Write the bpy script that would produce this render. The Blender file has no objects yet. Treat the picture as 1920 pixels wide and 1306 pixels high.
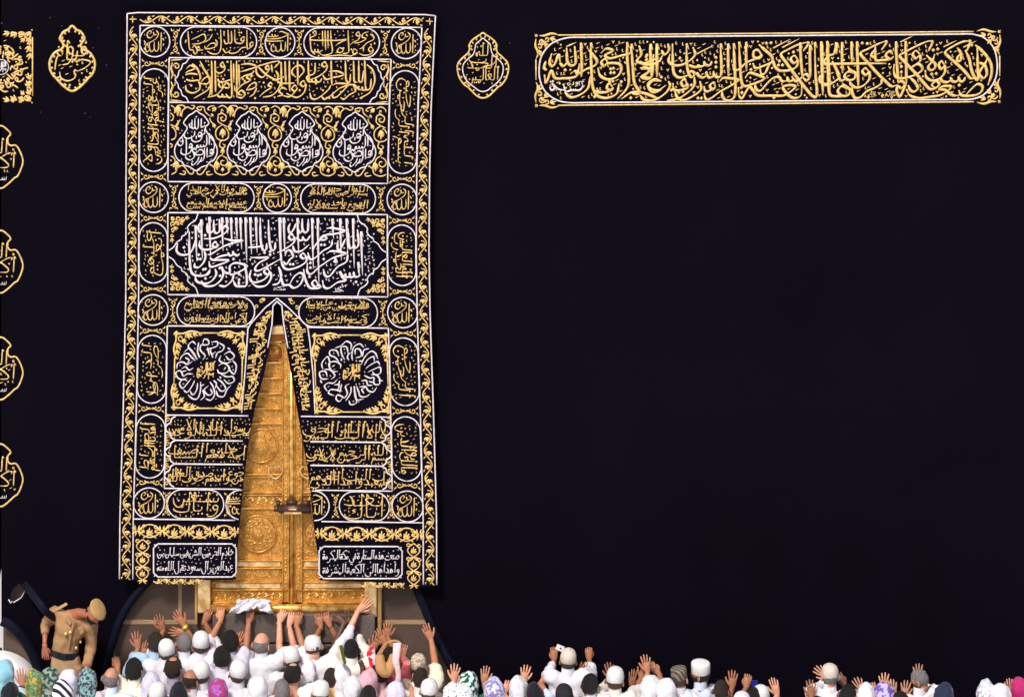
import bpy, bmesh, math, random
import numpy as np
from mathutils import Vector, Matrix, noise
from mathutils.geometry import delaunay_2d_cdt

# ------------------------------------------------------------------ camera, sky, sun, exposure
SC = bpy.context.scene
COL = SC.collection
S = 178.0                       # photograph pixels per metre on the wall
CAM = np.array([0.0, -48.0, 20.0])
GROUND = 1500.0                 # photograph row of the ground line at the wall foot
cam = bpy.data.cameras.new("camera")
cam.lens = S * 48 * 36 / 1920
cam.sensor_width = 36
cam.shift_y = ((GROUND - 653) / S - CAM[2]) / (1920 / S)
cam.clip_end = 2000
cob = bpy.data.objects.new("camera", cam)
COL.objects.link(cob)
cob.location = CAM.tolist()
cob.rotation_euler = (math.radians(90), 0, 0)
SC.camera = cob
SUN_EL, SUN_AZ = 52, 205        # sun stands high in front of the wall, to the left
w = bpy.data.worlds.new("World")
SC.world = w
w.use_nodes = True
sky = w.node_tree.nodes.new("ShaderNodeTexSky")
sky.sky_type = 'NISHITA'
sky.sun_disc = False
sky.sun_elevation = math.radians(SUN_EL)
sky.sun_rotation = math.radians(SUN_AZ)
sky.dust_density = 4.0
w.node_tree.links.new(sky.outputs[0], w.node_tree.nodes["Background"].inputs[0])
w.node_tree.nodes["Background"].inputs[1].default_value = 0.085
sl = bpy.data.lights.new("sun", 'SUN')
sl.energy = 2.3
sl.angle = math.radians(9)
sl.color = (1.0, 0.95, 0.9)
so = bpy.data.objects.new("sun", sl)
COL.objects.link(so)
_a, _e = math.radians(SUN_AZ), math.radians(SUN_EL)
sd = Vector((math.sin(_a) * math.cos(_e), math.cos(_a) * math.cos(_e), math.sin(_e)))
so.rotation_euler = sd.to_track_quat('Z', 'Y').to_euler()
so.location = (0, -30, 40)
SC.view_settings.view_transform = 'Standard'
SC.view_settings.look = 'None'
SC.view_settings.exposure = 0.55
SC.view_settings.gamma = 1

RNG = random.Random(7)

# ------------------------------------------------------------------ helpers
def P(px, py, d=0.0):
    """photograph pixel -> point on the plane standing d metres in front of the wall"""
    px = np.asarray(px, float); py = np.asarray(py, float)
    t = (48.0 - d) / 48.0
    x = (px - 960) / S * t
    z = CAM[2] + ((GROUND - py) / S - CAM[2]) * t
    y = np.zeros_like(x) - d
    return np.stack([x, y, z], -1)

def mesh_obj(name, verts, faces, mat=None, parent=None, smooth=True):
    me = bpy.data.meshes.new(name)
    me.from_pydata([tuple(v) for v in verts], [], [tuple(f) for f in faces])
    me.update()
    if smooth:
        me.polygons.foreach_set("use_smooth", [True] * len(me.polygons))
    if mat is not None:
        for m in (mat if isinstance(mat, (list, tuple)) else [mat]):
            me.materials.append(m)
    o = bpy.data.objects.new(name, me)
    COL.objects.link(o)
    if parent is not None:
        o.parent = parent
        o.matrix_parent_inverse = Matrix.Translation(-parent.location) if parent.parent is None else Matrix.Identity(4)
    return o

def empty(name, loc, label, cat, group=None):
    o = bpy.data.objects.new(name, None)
    o.empty_display_size = 0.2
    COL.objects.link(o)
    o.location = loc
    tag(o, label, cat, group)
    return o

def tag(o, label=None, cat=None, group=None, kind=None):
    if label: o["label"] = label
    if cat: o["category"] = cat
    if group: o["group"] = group
    if kind: o["kind"] = kind
    return o

MATS = {}
def mat(name, col, rough=0.8, metal=0.0, bump=0.0, bscale=40.0, var=0.0, vscale=6.0, spec=0.3, sheen=0.0, col2=None, pattern=None, pscale=60.0, col3=None):
    if name in MATS: return MATS[name]
    m = bpy.data.materials.new(name)
    m.use_nodes = True
    nt = m.node_tree
    b = nt.nodes["Principled BSDF"]
    b.inputs["Roughness"].default_value = rough
    b.inputs["Metallic"].default_value = metal
    b.inputs["Specular IOR Level"].default_value = spec
    if sheen:
        b.inputs["Sheen Weight"].default_value = sheen
        b.inputs["Sheen Roughness"].default_value = 0.4
    tc = nt.nodes.new("ShaderNodeTexCoord")
    c4 = tuple(col) + (1,)
    src = None
    if pattern:
        if pattern == 'voronoi':
            t = nt.nodes.new("ShaderNodeTexVoronoi"); t.inputs["Scale"].default_value = pscale
            out = t.outputs["Distance"]; lo, hi = 0.28, 0.36
        elif pattern == 'wave':
            t = nt.nodes.new("ShaderNodeTexWave"); t.inputs["Scale"].default_value = pscale
            t.bands_direction = 'DIAGONAL'
            t.inputs["Distortion"].default_value = 1.5; out = t.outputs["Color"]; lo, hi = 0.45, 0.55
        elif pattern == 'check':
            t = nt.nodes.new("ShaderNodeTexChecker"); t.inputs["Scale"].default_value = pscale
            out = t.outputs["Fac"]; lo, hi = 0.4, 0.6
        else:
            t = nt.nodes.new("ShaderNodeTexNoise"); t.inputs["Scale"].default_value = pscale
            t.inputs["Detail"].default_value = 1.5; out = t.outputs["Fac"]; lo, hi = 0.48, 0.53
        nt.links.new(tc.outputs["Object"], t.inputs["Vector"])
        r = nt.nodes.new("ShaderNodeValToRGB")
        r.color_ramp.elements[0].position = lo; r.color_ramp.elements[1].position = hi
        r.color_ramp.elements[0].color = c4
        r.color_ramp.elements[1].color = tuple(col2) + (1,)
        if col3:
            e = r.color_ramp.elements.new(min(0.95, hi + 0.06)); e.color = tuple(col3) + (1,)
        nt.links.new(out, r.inputs[0])
        src = r.outputs[0]
    if var > 0:
        n = nt.nodes.new("ShaderNodeTexNoise"); n.inputs["Scale"].default_value = vscale
        n.inputs["Detail"].default_value = 5
        nt.links.new(tc.outputs["Object"], n.inputs["Vector"])
        mr = nt.nodes.new("ShaderNodeMapRange")
        mr.inputs[1].default_value = 0.3; mr.inputs[2].default_value = 0.7
        mr.inputs[3].default_value = 1 - var; mr.inputs[4].default_value = 1 + var
        nt.links.new(n.outputs["Fac"], mr.inputs[0])
        mx = nt.nodes.new("ShaderNodeVectorMath"); mx.operation = 'SCALE'
        if src is None:
            rgb = nt.nodes.new("ShaderNodeRGB"); rgb.outputs[0].default_value = c4; src = rgb.outputs[0]
        nt.links.new(src, mx.inputs[0]); nt.links.new(mr.outputs[0], mx.inputs["Scale"])
        src = mx.outputs[0]
    if src is None: b.inputs["Base Color"].default_value = c4
    else: nt.links.new(src, b.inputs["Base Color"])
    if bump > 0:
        n2 = nt.nodes.new("ShaderNodeTexNoise"); n2.inputs["Scale"].default_value = bscale
        n2.inputs["Detail"].default_value = 4
        nt.links.new(tc.outputs["Object"], n2.inputs["Vector"])
        bp = nt.nodes.new("ShaderNodeBump"); bp.inputs["Strength"].default_value = bump
        bp.inputs["Distance"].default_value = 0.02
        nt.links.new(n2.outputs["Fac"], bp.inputs["Height"])
        nt.links.new(bp.outputs[0], b.inputs["Normal"])
    MATS[name] = m
    return m

GOLD = mat("gold_thread", (0.86, 0.58, 0.20), 0.42, 0.3, 0.5, 150, 0.25, 30, 0.5)
SILVER = mat("silver_thread", (0.80, 0.72, 0.73), 0.6, 0.1, 0.5, 150, 0.2, 30, 0.4)
KISWA = mat("black_silk", (0.0028, 0.0020, 0.0054), 0.8, 0, 0.4, 40, 0.2, 0.6, 0.03)
CURT = mat("curtain_silk", (0.0032, 0.0023, 0.0075), 0.8, 0, 0.2, 120, 0.2, 2.0, 0.04)
HEM = mat("blue_black_lining", (0.0045, 0.0050, 0.015), 0.7, 0, 0.3, 30, 0.35, 3.0, 0.1)

# ------------------------------------------------------------------ embroidery: raised strokes of thread
def smooth_pts(pts, closed=False, n=5):
    p = np.asarray(pts, float)
    if len(p) < 3 and not closed:
        t = np.linspace(0, 1, 4)[:, None]
        return p[0] * (1 - t) + p[-1] * t
    q = np.vstack([p[-1:], p, p[:2]]) if closed else np.vstack([2 * p[0] - p[1], p, 2 * p[-1] - p[-2]])
    out = []
    m = len(q) - 3
    for i in range(m):
        a, b, c, d = q[i:i + 4]
        t = np.linspace(0, 1, n, endpoint=False)[:, None]
        out.append(0.5 * (2 * b + (c - a) * t + (2 * a - 5 * b + 4 * c - d) * t ** 2 + (3 * b - a - 3 * c + d) * t ** 3))
    if not closed: out.append(q[-2:-1])
    return np.vstack(out)

class Ink:
    """collects strokes drawn in photograph pixels on a cloth, builds them as one raised mesh"""
    def __init__(s, clip=None):
        s.V = []; s.H = []; s.F = []; s.n = 0; s.clip = clip; s.cells = set(); s.k = 0
    def mark(s, pts, c=3.0):
        for x, y in pts:
            s.cells.add((int(x // c), int(y // c)))
    def line(s, pts, w, prof='flat', closed=False, n=5, sm=True, nib=None, rel=0.36):
        p = smooth_pts(pts, closed, n) if sm else np.asarray(pts, float)
        if closed: p = np.vstack([p, p[:1]])
        if len(p) < 2: return
        s.mark(p)
        if s.clip is not None:
            ok = [s.clip(x, y) for x, y in p]
            runs = []; cur = []
            for q, o in zip(p, ok):
                if o: cur.append(q)
                else:
                    if len(cur) > 1: runs.append(np.array(cur))
                    cur = []
            if len(cur) > 1: runs.append(np.array(cur))
            if len(runs) == 1 and len(runs[0]) == len(p): pass
            else:
                for r in runs: s._rib(r, w, 'flat', False, nib, rel)
                return
        s._rib(p, w, prof, closed, nib, rel)
    def _rib(s, p, w, prof, closed, nib, rel):
        t = np.gradient(p, axis=0)
        if closed:
            t[0] = t[-1] = (p[1] - p[-2]) / 2
        l = np.hypot(t[:, 0], t[:, 1]); l[l == 0] = 1
        t = t / l[:, None]
        nrm = np.stack([-t[:, 1], t[:, 0]], -1)
        m = len(p)
        u = np.linspace(0, 1, m)
        hw = np.full(m, w / 2.0)
        if prof == 'leaf': hw = hw * np.clip(np.sin(math.pi * (u * 0.94 + 0.03)) ** 0.75, 0.08, 1)
        elif prof == 'taper': hw = hw * np.clip(1 - u ** 2 * 0.75, 0.2, 1)
        elif prof == 'pen': hw = hw * np.clip(np.minimum(u, 1 - u) * 9, 0.55, 1)
        if nib is not None:
            cr = np.abs(t[:, 0] * (-math.sin(nib)) - t[:, 1] * math.cos(nib))
            hw = hw * (0.52 + 0.56 * cr)
        s.k += 1
        lift = (s.k % 7) * 0.0004
        h = hw / S * rel * 2
        a = p + nrm * hw[:, None]; b = p - nrm * hw[:, None]
        a2 = p + nrm * hw[:, None] * .6; b2 = p - nrm * hw[:, None] * .6
        s.V.append(np.stack([a, a2, b2, b], 1).reshape(-1, 2))
        s.H.append(np.stack([h * 0 - .002, h + lift, h + lift, h * 0 - .002], 1).reshape(-1))
        i = s.n
        for k in range(m - 1):
            q = i + 4 * k
            for j in range(3):
                s.F.append((q + j, q + j + 1, q + j + 5, q + j + 4))
        if not closed:
            s.F.append((i + 3, i + 2, i + 1, i)); q = i + 4 * (m - 1); s.F.append((q, q + 1, q + 2, q + 3))
        s.n += 4 * m
    def dot(s, x, y, r):
        s.line([(x - r * .75, y + r * .75), (x + r * .75, y - r * .75)], r * 2.1, sm=False)
    def build(s, name, m, parent, depth, base=0.004, wrap=None):
        if not s.V: return None
        v = np.vstack(s.V); h = np.concatenate(s.H)
        d = depth(v[:, 0], v[:, 1]) + base + h
        p = P(v[:, 0], v[:, 1], 0.0)
        t = (48.0 - d) / 48.0
        p = CAM + (p - CAM) * t[:, None]
        if wrap is not None: p = wrap(p)
        return mesh_obj(name, p, s.F, m, parent)

def spiral(cx, cy, r, turns, a0, ccw=1, r1=0.25, n=None):
    n = n or int(9 * turns) + 4
    u = np.linspace(0, 1, n)
    a = a0 + ccw * u * turns * 2 * math.pi
    rr = r * (1 - u * (1 - r1))
    return np.stack([cx + rr * np.cos(a), cy + rr * np.sin(a)], -1)

def leafcluster(ink, x, y, ang, L, n=3, spread=0.8, w=None, f=None):
    for i in range(n):
        a = ang + (i - (n - 1) / 2) * spread
        l = L * (1 - 0.22 * abs(i - (n - 1) / 2))
        p = [(x, y), (x + math.cos(a) * l * .5 + math.sin(a) * l * .06, y + math.sin(a) * l * .5), (x + math.cos(a) * l, y + math.sin(a) * l)]
        if f: p = [f(*q) for q in p]
        ink.line(p, w or max(1.8, L * .27), 'leaf')

def vine(ink, a, b, amp, period, w, f=lambda x, y: (x, y), flip=1):
    """running scroll between canonical points a and b"""
    a = np.array(a, float); b = np.array(b, float)
    L = np.hypot(*(b - a)); t = (b - a) / L; nrm = np.array([-t[1], t[0]])
    k = max(1, round(L / period)); per = L / k
    F = lambda s_, o: f(*(a + t * s_ + nrm * o * flip))
    n = k * 12 + 1
    ss = np.linspace(0, L, n)
    ink.line([F(s_, amp * .82 * math.sin(2 * math.pi * s_ / per)) for s_ in ss], w, n=2)
    for i in range(2 * k):
        c = (i + .5) * per / 2
        sg = 1 if i % 2 == 0 else -1
        # curl inside the loop of the wave
        sp = spiral(0, 0, amp * .92, .85, math.pi * .9, -sg)
        ink.line([F(c + q[0] * .95 + per * .05, sg * amp * -.12 + sg * abs(1) * q[1] * sg * .95) for q in sp], w * .85, 'taper', n=3)
        # leaf
        for da, l in ((-.7, .85), (.15, 1.05), (1.0, .85)):
            o = (c + per * .02, -sg * amp * .25)
            q = [o, (o[0] + math.cos(da) * amp * l * .5, o[1] + sg * math.sin(da) * amp * l * .5), (o[0] + math.cos(da) * amp * l, o[1] + sg * math.sin(da) * amp * l)]
            ink.line([F(*z) for z in q], w * 2.0, 'leaf', n=3)
        for s2, o2, s3, o3 in ((per * .17, -sg * .75, per * .27, -sg * 1.0), (per * .2, sg * .5, per * .3, sg * .98)):
            ink.line([F(c + s2, o2 * amp), F(c + (s2 + s3) / 2, (o2 + o3) / 2 * amp + amp * .1), F(c + s3, o3 * amp)], w * 1.1, 'leaf', n=3)
# ------------------------------------------------------------------ a broad-pen hand for the Arabic inscriptions
# every form: (strokes, advance, dot anchor x); y up, pen travels to the left from x = 0
def _bowl(x, y0=0.2, w=5.4, d=3.2):
    return [(x, y0), (x - .25, y0 - d * .55), (x - w * .28, y0 - d * .95), (x - w * .62, y0 - d), (x - w * .92, y0 - d * .55), (x - w, y0 + .5)]
T = 10.0
G = {}
G['alif'] = {'s': ([[(0.1, T), (-.1, T * .5), (-.35, 0)], [(.9, T - 1.5), (.1, T)]], 1.5, -.2),
             'f': ([[(0, 0), (-.8, .05), (-1.15, .9), (-1.1, T * .6), (-1.0, T)], [(-1.0, T), (-.2, T - 1.5)]], 1.9, -1.1)}
G['beh'] = {'i': ([[(-.2, 2.1), (-.5, .5), (-1.3, 0), (-2.3, 0)]], 2.3, -.9),
            'm': ([[(0, 0), (-2.2, 0)], [(-.9, 1.6), (-1.2, .1)]], 2.2, -1.1),
            'f': ([[(0, 0), (-1.4, -.7), (-3.8, -.95), (-6.1, -.4), (-6.8, 1.1)]], 7.4, -3.6),
            's': ([[(-.1, 1.7), (-.5, 0), (-2, -.8), (-4.4, -.9), (-6.4, -.2), (-7, 1.2)]], 7.6, -3.8)}
G['noon'] = {'i': G['beh']['i'], 'm': G['beh']['m'],
             'f': ([[(0, 0), (-.7, .1), (-1.0, 1.2)], _bowl(-1.0, 1.2, 5.0, 4.0)], 6.6, -3.4),
             's': ([_bowl(-.2, 1.6, 5.2, 4.2)], 6.2, -2.9)}
G['yeh'] = {'i': G['beh']['i'], 'm': G['beh']['m'],
            'f': ([[(0, 0), (-.9, .4), (-1.0, -.6), (-.6, -1.4), (-1.4, -2.6), (-3.6, -3.2), (-5.8, -2.2), (-6.2, -.2)]], 6.6, -3.4),
            's': ([[(-1.4, 2.6), (-2.2, 1.5), (-1.2, .3), (-.5, -.6), (-1.4, -2.2), (-3.8, -2.9), (-6, -1.9), (-6.5, .2)]], 6.9, -3.6)}
G['jeem'] = {'i': ([[(-4.1, 3.1), (-3, 3.9), (.1, 3.0), (-2.0, 1.0), (-4.6, 0)]], 4.6, -2.2),
             'm': ([[(0, 0), (-1.0, .2), (-.2, 2.6)], [(-4.0, 3.0), (-3, 3.6), (.1, 2.8), (-2.2, .8), (-4.6, 0)]], 4.6, -2.2),
             'f': ([[(0, 0), (-.4, 2.2)], [(-4, 2.6), (-2.8, 3.2), (0, 2.4), (-2.9, .4), (-4, -2.4), (-2.8, -4.6), (0, -4.8)]], 4.9, -1.8),
             's': ([[(-4, 2.9), (-2.8, 3.5), (0, 2.7), (-2.9, .6), (-4, -2.4), (-2.8, -4.6), (0, -4.8)]], 4.9, -1.8)}
G['dal'] = {'s': ([[(-1.6, 4.2), (-.6, 2.4), (-.2, .8), (-1.4, 0), (-3.6, .5)]], 3.9, -1.2),
            'f': ([[(0, 0), (-1.0, .2), (-1.7, 3.9)], [(-2.3, 4.2), (-1.2, 2.2), (-.9, .8), (-2, 0), (-4, .5)]], 4.2, -1.6)}
G['reh'] = {'s': ([[(-.1, 1.9), (-.3, .2), (-1.3, -1.9), (-3.2, -3.0), (-4.6, -2.7)]], 3.2, -1.1),
            'f': ([[(0, 0), (-.5, .2), (-.9, -.6), (-1.8, -2.3), (-3.6, -3.1), (-5, -2.7)]], 3.5, -1.3)}
_teeth = [[(-.1, 2.0), (-.4, .3), (-1.1, 0), (-1.8, .1), (-1.9, 1.4)], [(-1.9, 1.4), (-2.1, .2), (-2.8, 0), (-3.5, .1), (-3.6, 1.5)], [(-3.6, 1.5), (-3.8, .2), (-4.6, 0), (-5.6, 0)]]
G['seen'] = {'i': (_teeth, 5.6, -2.6), 'm': ([[(0, 0), (-.2, .1)]] + _teeth, 5.6, -2.6),
             'f': (_teeth[:2] + [_bowl(-3.6, 1.4, 5.2, 4.0)], 9.2, -2.6), 's': (_teeth[:2] + [_bowl(-3.6, 1.4, 5.2, 4.0)], 9.2, -2.6)}
_sad = [[(-4.6, .1), (-3.4, 1.8), (-1.7, 3.0), (-.4, 2.5), (-.4, 1.0), (-1.9, .1), (-4.8, 0)]]
G['sad'] = {'i': (_sad + [[(-5.0, 1.4), (-5.3, .1), (-6.2, 0)]], 6.2, -2.2), 'm': (_sad + [[(-5.0, 1.4), (-5.3, .1), (-6.2, 0)]], 6.2, -2.2),
            'f': (_sad + [_bowl(-4.8, 1.2, 5.2, 4.0)], 10.4, -2.2), 's': (_sad + [_bowl(-4.8, 1.2, 5.2, 4.0)], 10.4, -2.2)}
_tah = _sad + [[(-3.4, T * .95), (-3.6, T * .5), (-3.8, .6)]]
G['tah'] = {k: (_tah, 5.0, -1.2) for k in 'imfs'}
_ain = [(-.2, 4.1), (-1.4, 4.7), (-2.8, 3.9), (-2.8, 2.4), (-1.6, 1.6), (.2, 2.0)]
G['ain'] = {'i': ([_ain, [(-1.6, 1.6), (-2.9, .5), (-4.2, 0)]], 4.2, -1.4),
            'm': ([[(0, 0), (-1.2, .4), (-2.9, 2.6), (-1.6, 3.1), (-.4, 2.5), (-1.6, .8), (-3.4, 0)]], 3.4, -1.6),
            'f': ([[(0, 0), (-1.2, .4), (-2.7, 2.4), (-1.5, 2.9), (-.4, 2.3), (-2.2, .3), (-3.4, -2), (-2.4, -4.2), (.2, -4.6)]], 4.2, -1.6),
            's': ([_ain, [(-1.6, 1.6), (-3.2, -.4), (-3.4, -2.4), (-2.4, -4.2), (.2, -4.6)]], 4.2, -1.4)}
_lp = [(-1.9, .3), (-.6, .9), (-.4, 2.2), (-1.3, 2.9), (-2.2, 2.3), (-1.9, .9), (-.6, .6)]
G['feh'] = {'i': ([_lp, [(-.6, .8), (-1.4, .1), (-2.8, 0)]], 2.8, -1.3), 'm': ([[(0, 0), (-2.9, 0)], _lp], 2.9, -1.4),
            'f': ([_lp, [(0, 0), (-1.5, -.6), (-4.4, -1.0), (-6.6, -.4), (-7.2, 1.2)]], 7.6, -1.3), 's': ([_lp, [(-.5, 1.4), (-1.5, -.4), (-4.4, -1.0), (-6.6, -.4), (-7.2, 1.2)]], 7.6, -1.3)}
G['qaf'] = {'i': G['feh']['i'], 'm': G['feh']['m'], 'f': ([_lp, _bowl(-.5, 1.6, 5.4, 4.6)], 6.4, -1.3), 's': ([_lp, _bowl(-.5, 1.6, 5.4, 4.6)], 6.4, -1.3)}
G['waw'] = {'s': ([_lp, [(-.45, 1.9), (-.7, -.4), (-2.2, -2.4), (-4.4, -2.9)]], 3.4, -1.3), 'f': ([_lp, [(0, 0), (-.6, .3)], [(-.45, 1.9), (-.7, -.4), (-2.2, -2.4), (-4.4, -2.9)]], 3.4, -1.3)}
_kaf = [[(1.4, T * .93), (-.6, T * .9), (-3.0, T * .72), (-4.0, T * .6), (-2.6, T * .43), (-.6, 1.9), (-.7, .5), (-2.0, 0), (-4.2, 0)], [(1.4, T * .93), (.8, T * .74)]]
G['kaf'] = {'i': (_kaf, 4.0, -1.5), 'm': (_kaf + [[(0, 0), (-1, .1)]], 4.0, -1.5),
            'f': ([[(0, 0), (-.9, .1)], [(-.8, T), (-1.0, 1.2), (-1.8, -.4), (-4.2, -.8), (-6.4, 0), (-6.7, 1.2)], [(-2.6, 3.0), (-3.8, 2.6), (-2.9, 2.0), (-4.0, 1.4)], [(-.8, T), (.1, T - 1.5)]], 7.2, -3),
            's': ([[(-.2, T), (-.4, 1.2), (-1.2, -.4), (-3.8, -.8), (-6, 0), (-6.4, 1.2)], [(-2.3, 3.0), (-3.5, 2.6), (-2.6, 2.0), (-3.7, 1.4)], [(-.2, T), (.7, T - 1.5)]], 6.9, -3)}
G['lam'] = {'i': ([[(-.2, T), (-.35, T * .4), (-.6, .7), (-1.3, 0), (-2.3, 0)], [(-.2, T), (.7, T - 1.5)]], 2.3, -.3),
            'm': ([[(0, 0), (-.7, .05), (-2.2, 0)], [(-1.0, T), (-1.1, T * .5), (-1.2, .1)], [(-1.0, T), (-.1, T - 1.5)]], 2.2, -1),
            'f': ([[(0, 0), (-.8, .1)], [(-1.0, T), (-1.05, T * .5), (-1.1, .6)], _bowl(-1.1, .6, 5.0, 3.6), [(-1.0, T), (-.1, T - 1.5)]], 6.4, -3),
            's': ([[(-.2, T), (-.25, T * .5), (-.3, .6)], _bowl(-.3, .6, 5.0, 3.6), [(-.2, T), (.7, T - 1.5)]], 5.8, -3)}
_mm = [(-.2, .3), (-.5, 1.5), (-1.5, 2.0), (-2.3, 1.2), (-1.6, .2), (-.6, 0)]
G['meem'] = {'i': ([_mm, [(-1.2, .1), (-3.0, 0)]], 3.0, -1.2), 'm': ([[(0, 0), (-2.8, 0)], [(-.4, 0), (-.5, -1.2), (-1.6, -1.4), (-2.0, -.2)]], 2.8, -1.2),
             'f': ([[(0, 0), (-.6, .3)], _mm, [(-1.6, .3), (-2.4, -.8), (-2.9, -2.8), (-3.1, -4.6)]], 3.6, -1.3), 's': ([_mm, [(-1.6, .3), (-2.4, -.8), (-2.9, -2.8), (-3.1, -4.6)]], 3.6, -1.3)}
_he = [(-.1, .2), (-.6, 1.9), (-2.2, 3.3), (-3.0, 1.6), (-2.0, .1), (-.9, 1.0), (-1.4, 2.2), (-2.6, 1.0), (-3.0, .1), (-3.9, 0)]
G['heh'] = {'i': ([_he], 3.9, -1.5), 'm': ([[(0, 0), (-.3, .1)], _he], 3.9, -1.5),
            'f': ([[(0, 0), (-.9, .2), (-1.2, 2.6), (-2.3, 1.4), (-2.6, -.6), (-3.1, .8), (-3.0, 2.0)]], 3.5, -1.8),
            's': ([[(-1.0, 3.4), (-.6, 2.0), (-.5, .7), (-1.4, .1), (-2.4, .7), (-2.2, 2.0), (-1.0, 3.0)]], 3.1, -1.3)}
G['lamalif'] = {'s': ([[(-3.0, T), (-2.0, T * .5), (-.2, 1.0), (-.6, .1), (-2.2, 0), (-3.0, .6), (-1.2, T * .45), (.4, T * .92)], [(-3, T), (-3.7, T - 1.6)]], 4.4, -1.2),
                'f': ([[(0, 0), (-.8, .1), (-3.4, T)], [(-3.8, .2), (-2.2, T * .4), (-.4, T * .9)], [(-.8, .1), (-3.8, .2)]], 4.4, -1.6)}
G['hamza'] = {'s': ([[(-.3, 2.0), (-1.2, 2.4), (-1.5, 1.6), (-.4, 1.2)], [(-.2, 1.3), (-1.7, .8)]], 2.0, -1)}
# letter -> (shape, dots, side, hamza?)   side 1 above, -1 below
LET = {'ا': ('alif', 0, 1), 'أ': ('alif', 9, 1), 'إ': ('alif', 9, -1), 'آ': ('alif', 8, 1), 'ب': ('beh', 1, -1), 'ت': ('beh', 2, 1), 'ث': ('beh', 3, 1),
       'ج': ('jeem', 1, -1), 'ح': ('jeem', 0, 1), 'خ': ('jeem', 1, 1), 'د': ('dal', 0, 1), 'ذ': ('dal', 1, 1), 'ر': ('reh', 0, 1), 'ز': ('reh', 1, 1),
       'س': ('seen', 0, 1), 'ش': ('seen', 3, 1), 'ص': ('sad', 0, 1), 'ض': ('sad', 1, 1), 'ط': ('tah', 0, 1), 'ظ': ('tah', 1, 1), 'ع': ('ain', 0, 1),
       'غ': ('ain', 1, 1), 'ف': ('feh', 1, 1), 'ق': ('qaf', 2, 1), 'ك': ('kaf', 0, 1), 'ل': ('lam', 0, 1), 'م': ('meem', 0, 1), 'ن': ('noon', 1, 1),
       'ه': ('heh', 0, 1), 'ة': ('heh', 2, 1), 'و': ('waw', 0, 1), 'ؤ': ('waw', 9, 1), 'ي': ('yeh', 2, -1), 'ى': ('yeh', 0, 1), 'ئ': ('yeh', 9, 1), 'ء': ('hamza', 0, 1)}
NOJOIN = set('اأإآدذرزوؤءةى')
def shape_word(word, tall=1.0):
    """strokes and dots of one word, right edge at x = 0; returns strokes, dots, marks, width"""
    out, dots, marks = [], [], []
    x = 0.0
    prev = False
    i = 0
    while i < len(word):
        c = word[i]
        if c not in LET: i += 1; continue
        sh, nd, side = LET[c]
        last = i == len(word) - 1
        if c == 'ل' and i + 1 < len(word) and word[i + 1] in 'اأإآ':
            form = 'f' if prev else 's'; sh = 'lamalif'
            nd = LET[word[i + 1]][1]; side = LET[word[i + 1]][2]; i += 1; nxt = False
        else:
            nxt = (not last) and c not in NOJOIN and word[i + 1] != 'ء'
            form = ('m' if prev else 'i') if nxt else ('f' if prev else 's')
        g = G[sh]
        if form not in g: form = {'i': 's', 'm': 'f'}.get(form, 's')
        if form not in g: form = 's'
        st, adv, ax = g[form]
        if not prev and x < 0: x -= .7
        for s_ in st:
            out.append([(x + p[0], p[1] if p[1] < 3.4 else 3.4 + (p[1] - 3.4) * tall) for p in s_])
        ytop = max(p[1] for s_ in st for p in s_); ybot = min(p[1] for s_ in st for p in s_)
        if 0 < nd < 8:
            y = (ytop + 1.3) if side > 0 else (min(ybot, 0) - 1.4)
            if sh in ('noon', ) and form in 'fs': y = .3
            if sh == 'jeem' and side < 0 and form in 'fs': y = -1.6
            if sh == 'tah': y = 4.2
            xs = {1: [0], 2: [-.75, .75], 3: [-.8, .8, 0]}[nd]
            for k, dx in enumerate(xs):
                dots.append((x + ax + dx, y + (1.3 * side if nd == 3 and k == 2 else 0)))
        elif nd == 9:
            y = (3.4 + (ytop - 3.4) * tall + .6) if side > 0 else -2.4
            if ytop < 5: y = ytop + .8
            marks.append((x + ax, y))
        x -= adv
        prev = nxt
        i += 1
    if word in ('الله', 'لله', 'والله'):
        marks.append((x * .55, 5.6))
    return out, dots, marks, -x

def fit_words(words, tiers=2, tall=1.0, gap=1.0):
    """lays words right to left, on two staggered lines when tiers == 2; returns strokes, dots, marks in font units"""
    S_, D_, M_ = [], [], []
    rows = [[], []] if tiers == 2 else [words]
    if tiers == 2:
        for i, wd in enumerate(words): rows[i % 2].append(wd)
    W = []
    shaped = []
    for r, row in enumerate(rows):
        x = 0; items = []
        for wd in row:
            tl = tall if r == 0 else tall * .72
            st, dt, mk, wdt = shape_word(wd, tl)
            items.append((x, st, dt, mk)); x -= wdt + gap
        shaped.append(items); W.append(-x)
    full = max(W)
    for r, items in enumerate(shaped):
        k = full / W[r] if W[r] > full * .45 else 1.0
        off = 0 if W[r] > full * .45 else -(full - W[r]) * .4
        dy = 0 if r == 0 else 4.6
        for x, st, dt, mk in items:
            f = lambda p: ((p[0] + x) * k + off, p[1] + dy)
            S_ += [[f(p) for p in s_] for s_ in st]
            D_ += [f(p) for p in dt]; M_ += [f(p) for p in mk]
    return S_, D_, M_

def hamza_mark(ink, q, sx, w):
    x, y = q
    ink.line([(x + sx * .5, y - sx * 1.1), (x - sx * .5, y - sx * 1.3), (x - sx * .6, y - sx * .4), (x + sx * .6, y - sx * .2)], w * .6, n=3)

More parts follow.
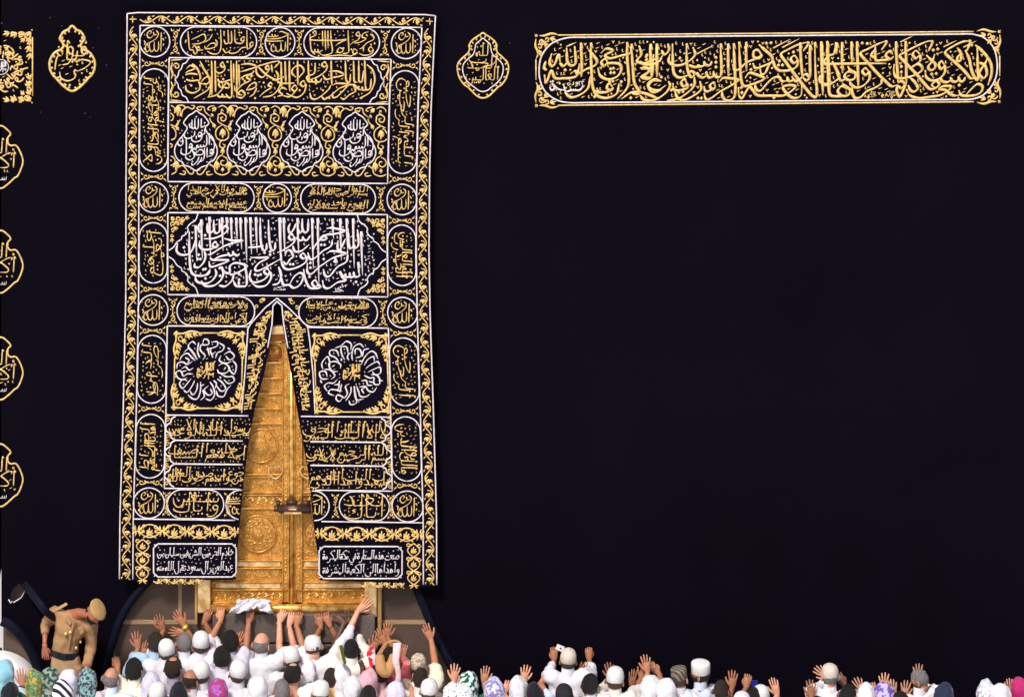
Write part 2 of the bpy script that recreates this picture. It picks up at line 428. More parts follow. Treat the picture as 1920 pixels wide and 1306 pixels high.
def write(ink, text, box, f=lambda x, y: (x, y), tiers=2, tall=1.0, w=2.0, rot=0, nib=math.radians(38), dens=1.0, inside=None, margin=0):
    """writes text to fill box (x0, y0, x1, y1) given in canonical pixels; rot = 90 or -90 turns the line upright"""
    words = text.split()
    S_, D_, M_ = fit_words(words, tiers, tall)
    a = np.array([p for s_ in S_ for p in s_])
    x0, x1, y0, y1 = a[:, 0].min(), a[:, 0].max(), a[:, 1].min(), a[:, 1].max()
    bx0, by0, bx1, by1 = box
    cx, cy = (bx0 + bx1) / 2, (by0 + by1) / 2
    bw, bh = bx1 - bx0, by1 - by0
    if rot: bw, bh = bh, bw
    sx, sy = bw / (x1 - x0), bh / (y1 - y0)
    ca, sa = math.cos(math.radians(rot)), math.sin(math.radians(rot))
    def M(p):
        X = (p[0] - (x0 + x1) / 2) * sx; Y = -(p[1] - (y0 + y1) / 2) * sy
        return f(cx + X * ca + Y * sa, cy - X * sa + Y * ca)
    nb = nib + math.radians(rot)
    for s_ in S_:
        ink.line([M(p) for p in s_], w, 'pen', n=4, nib=nb)
    for p in D_:
        q = M(p); ink.dot(q[0], q[1], w * .55)
    for p in M_: hamza_mark(ink, M(p), w * 1.0, w)
    if dens > 0:
        sprinkle(ink, [f(bx0, by0), f(bx1, by0), f(bx1, by1), f(bx0, by1)], w, dens, inside)

def sprinkle(ink, quad, w, dens, inside=None, c=3.0, seed=3):
    """vowel signs in the gaps between the letters"""
    r = random.Random(seed + int(quad[0][0] * 7 + quad[0][1]))
    q = np.array(quad)
    x0, y0 = q.min(0); x1, y1 = q.max(0)
    n = int((x1 - x0) * (y1 - y0) / (w * w) * .35 * dens)
    rad = max(1, int(round(w * .85 / c)))
    for _ in range(n):
        x, y = r.uniform(x0, x1), r.uniform(y0, y1)
        if inside and not inside(x, y): continue
        i, j = int(x // c), int(y // c)
        if any((i + a, j + b) in ink.cells for a in range(-rad, rad + 1) for b in range(-rad, rad + 1)): continue
        k = r.random()
        if k < .45: ink.line([(x + .1 * w, y - .8 * w), (x - .15 * w, y), (x + .2 * w, y + .7 * w), (x + .75 * w, y + .2 * w)], w * .5, 'taper', n=3)
        elif k < .75: ink.line([(x - .9 * w, y + .4 * w), (x + .9 * w, y - .4 * w)], w * .45, 'taper')
        elif k < .88: ink.dot(x, y, w * .42)
        else: ink.line([(x - .7 * w, y - .6 * w), (x - .2 * w, y + .1 * w), (x, y + .7 * w), (x + .1 * w, y - .1 * w), (x + .7 * w, y - .6 * w)], w * .45, n=2)

def alif(ink, x, y0, y1, w, lean=2, barb=True):
    ink.line([(x, y0), (x + lean * .3, (y0 + y1) / 2), (x + lean, y1)], w, 'taper', nib=math.radians(38))
    if barb: ink.line([(x, y0), (x + w * .8, y0 + w * 1.7)], w * .75, 'taper')
# ------------------------------------------------------------------ the ground and the building
XC = (2.5 - 960) / S             # the corner of the building, seen at the left border
XR = 6.3
TOPZ, DEEP = 13.0, 10.5
def noise1(x, y, s): return np.array([noise.noise((a * s, b * s, 3.7)) for a, b in zip(np.ravel(x), np.ravel(y))]).reshape(np.shape(x))
def dk(px, py):
    """how far the black cloth stands off the wall"""
    px = np.asarray(px, float); py = np.asarray(py, float)
    return 0.07 + 0.010 * np.sin(px * .021 + py * .0017) + 0.006 * np.sin(px * .0083 - py * .006 + 1.3) + 0.012 * np.clip((py - 700) / 500, 0, 1) * np.sin(px * .045 + .6)
def dc(px, py):
    """how far the door curtain stands off the wall"""
    px = np.asarray(px, float); py = np.asarray(py, float)
    g = np.clip((py - 600) / 480, 0, 1)
    return 0.155 + 0.004 * np.sin(px * .05 + py * .01) + 0.004 * np.sin(py * .021) + g * 0.026 * np.sin(px * .062 + .8) + g * .05
def wrap(p):
    p = np.array(p)
    m = p[:, 0] < XC
    o = XC - p[m, 0]
    d = -p[m, 1]
    p[m, 1] = o - .07
    p[m, 0] = XC - d + .0
    return p
def srf(px, py, dep, h=0.0, w_=None):
    px = np.asarray(px, float); py = np.asarray(py, float)
    d = dep(px, py) + h
    p = CAM + (P(px, py) - CAM) * ((48.0 - d) / 48.0)[:, None]
    return w_(p) if w_ else p
def cdt_sheet(outline, holes, step, dep, cuts=()):
    """triangulated sheet of cloth with openings, drawn in photograph pixels"""
    def dens(poly):
        out = []
        for a, b in zip(poly, poly[1:] + poly[:1]):
            n = max(1, int(math.hypot(b[0] - a[0], b[1] - a[1]) / step))
            out += [(a[0] + (b[0] - a[0]) * i / n, a[1] + (b[1] - a[1]) * i / n) for i in range(n)]
        return out
    def inside(poly, x, y):
        c = False
        for (x1, y1), (x2, y2) in zip(poly, poly[1:] + poly[:1]):
            if (y1 > y) != (y2 > y) and x < (x2 - x1) * (y - y1) / (y2 - y1) + x1: c = not c
        return c
    pts, edges = [], []
    for poly in [outline] + list(holes):
        q = dens(poly); i = len(pts); pts += q
        edges += [(i + k, i + (k + 1) % len(q)) for k in range(len(q))]
    xs = [p[0] for p in outline]; ys = [p[1] for p in outline]
    y = min(ys) + step * .6
    while y < max(ys):
        x = min(xs) + step * .6
        while x < max(xs):
            if inside(outline, x, y) and not any(inside(h, x, y) for h in holes): pts.append((x + RNG.uniform(-.1, .1), y + RNG.uniform(-.1, .1)))
            x += step
        y += step
    r = delaunay_2d_cdt([Vector(p) for p in pts], edges, [], 0, 1e-4)
    v = [(a.x, a.y) for a in r[0]]
    f = []
    for t in r[2]:
        cx = sum(v[i][0] for i in t) / len(t); cy = sum(v[i][1] for i in t) / len(t)
        if inside(outline, cx, cy) and not any(inside(h, cx, cy) for h in holes): f.append(tuple(t))
    return np.array(v), f

def boxmesh(V, F, x0, y0, x1, y1, d0, d1):
    """box over photograph rectangle, from depth d0 to d1 in front of the wall"""
    i = len(V)
    for d in (d0, d1):
        for (x, y) in ((x0, y0), (x1, y0), (x1, y1), (x0, y1)):
            V.append(tuple(P(x, y, 0) + np.array([0, -d, 0])))
    for q in ((4, 7, 6, 5), (0, 1, 2, 3), (0, 4, 5, 1), (1, 5, 6, 2), (2, 6, 7, 3), (3, 7, 4, 0)):
        F.append(tuple(i + k for k in q))
def wbox(V, F, x0, x1, y0, y1, z0, z1):
    i = len(V)
    for z in (z0, z1):
        for x, y in ((x0, y0), (x1, y0), (x1, y1), (x0, y1)): V.append((x, y, z))
    for q in ((3, 2, 1, 0), (4, 5, 6, 7), (0, 1, 5, 4), (1, 2, 6, 5), (2, 3, 7, 6), (3, 0, 4, 7)):
        F.append(tuple(i + k for k in q))
def bevel(o, wd=0.01, seg=2):
    b = o.modifiers.new("bevel", 'BEVEL'); b.width = wd; b.segments = seg; b.limit_method = 'ANGLE'
    return o

# ground: one sheet of white marble with fine joints
MARBLE = mat("white_marble", (0.62, 0.60, 0.58), 0.35, 0, 0.05, 30, 0.10, 0.6, 0.4)
gm = mesh_obj("marble_ground", [(-400, -400, 0), (400, -400, 0), (400, 400, 0), (-400, 400, 0)], [(0, 1, 2, 3)], MARBLE, smooth=False)
tag(gm, "pale marble paving around the building", "ground", kind="structure")

# ---- the building: stone walls, marble foot, golden door
STONE = bpy.data.materials.new("brown_grey_stone"); STONE.use_nodes = True
nt = STONE.node_tree; b = nt.nodes["Principled BSDF"]; b.inputs["Roughness"].default_value = .8; b.inputs["Specular IOR Level"].default_value = .25
tc = nt.nodes.new("ShaderNodeTexCoord"); n1 = nt.nodes.new("ShaderNodeTexNoise"); n1.inputs["Scale"].default_value = 2.2; n1.inputs["Detail"].default_value = 6
n2 = nt.nodes.new("ShaderNodeTexNoise"); n2.inputs["Scale"].default_value = 60; n2.inputs["Detail"].default_value = 4
mp = nt.nodes.new("ShaderNodeMapping"); mp.inputs["Scale"].default_value = (1, 1, 3.2)
nt.links.new(tc.outputs["Object"], mp.inputs[0]); nt.links.new(tc.outputs["Object"], n1.inputs["Vector"]); nt.links.new(mp.outputs[0], n2.inputs["Vector"])
cr = nt.nodes.new("ShaderNodeValToRGB"); cr.color_ramp.elements[0].position = .3; cr.color_ramp.elements[1].position = .72
cr.color_ramp.elements[0].color = (0.060, 0.040, 0.034, 1); cr.color_ramp.elements[1].color = (0.150, 0.100, 0.074, 1)
mm = nt.nodes.new("ShaderNodeMath"); mm.operation = 'ADD'; m2 = nt.nodes.new("ShaderNodeMath"); m2.operation = 'MULTIPLY'; m2.inputs[1].default_value = .55
m3 = nt.nodes.new("ShaderNodeMath"); m3.operation = 'MULTIPLY'; m3.inputs[1].default_value = .45
nt.links.new(n1.outputs["Fac"], m2.inputs[0]); nt.links.new(n2.outputs["Fac"], m3.inputs[0]); nt.links.new(m2.outputs[0], mm.inputs[0]); nt.links.new(m3.outputs[0], mm.inputs[1])
nt.links.new(mm.outputs[0], cr.inputs[0]); nt.links.new(cr.outputs[0], b.inputs["Base Color"])
bp = nt.nodes.new("ShaderNodeBump"); bp.inputs["Strength"].default_value = .5; bp.inputs["Distance"].default_value = .01
nt.links.new(n2.outputs["Fac"], bp.inputs["Height"]); nt.links.new(bp.outputs[0], b.inputs["Normal"])
JOINT = mat("tan_mortar", (0.37, 0.24, 0.14), .85, 0, .4, 60, .2, 5, .2)

bld = empty("shrine_building", (0, DEEP / 2, 0), "tall cube shaped stone building with a golden door, almost wholly hidden under black cloth", "building")
V, F = [], []
wbox(V, F, XC + .02, XR - .02, 0, DEEP, 0, TOPZ)
mesh_obj("stone_wall", V, F, STONE, bld, smooth=False)
V, F = [], []
for x0, y0, x1, y1 in ((334, 1080, 341, 1161), (209, 1182, 216, 1499), (205, 1161, 372, 1169), (716, 1161, 830, 1169)):
    boxmesh(V, F, x0, y0, x1, y1, -.01, .006)
mesh_obj("wall_joint", V, F, JOINT, bld, smooth=False)
V, F = [], []
boxmesh(V, F, 400, 1141.5, 704, 1194, -.01, .155)      # grey blocks under the sill
boxmesh(V, F, 400, 1197, 704, 1499, -.01, .14)
bevel(mesh_obj("sill_stone", V, F, mat("grey_sill_stone", (.115, .088, .078), .7, 0, .4, 50, .3, 4, .3), bld, smooth=False), .012)
V, F = [], []
pr = [(-.05, 0), (-.38, 0), (-.38, .16), (-.30, .2), (-.02, .42), (-.02, .0)]
for x in (XC - .3, XR): V += [(x, y, z) for y, z in pr]
F += [(i, (i + 1) % 6, 6 + (i + 1) % 6, 6 + i) for i in range(6)] + [tuple(range(5, -1, -1)), tuple(range(6, 12))]
mesh_obj("marble_foot", V, F, MARBLE, bld, smooth=False)

# ---- golden door
def goldmat(name, col, rough, bsc, bst, kind='noise', metal=.75):
    m = bpy.data.materials.new(name); m.use_nodes = True
    nt = m.node_tree; b = nt.nodes["Principled BSDF"]
    b.inputs["Metallic"].default_value = metal; b.inputs["Roughness"].default_value = rough
    tc = nt.nodes.new("ShaderNodeTexCoord")
    n = nt.nodes.new("ShaderNodeTexNoise"); n.inputs["Scale"].default_value = bsc; n.inputs["Detail"].default_value = 3; n.inputs["Distortion"].default_value = 1.6 if kind == 'scroll' else .2
    nt.links.new(tc.outputs["Object"], n.inputs["Vector"])
    r = nt.nodes.new("ShaderNodeValToRGB")
    r.color_ramp.elements[0].position = .38; r.color_ramp.elements[1].position = .62
    r.color_ramp.elements[0].color = tuple(c * k for c, k in zip(col, (.62, .48, .33))) + (1,)
    r.color_ramp.elements[1].color = tuple(col) + (1,)
    nt.links.new(n.outputs["Fac"], r.inputs[0]); nt.links.new(r.outputs[0], b.inputs["Base Color"])
    bp = nt.nodes.new("ShaderNodeBump"); bp.inputs["Strength"].default_value = bst; bp.inputs["Distance"].default_value = .012
    nt.links.new(n.outputs["Fac"], bp.inputs["Height"]); nt.links.new(bp.outputs[0], b.inputs["Normal"])
    return m
GLEAF = goldmat("chased_gold", (.78, .42, .105), .34, 70, .85, 'scroll')
GSMOOTH = goldmat("polished_gold", (.86, .55, .16), .30, 14, .12)
GPALE = goldmat("pale_gold", (.88, .66, .33), .38, 10, .08, metal=.5)
GRED = goldmat("red_gold", (.46, .17, .035), .42, 60, .4, 'scroll')
LOCK = mat("dark_bronze", (.075, .040, .032), .4, .6, .2, 60, .2, 8, .5)

door = mesh_obj("door", *(lambda V, F: (boxmesh(V, F, 397, 640, 684, 1126, -.02, .030), (V, F))[1])([], []), GLEAF, bld, smooth=False)
door["label"] = "golden double door covered in chased ornament and writing"
V, F = [], []
boxmesh(V, F, 372, 560, 396, 1141, -.02, .12); boxmesh(V, F, 684, 560, 707, 1149, -.02, .12)
boxmesh(V, F, 396.5, 606, 683.5, 621, -.02, .11)
bevel(mesh_obj("door_frame", V, F, GPALE, door, smooth=False), .012)
V, F = [], []
boxmesh(V, F, 366, 560, 371.4, 1165, -.02, .085); boxmesh(V, F, 707.6, 560, 716, 1204, -.02, .085)
bevel(mesh_obj("outer_frame", V, F, mat("aged_gold_strip", (.50, .31, .12), .5, .4, .2, 30, .2, 4, .4), door, smooth=False), .01)
V, F = [], []
boxmesh(V, F, 397, 622, 684, 638, -.02, .05)
mesh_obj("head_band", V, F, GRED, door, smooth=False)
def cyl(ax, x0, y0, x1, y1, r, d, n=14):
    """round bar from pixel to pixel, radius r metres, d in front of the wall"""
    a = P(x0, y0) + np.array([0, -d, 0]); b_ = P(x1, y1) + np.array([0, -d, 0])
    t = (b_ - a) / np.linalg.norm(b_ - a); u = np.cross(t, [0, 1, 0]); u /= np.linalg.norm(u); v_ = np.cross(t, u)
    V = [tuple(q + r * (math.cos(2 * math.pi * i / n) * u + math.sin(2 * math.pi * i / n) * v_)) for q in (a, b_) for i in range(n)]
    F = [(i, (i + 1) % n, n + (i + 1) % n, n + i) for i in range(n)] + [tuple(range(n - 1, -1, -1)), tuple(range(n, 2 * n))]
    return V, F
mesh_obj("sill_bar", *cyl(0, 396.5, 1135, 683.5, 1135, .046, .075), GSMOOTH, door)
mesh_obj("centre_post", *cyl(0, 547.5, 640, 547.5, 1127, .034, .035), GSMOOTH, door)
V, F = [], []
boxmesh(V, F, 531.5, 640, 540.5, 1102, .02, .052); boxmesh(V, F, 555, 640, 565.5, 1102, .02, .052)
mesh_obj("ornament_stile", V, F, GLEAF, door, smooth=False)
V, F = [], []
for x0, x1 in ((529.5, 531.3), (540.7, 542.4), (552.8, 554.6), (565.7, 567.4)):
    boxmesh(V, F, x0, 640, x1, 1126, .02, .064)
for y0, y1 in ((637, 639), (675, 678), (704.5, 707), (733, 735.5), (761, 763.5), (789, 792), (884, 887.5), (889, 891), (918.5, 921), (923, 925), (947.5, 951), (1046, 1048), (1060, 1062), (1087, 1089), (1100.5, 1103), (1125, 1127)):
    boxmesh(V, F, 398, y0, 529.2, y1, .02, .058); boxmesh(V, F, 567.7, y0, 683, y1, .02, .058)
bevel(mesh_obj("moulding", V, F, GSMOOTH, door, smooth=False), .006)
V, F = [], []
for y0, y1 in ((1090, 1099.5), (1050, 1059)):
    boxmesh(V, F, 404, y0, 526, y1, .02, .044); boxmesh(V, F, 571, y0, 678, y1, .02, .044)
boxmesh(V, F, 440, 641, 527, 673.5, .02, .04)
bevel(mesh_obj("plain_panel", V, F, GPALE, door, smooth=False), .008)
def disc(V, F, cx, cy, r, d0, d1, n=40, r2=0):
    i = len(V)
    for d, rr in ((d0, r), (d1 * .8 + d0 * .2, r), (d1, r * .94), (d1, r2)):
        for k in range(n):
            p = P(cx + rr * math.cos(2 * math.pi * k / n), cy + rr * math.sin(2 * math.pi * k / n)); V.append((p[0], -d, p[2]))
    for a in range(3):
        for k in range(n): F.append((i + a * n + k, i + a * n + (k + 1) % n, i + a * n + n + (k + 1) % n, i + a * n + n + k))
for nm, m, items in (("round_boss", GLEAF, ((489, 835, 31, .048), (484, 1000, 34, .048), (605, 1000, 34, .048), (606, 835, 31, .048))),
                     ("boss_centre", GLEAF, ((489, 835, 17, .054), (484, 1000, 11, .054), (605, 1000, 11, .054), (606, 835, 17, .054)))):
    V, F = [], []
    for cx, cy, r, d in items: disc(V, F, cx, cy, r, .02, d)
    mesh_obj(nm, V, F, m, door)
V, F = [], []
disc(V, F, 513, 658.5, 16.5, .02, .056)
mesh_obj("name_boss", V, F, GRED, door)
ddoor = lambda x, y: np.full(np.shape(x), .030)
ink = Ink()
ring = lambda cx, cy, r: [(cx + r * math.cos(a), cy + r * math.sin(a)) for a in np.linspace(0, 2 * math.pi, 30)[:-1]]
for t, bx in (("ادخلوها", (487, 680, 528, 703)), ("قال الله", (480, 709, 528, 732)), ("سبحانه وتعالى", (470, 737, 528, 760)), ("وقال ربكم", (474, 765, 528, 788)),
              ("بسم الله الرحمن الرحيم", (464, 894, 528, 917)), ("لا إله إلا الله محمد رسول الله", (462, 1064, 528, 1086)), ("رسول الله", (570, 1064, 612, 1086)), ("الله", (569, 895, 590, 917))):
    write(ink, t, bx, w=2.0, tiers=1, tall=.7, dens=.3)
mesh_obj_ = ink.build("raised_writing", GSMOOTH, door, lambda x, y: np.full(np.shape(x), .031), 0)
ink = Ink()
write(ink, "محمد", (504, 650, 522, 668), w=2.0, tiers=1, tall=.7, dens=0)
write(ink, "الله", (481, 826, 498, 844), w=1.8, tiers=1, tall=.7, dens=0)
for cx, cy, R in ((489, 835, 24.5), (606, 835, 24.5)):
    for k in range(10): ink.line([(cx + (R - 6.5) * math.cos(k * .628), cy + (R - 6.5) * math.sin(k * .628)), (cx + (R + 5.5) * math.cos(k * .628), cy + (R + 5.5) * math.sin(k * .628))], 1.2)
for cx, cy, R in ((484, 1000, 34), (605, 1000, 34), (489, 835, 31), (606, 835, 31)): ink.line(ring(cx, cy, R), 1.6, closed=True)
for cx, cy in ((484, 1000), (605, 1000)):
    for k in range(14):
        a = k * .449; ink.line(spiral(cx + 22 * math.cos(a), cy + 22 * math.sin(a), 6, 1.1, a, 1), 1.6)
ink.build("boss_writing", GSMOOTH, door, lambda x, y: np.full(np.shape(x), .050), .004)
ink = Ink()
for y0, y1, rng_ in ((1104.5, 1124, [(399, 528), (569, 682)]), (927.5, 946.5, [(450, 528), (569, 600)])):
    for x0, x1 in rng_: vine(ink, (x0, (y0 + y1) / 2), (x1, (y0 + y1) / 2), (y1 - y0) * .44, 26, 2.2)
for x in (536, 560): vine(ink, (x, 642), (x, 1101), 3.4, 15, 1.2)
for (x0, y0, x1, y1) in ((455, 953, 527, 1045), (447, 793, 527, 883), (569, 953, 660, 1045), (569, 793, 650, 883)):
    for _ in range(70):
        x, y = RNG.uniform(x0, x1), RNG.uniform(y0, y1)
        if any(math.hypot(x - cx, y - cy) < r + 4 for cx, cy, r in ((489, 835, 31), (484, 1000, 34), (605, 1000, 34), (606, 835, 31))): continue
        ink.line(spiral(x, y, 4, 1, RNG.uniform(0, 6), RNG.choice((1, -1))), 1.3, 'taper')
ink.build("chased_scroll", GSMOOTH, door, lambda x, y: np.full(np.shape(x), .050) if False else np.where(((x > 531) & (x < 541)) | ((x > 555) & (x < 566)), .052, .031), 0)
for cx in (516.5, 576):
    ink = Ink()
    ink.line([(cx - 7, 874), (cx - 12, 878), (cx - 13, 884), (cx - 8, 892), (cx, 897), (cx + 8, 892), (cx + 13, 884), (cx + 12, 878), (cx + 7, 874), (cx + 4, 877), (cx + 5, 881)], 2.6, rel=.8)
    ink.line([(cx - 7, 874), (cx - 4, 877), (cx - 5, 881)], 2.2, rel=.8)
    ink.line([(cx - 2, 874), (cx + 2, 874), (cx + 2, 878), (cx - 2, 878)], 3, closed=True, sm=False)
    ink.build("ring_handle", GPALE, door, lambda x, y: np.full(np.shape(x), .065))
V, F = [], []
for q in (cyl(0, 524, 944.5, 584, 944.5, .046, .14), cyl(0, 515.5, 944.5, 524.5, 944.5, .030, .14), cyl(0, 519, 936, 527, 936, .030, .11), cyl(0, 538, 934, 558, 934, .022, .12), cyl(0, 566, 936, 583, 936, .03, .11)):
    i = len(V); V += q[0]; F += [tuple(i + k for k in f) for f in q[1]]
mesh_obj("lock", V, F, LOCK, door)
V, F = [], []
boxmesh(V, F, 542, 941.5, 558, 944.5, .17, .19); boxmesh(V, F, 534, 948, 567, 952.5, .10, .19)
bevel(mesh_obj("lock_plate", V, F, GPALE, door, smooth=False), .008)

# ---- the black cloth over the building
kis = empty("black_cloth_cover", (0, -.1, 0), "black silk covering hanging over the whole building with gold embroidered bands", "cloth cover")
BL = [(2.6, 1168), (28, 1184), (58, 1222), (74, 1262), (80, 1310), (84, 1424), (188, 1424), (194, 1290), (205, 1225), (226, 1160), (252, 1118), (284, 1082)]
BRt = [(770, 1082), (784, 1110), (804, 1160), (826, 1210), (846, 1246), (872, 1300), (905, 1360), (960, 1424)]
xr_px = XR * S + 960
outl = [(2.6, -480)] + BL + [(345, 720), (352, 608), (690, 608), (700, 720)] + BRt + [(xr_px, 1424), (xr_px, -480)]
hole = [(17, 1122), (23, 1105), (34, 1094), (45, 1096), (47, 1108), (40, 1120), (30, 1126), (22, 1131)]
v, f = cdt_sheet(outl, [hole], 26, dk)
p = srf(v[:, 0], v[:, 1], dk)
nb = len(p)
# other three sides and the roof, a little outside the stone
e = .07
extra = [(XC, -.07, 13.18), (XR, -.07, 13.18), (XR, DEEP + e, 13.18), (XC - e, DEEP + e, 13.18), (XC - e, -.05, 13.18),
         (XR, -.07, .43), (XR, DEEP + e, .43), (XC - e, DEEP + e, .43), (XC - e, -.05, .43), (XC - e, .9, 2.3), (XC - e, .9, .43), (XC - e, -.05, 1.99)]
pv = [tuple(q) for q in p] + extra
ff = list(f) + [tuple(nb + k for k in (0, 1, 2, 3, 4)), tuple(nb + k for k in (1, 5, 6, 2)), tuple(nb + k for k in (2, 6, 7, 3)), tuple(nb + k for k in (3, 7, 10, 9)), tuple(nb + k for k in (4, 3, 9, 11))]
mesh_obj("cloth", pv, ff, KISWA, kis)
def roll(pts, w, name="rolled_hem", rel=.45, d0=0.0, dfun=dk, m=HEM, parent=kis):
    k = Ink(); k.line(pts, w, 'flat', n=10, rel=rel)
    return k.build(name, m, parent, dfun, d0)
roll(BL[6:], 15); roll(BRt, 15)
roll([(0, 1163), (20, 1172), (44, 1196), (64, 1232), (76, 1272), (82, 1312)], 19, wrap=None) if False else roll([(3, 1163), (20, 1172), (44, 1196), (64, 1232), (76, 1272), (82, 1312)], 19)
roll([(44, 1093), (52, 1102), (72, 1128), (88, 1147), (102, 1157), (112, 1160)], 14, "gathered_fold", .5, 0.0, lambda x, y: .12 + np.clip(np.sin(np.clip((x - 44) / 62, 0, 1) * 2.6), 0, 1) * .50)
k = Ink(); k.line([(16, 1123), (20, 1130), (23, 1126)], 2.2, sm=False); k.line([(25, 1129), (33, 1124), (40, 1119), (46, 1108)], 2.0, 'taper')
k.build("white_lining_edge", SILVER, kis, dk, .006)
# seams where the widths of silk are sewn together
k = Ink()
for y in (392,): k.line([(x, y + 3 - (x - 840) * .006) for x in range(840, 1960, 20)], 1.0, sm=False, rel=.05)
k.build("seam", KISWA, kis, dk, .001)
k = Ink()
for _ in range(26):
    x, y = (RNG.choice((136, 60, 905, 0)) + RNG.uniform(-50, 60), RNG.uniform(40, 210)) if RNG.random() < .5 else (RNG.uniform(60, 200), RNG.uniform(30, 220))
    k.line([(x, y), (x + RNG.uniform(-2.2, 2.2), y + RNG.uniform(-2.2, 2.2))], RNG.uniform(.6, 1.1), sm=False)
k.build("stray_thread", mat("grey_thread", (.25, .22, .28), .8), kis, dk, .003)

def mirror_profile(cx, hp): return [(cx + x, y) for x, y in hp] + [(cx - x, y) for x, y in reversed(hp) if x > 0]
def medallion(name, label, cx, hp, w, gold, words, inner=None, scal=None, tw=3.0, curls=True, wr=None, white=None):
    root_ = Ink()
    root_.line(mirror_profile(cx, hp), w, closed=True, n=5)
    if inner:
        cy = sum(y for x, y in hp) / len(hp)
    if curls:
        for i in range(1, len(hp) - 1):
            x, y = hp[i]
            nx = hp[i + 1][0] - hp[i - 1][0]; ny = hp[i + 1][1] - hp[i - 1][1]; L = math.hypot(nx, ny) or 1
            for sg in (1, -1):
                px_, py_ = cx + sg * (x - ny / L * 4.2), y + nx / L * 4.2
                root_.line([(cx + sg * x, y), (px_, py_), (px_ - sg * nx / L * -2, py_ + ny / L * 3)], w * .9, 'leaf', n=3)
    fr = root_.build(name, gold, kis, dk, .004, wr)
    fr["label"] = label
    if inner:
        i2 = Ink(); i2.line(mirror_profile(cx, inner), 2.2, closed=True); i2.build("inner_outline", SILVER, fr, dk, .004, wr)
    tx = Ink()
    for t, bx, tall, tiers in words: write(tx, t, bx, w=tw, tiers=tiers, tall=tall, dens=.7)
    tx.build("lettering", gold, fr, dk, .004, wr)
    if white:
        wk = Ink()
        for t, bx in white: write(wk, t, bx, w=1.4, tiers=1, dens=0)
        wk.build("small_writing", SILVER, fr, dk, .004, wr)
    return fr
hpA = [(0, 49), (8, 56), (16, 60), (22, 69), (23, 74), (19, 79), (16, 86), (21, 93), (30, 97), (37, 104), (42, 115), (42, 128), (37, 140), (29, 148), (25, 153), (17, 161), (8, 168), (0, 171)]
medallion("medallion", "narrow gold medallion beside the left edge of the door curtain", 135.5, hpA, 4.4, GOLD,
          [("حي", (112, 112, 170, 152), .8, 1), ("قيوم", (103, 88, 162, 132), .7, 1), ("يا", (126, 76, 144, 112), 1.4, 1)], tw=3.4)
hpB = [(0, 62), (6, 66), (14, 71), (22, 78), (26, 86), (25, 92), (28, 100), (36, 107), (46, 118), (48, 130), (44, 146), (36, 158), (28, 164), (20, 172), (10, 181), (0, 184)]
inB = [(0, 72), (6, 77), (13, 83), (15, 92), (18, 102), (27, 110), (36, 120), (38, 132), (34, 146), (26, 156), (16, 164), (8, 170), (0, 172)]
medallion("medallion", "wide gold medallion with white inner outline between the door curtain and the belt panel", 905.6, hpB, 3.2, GOLD,
          [("لله", (893, 80, 918, 106), .8, 1), ("الحمد رب", (876, 104, 934, 132), .8, 2), ("العالمين", (874, 124, 936, 160), .6, 1)], inner=inB, tw=2.2)
hpL = [(0, -59), (9, -54), (18, -44), (13, -37), (13, -27), (18, -22), (28, -22), (36, -10), (41, 7), (37, 23), (31, 35), (25, 39), (12, 51), (0, 58)]
for i, cy in enumerate((295, 491, 691, 891)):
    medallion("lamp_medallion", "gold outlined lamp shape with white small writing on the corner, %s of four from the top" % ("first", "second", "third", "fourth")[i], 2.0,
              [(x, y + cy) for x, y in hpL], 3.2, GOLD, [("الله", (-22, cy - 36, 16, cy - 6), .8, 1), ("أكبر", (-26, cy - 10, 30, cy + 30), .8, 1)], tw=2.8, curls=False, wr=wrap,
              white=[("سنة", (-12, cy + 34, 12, cy + 44))])

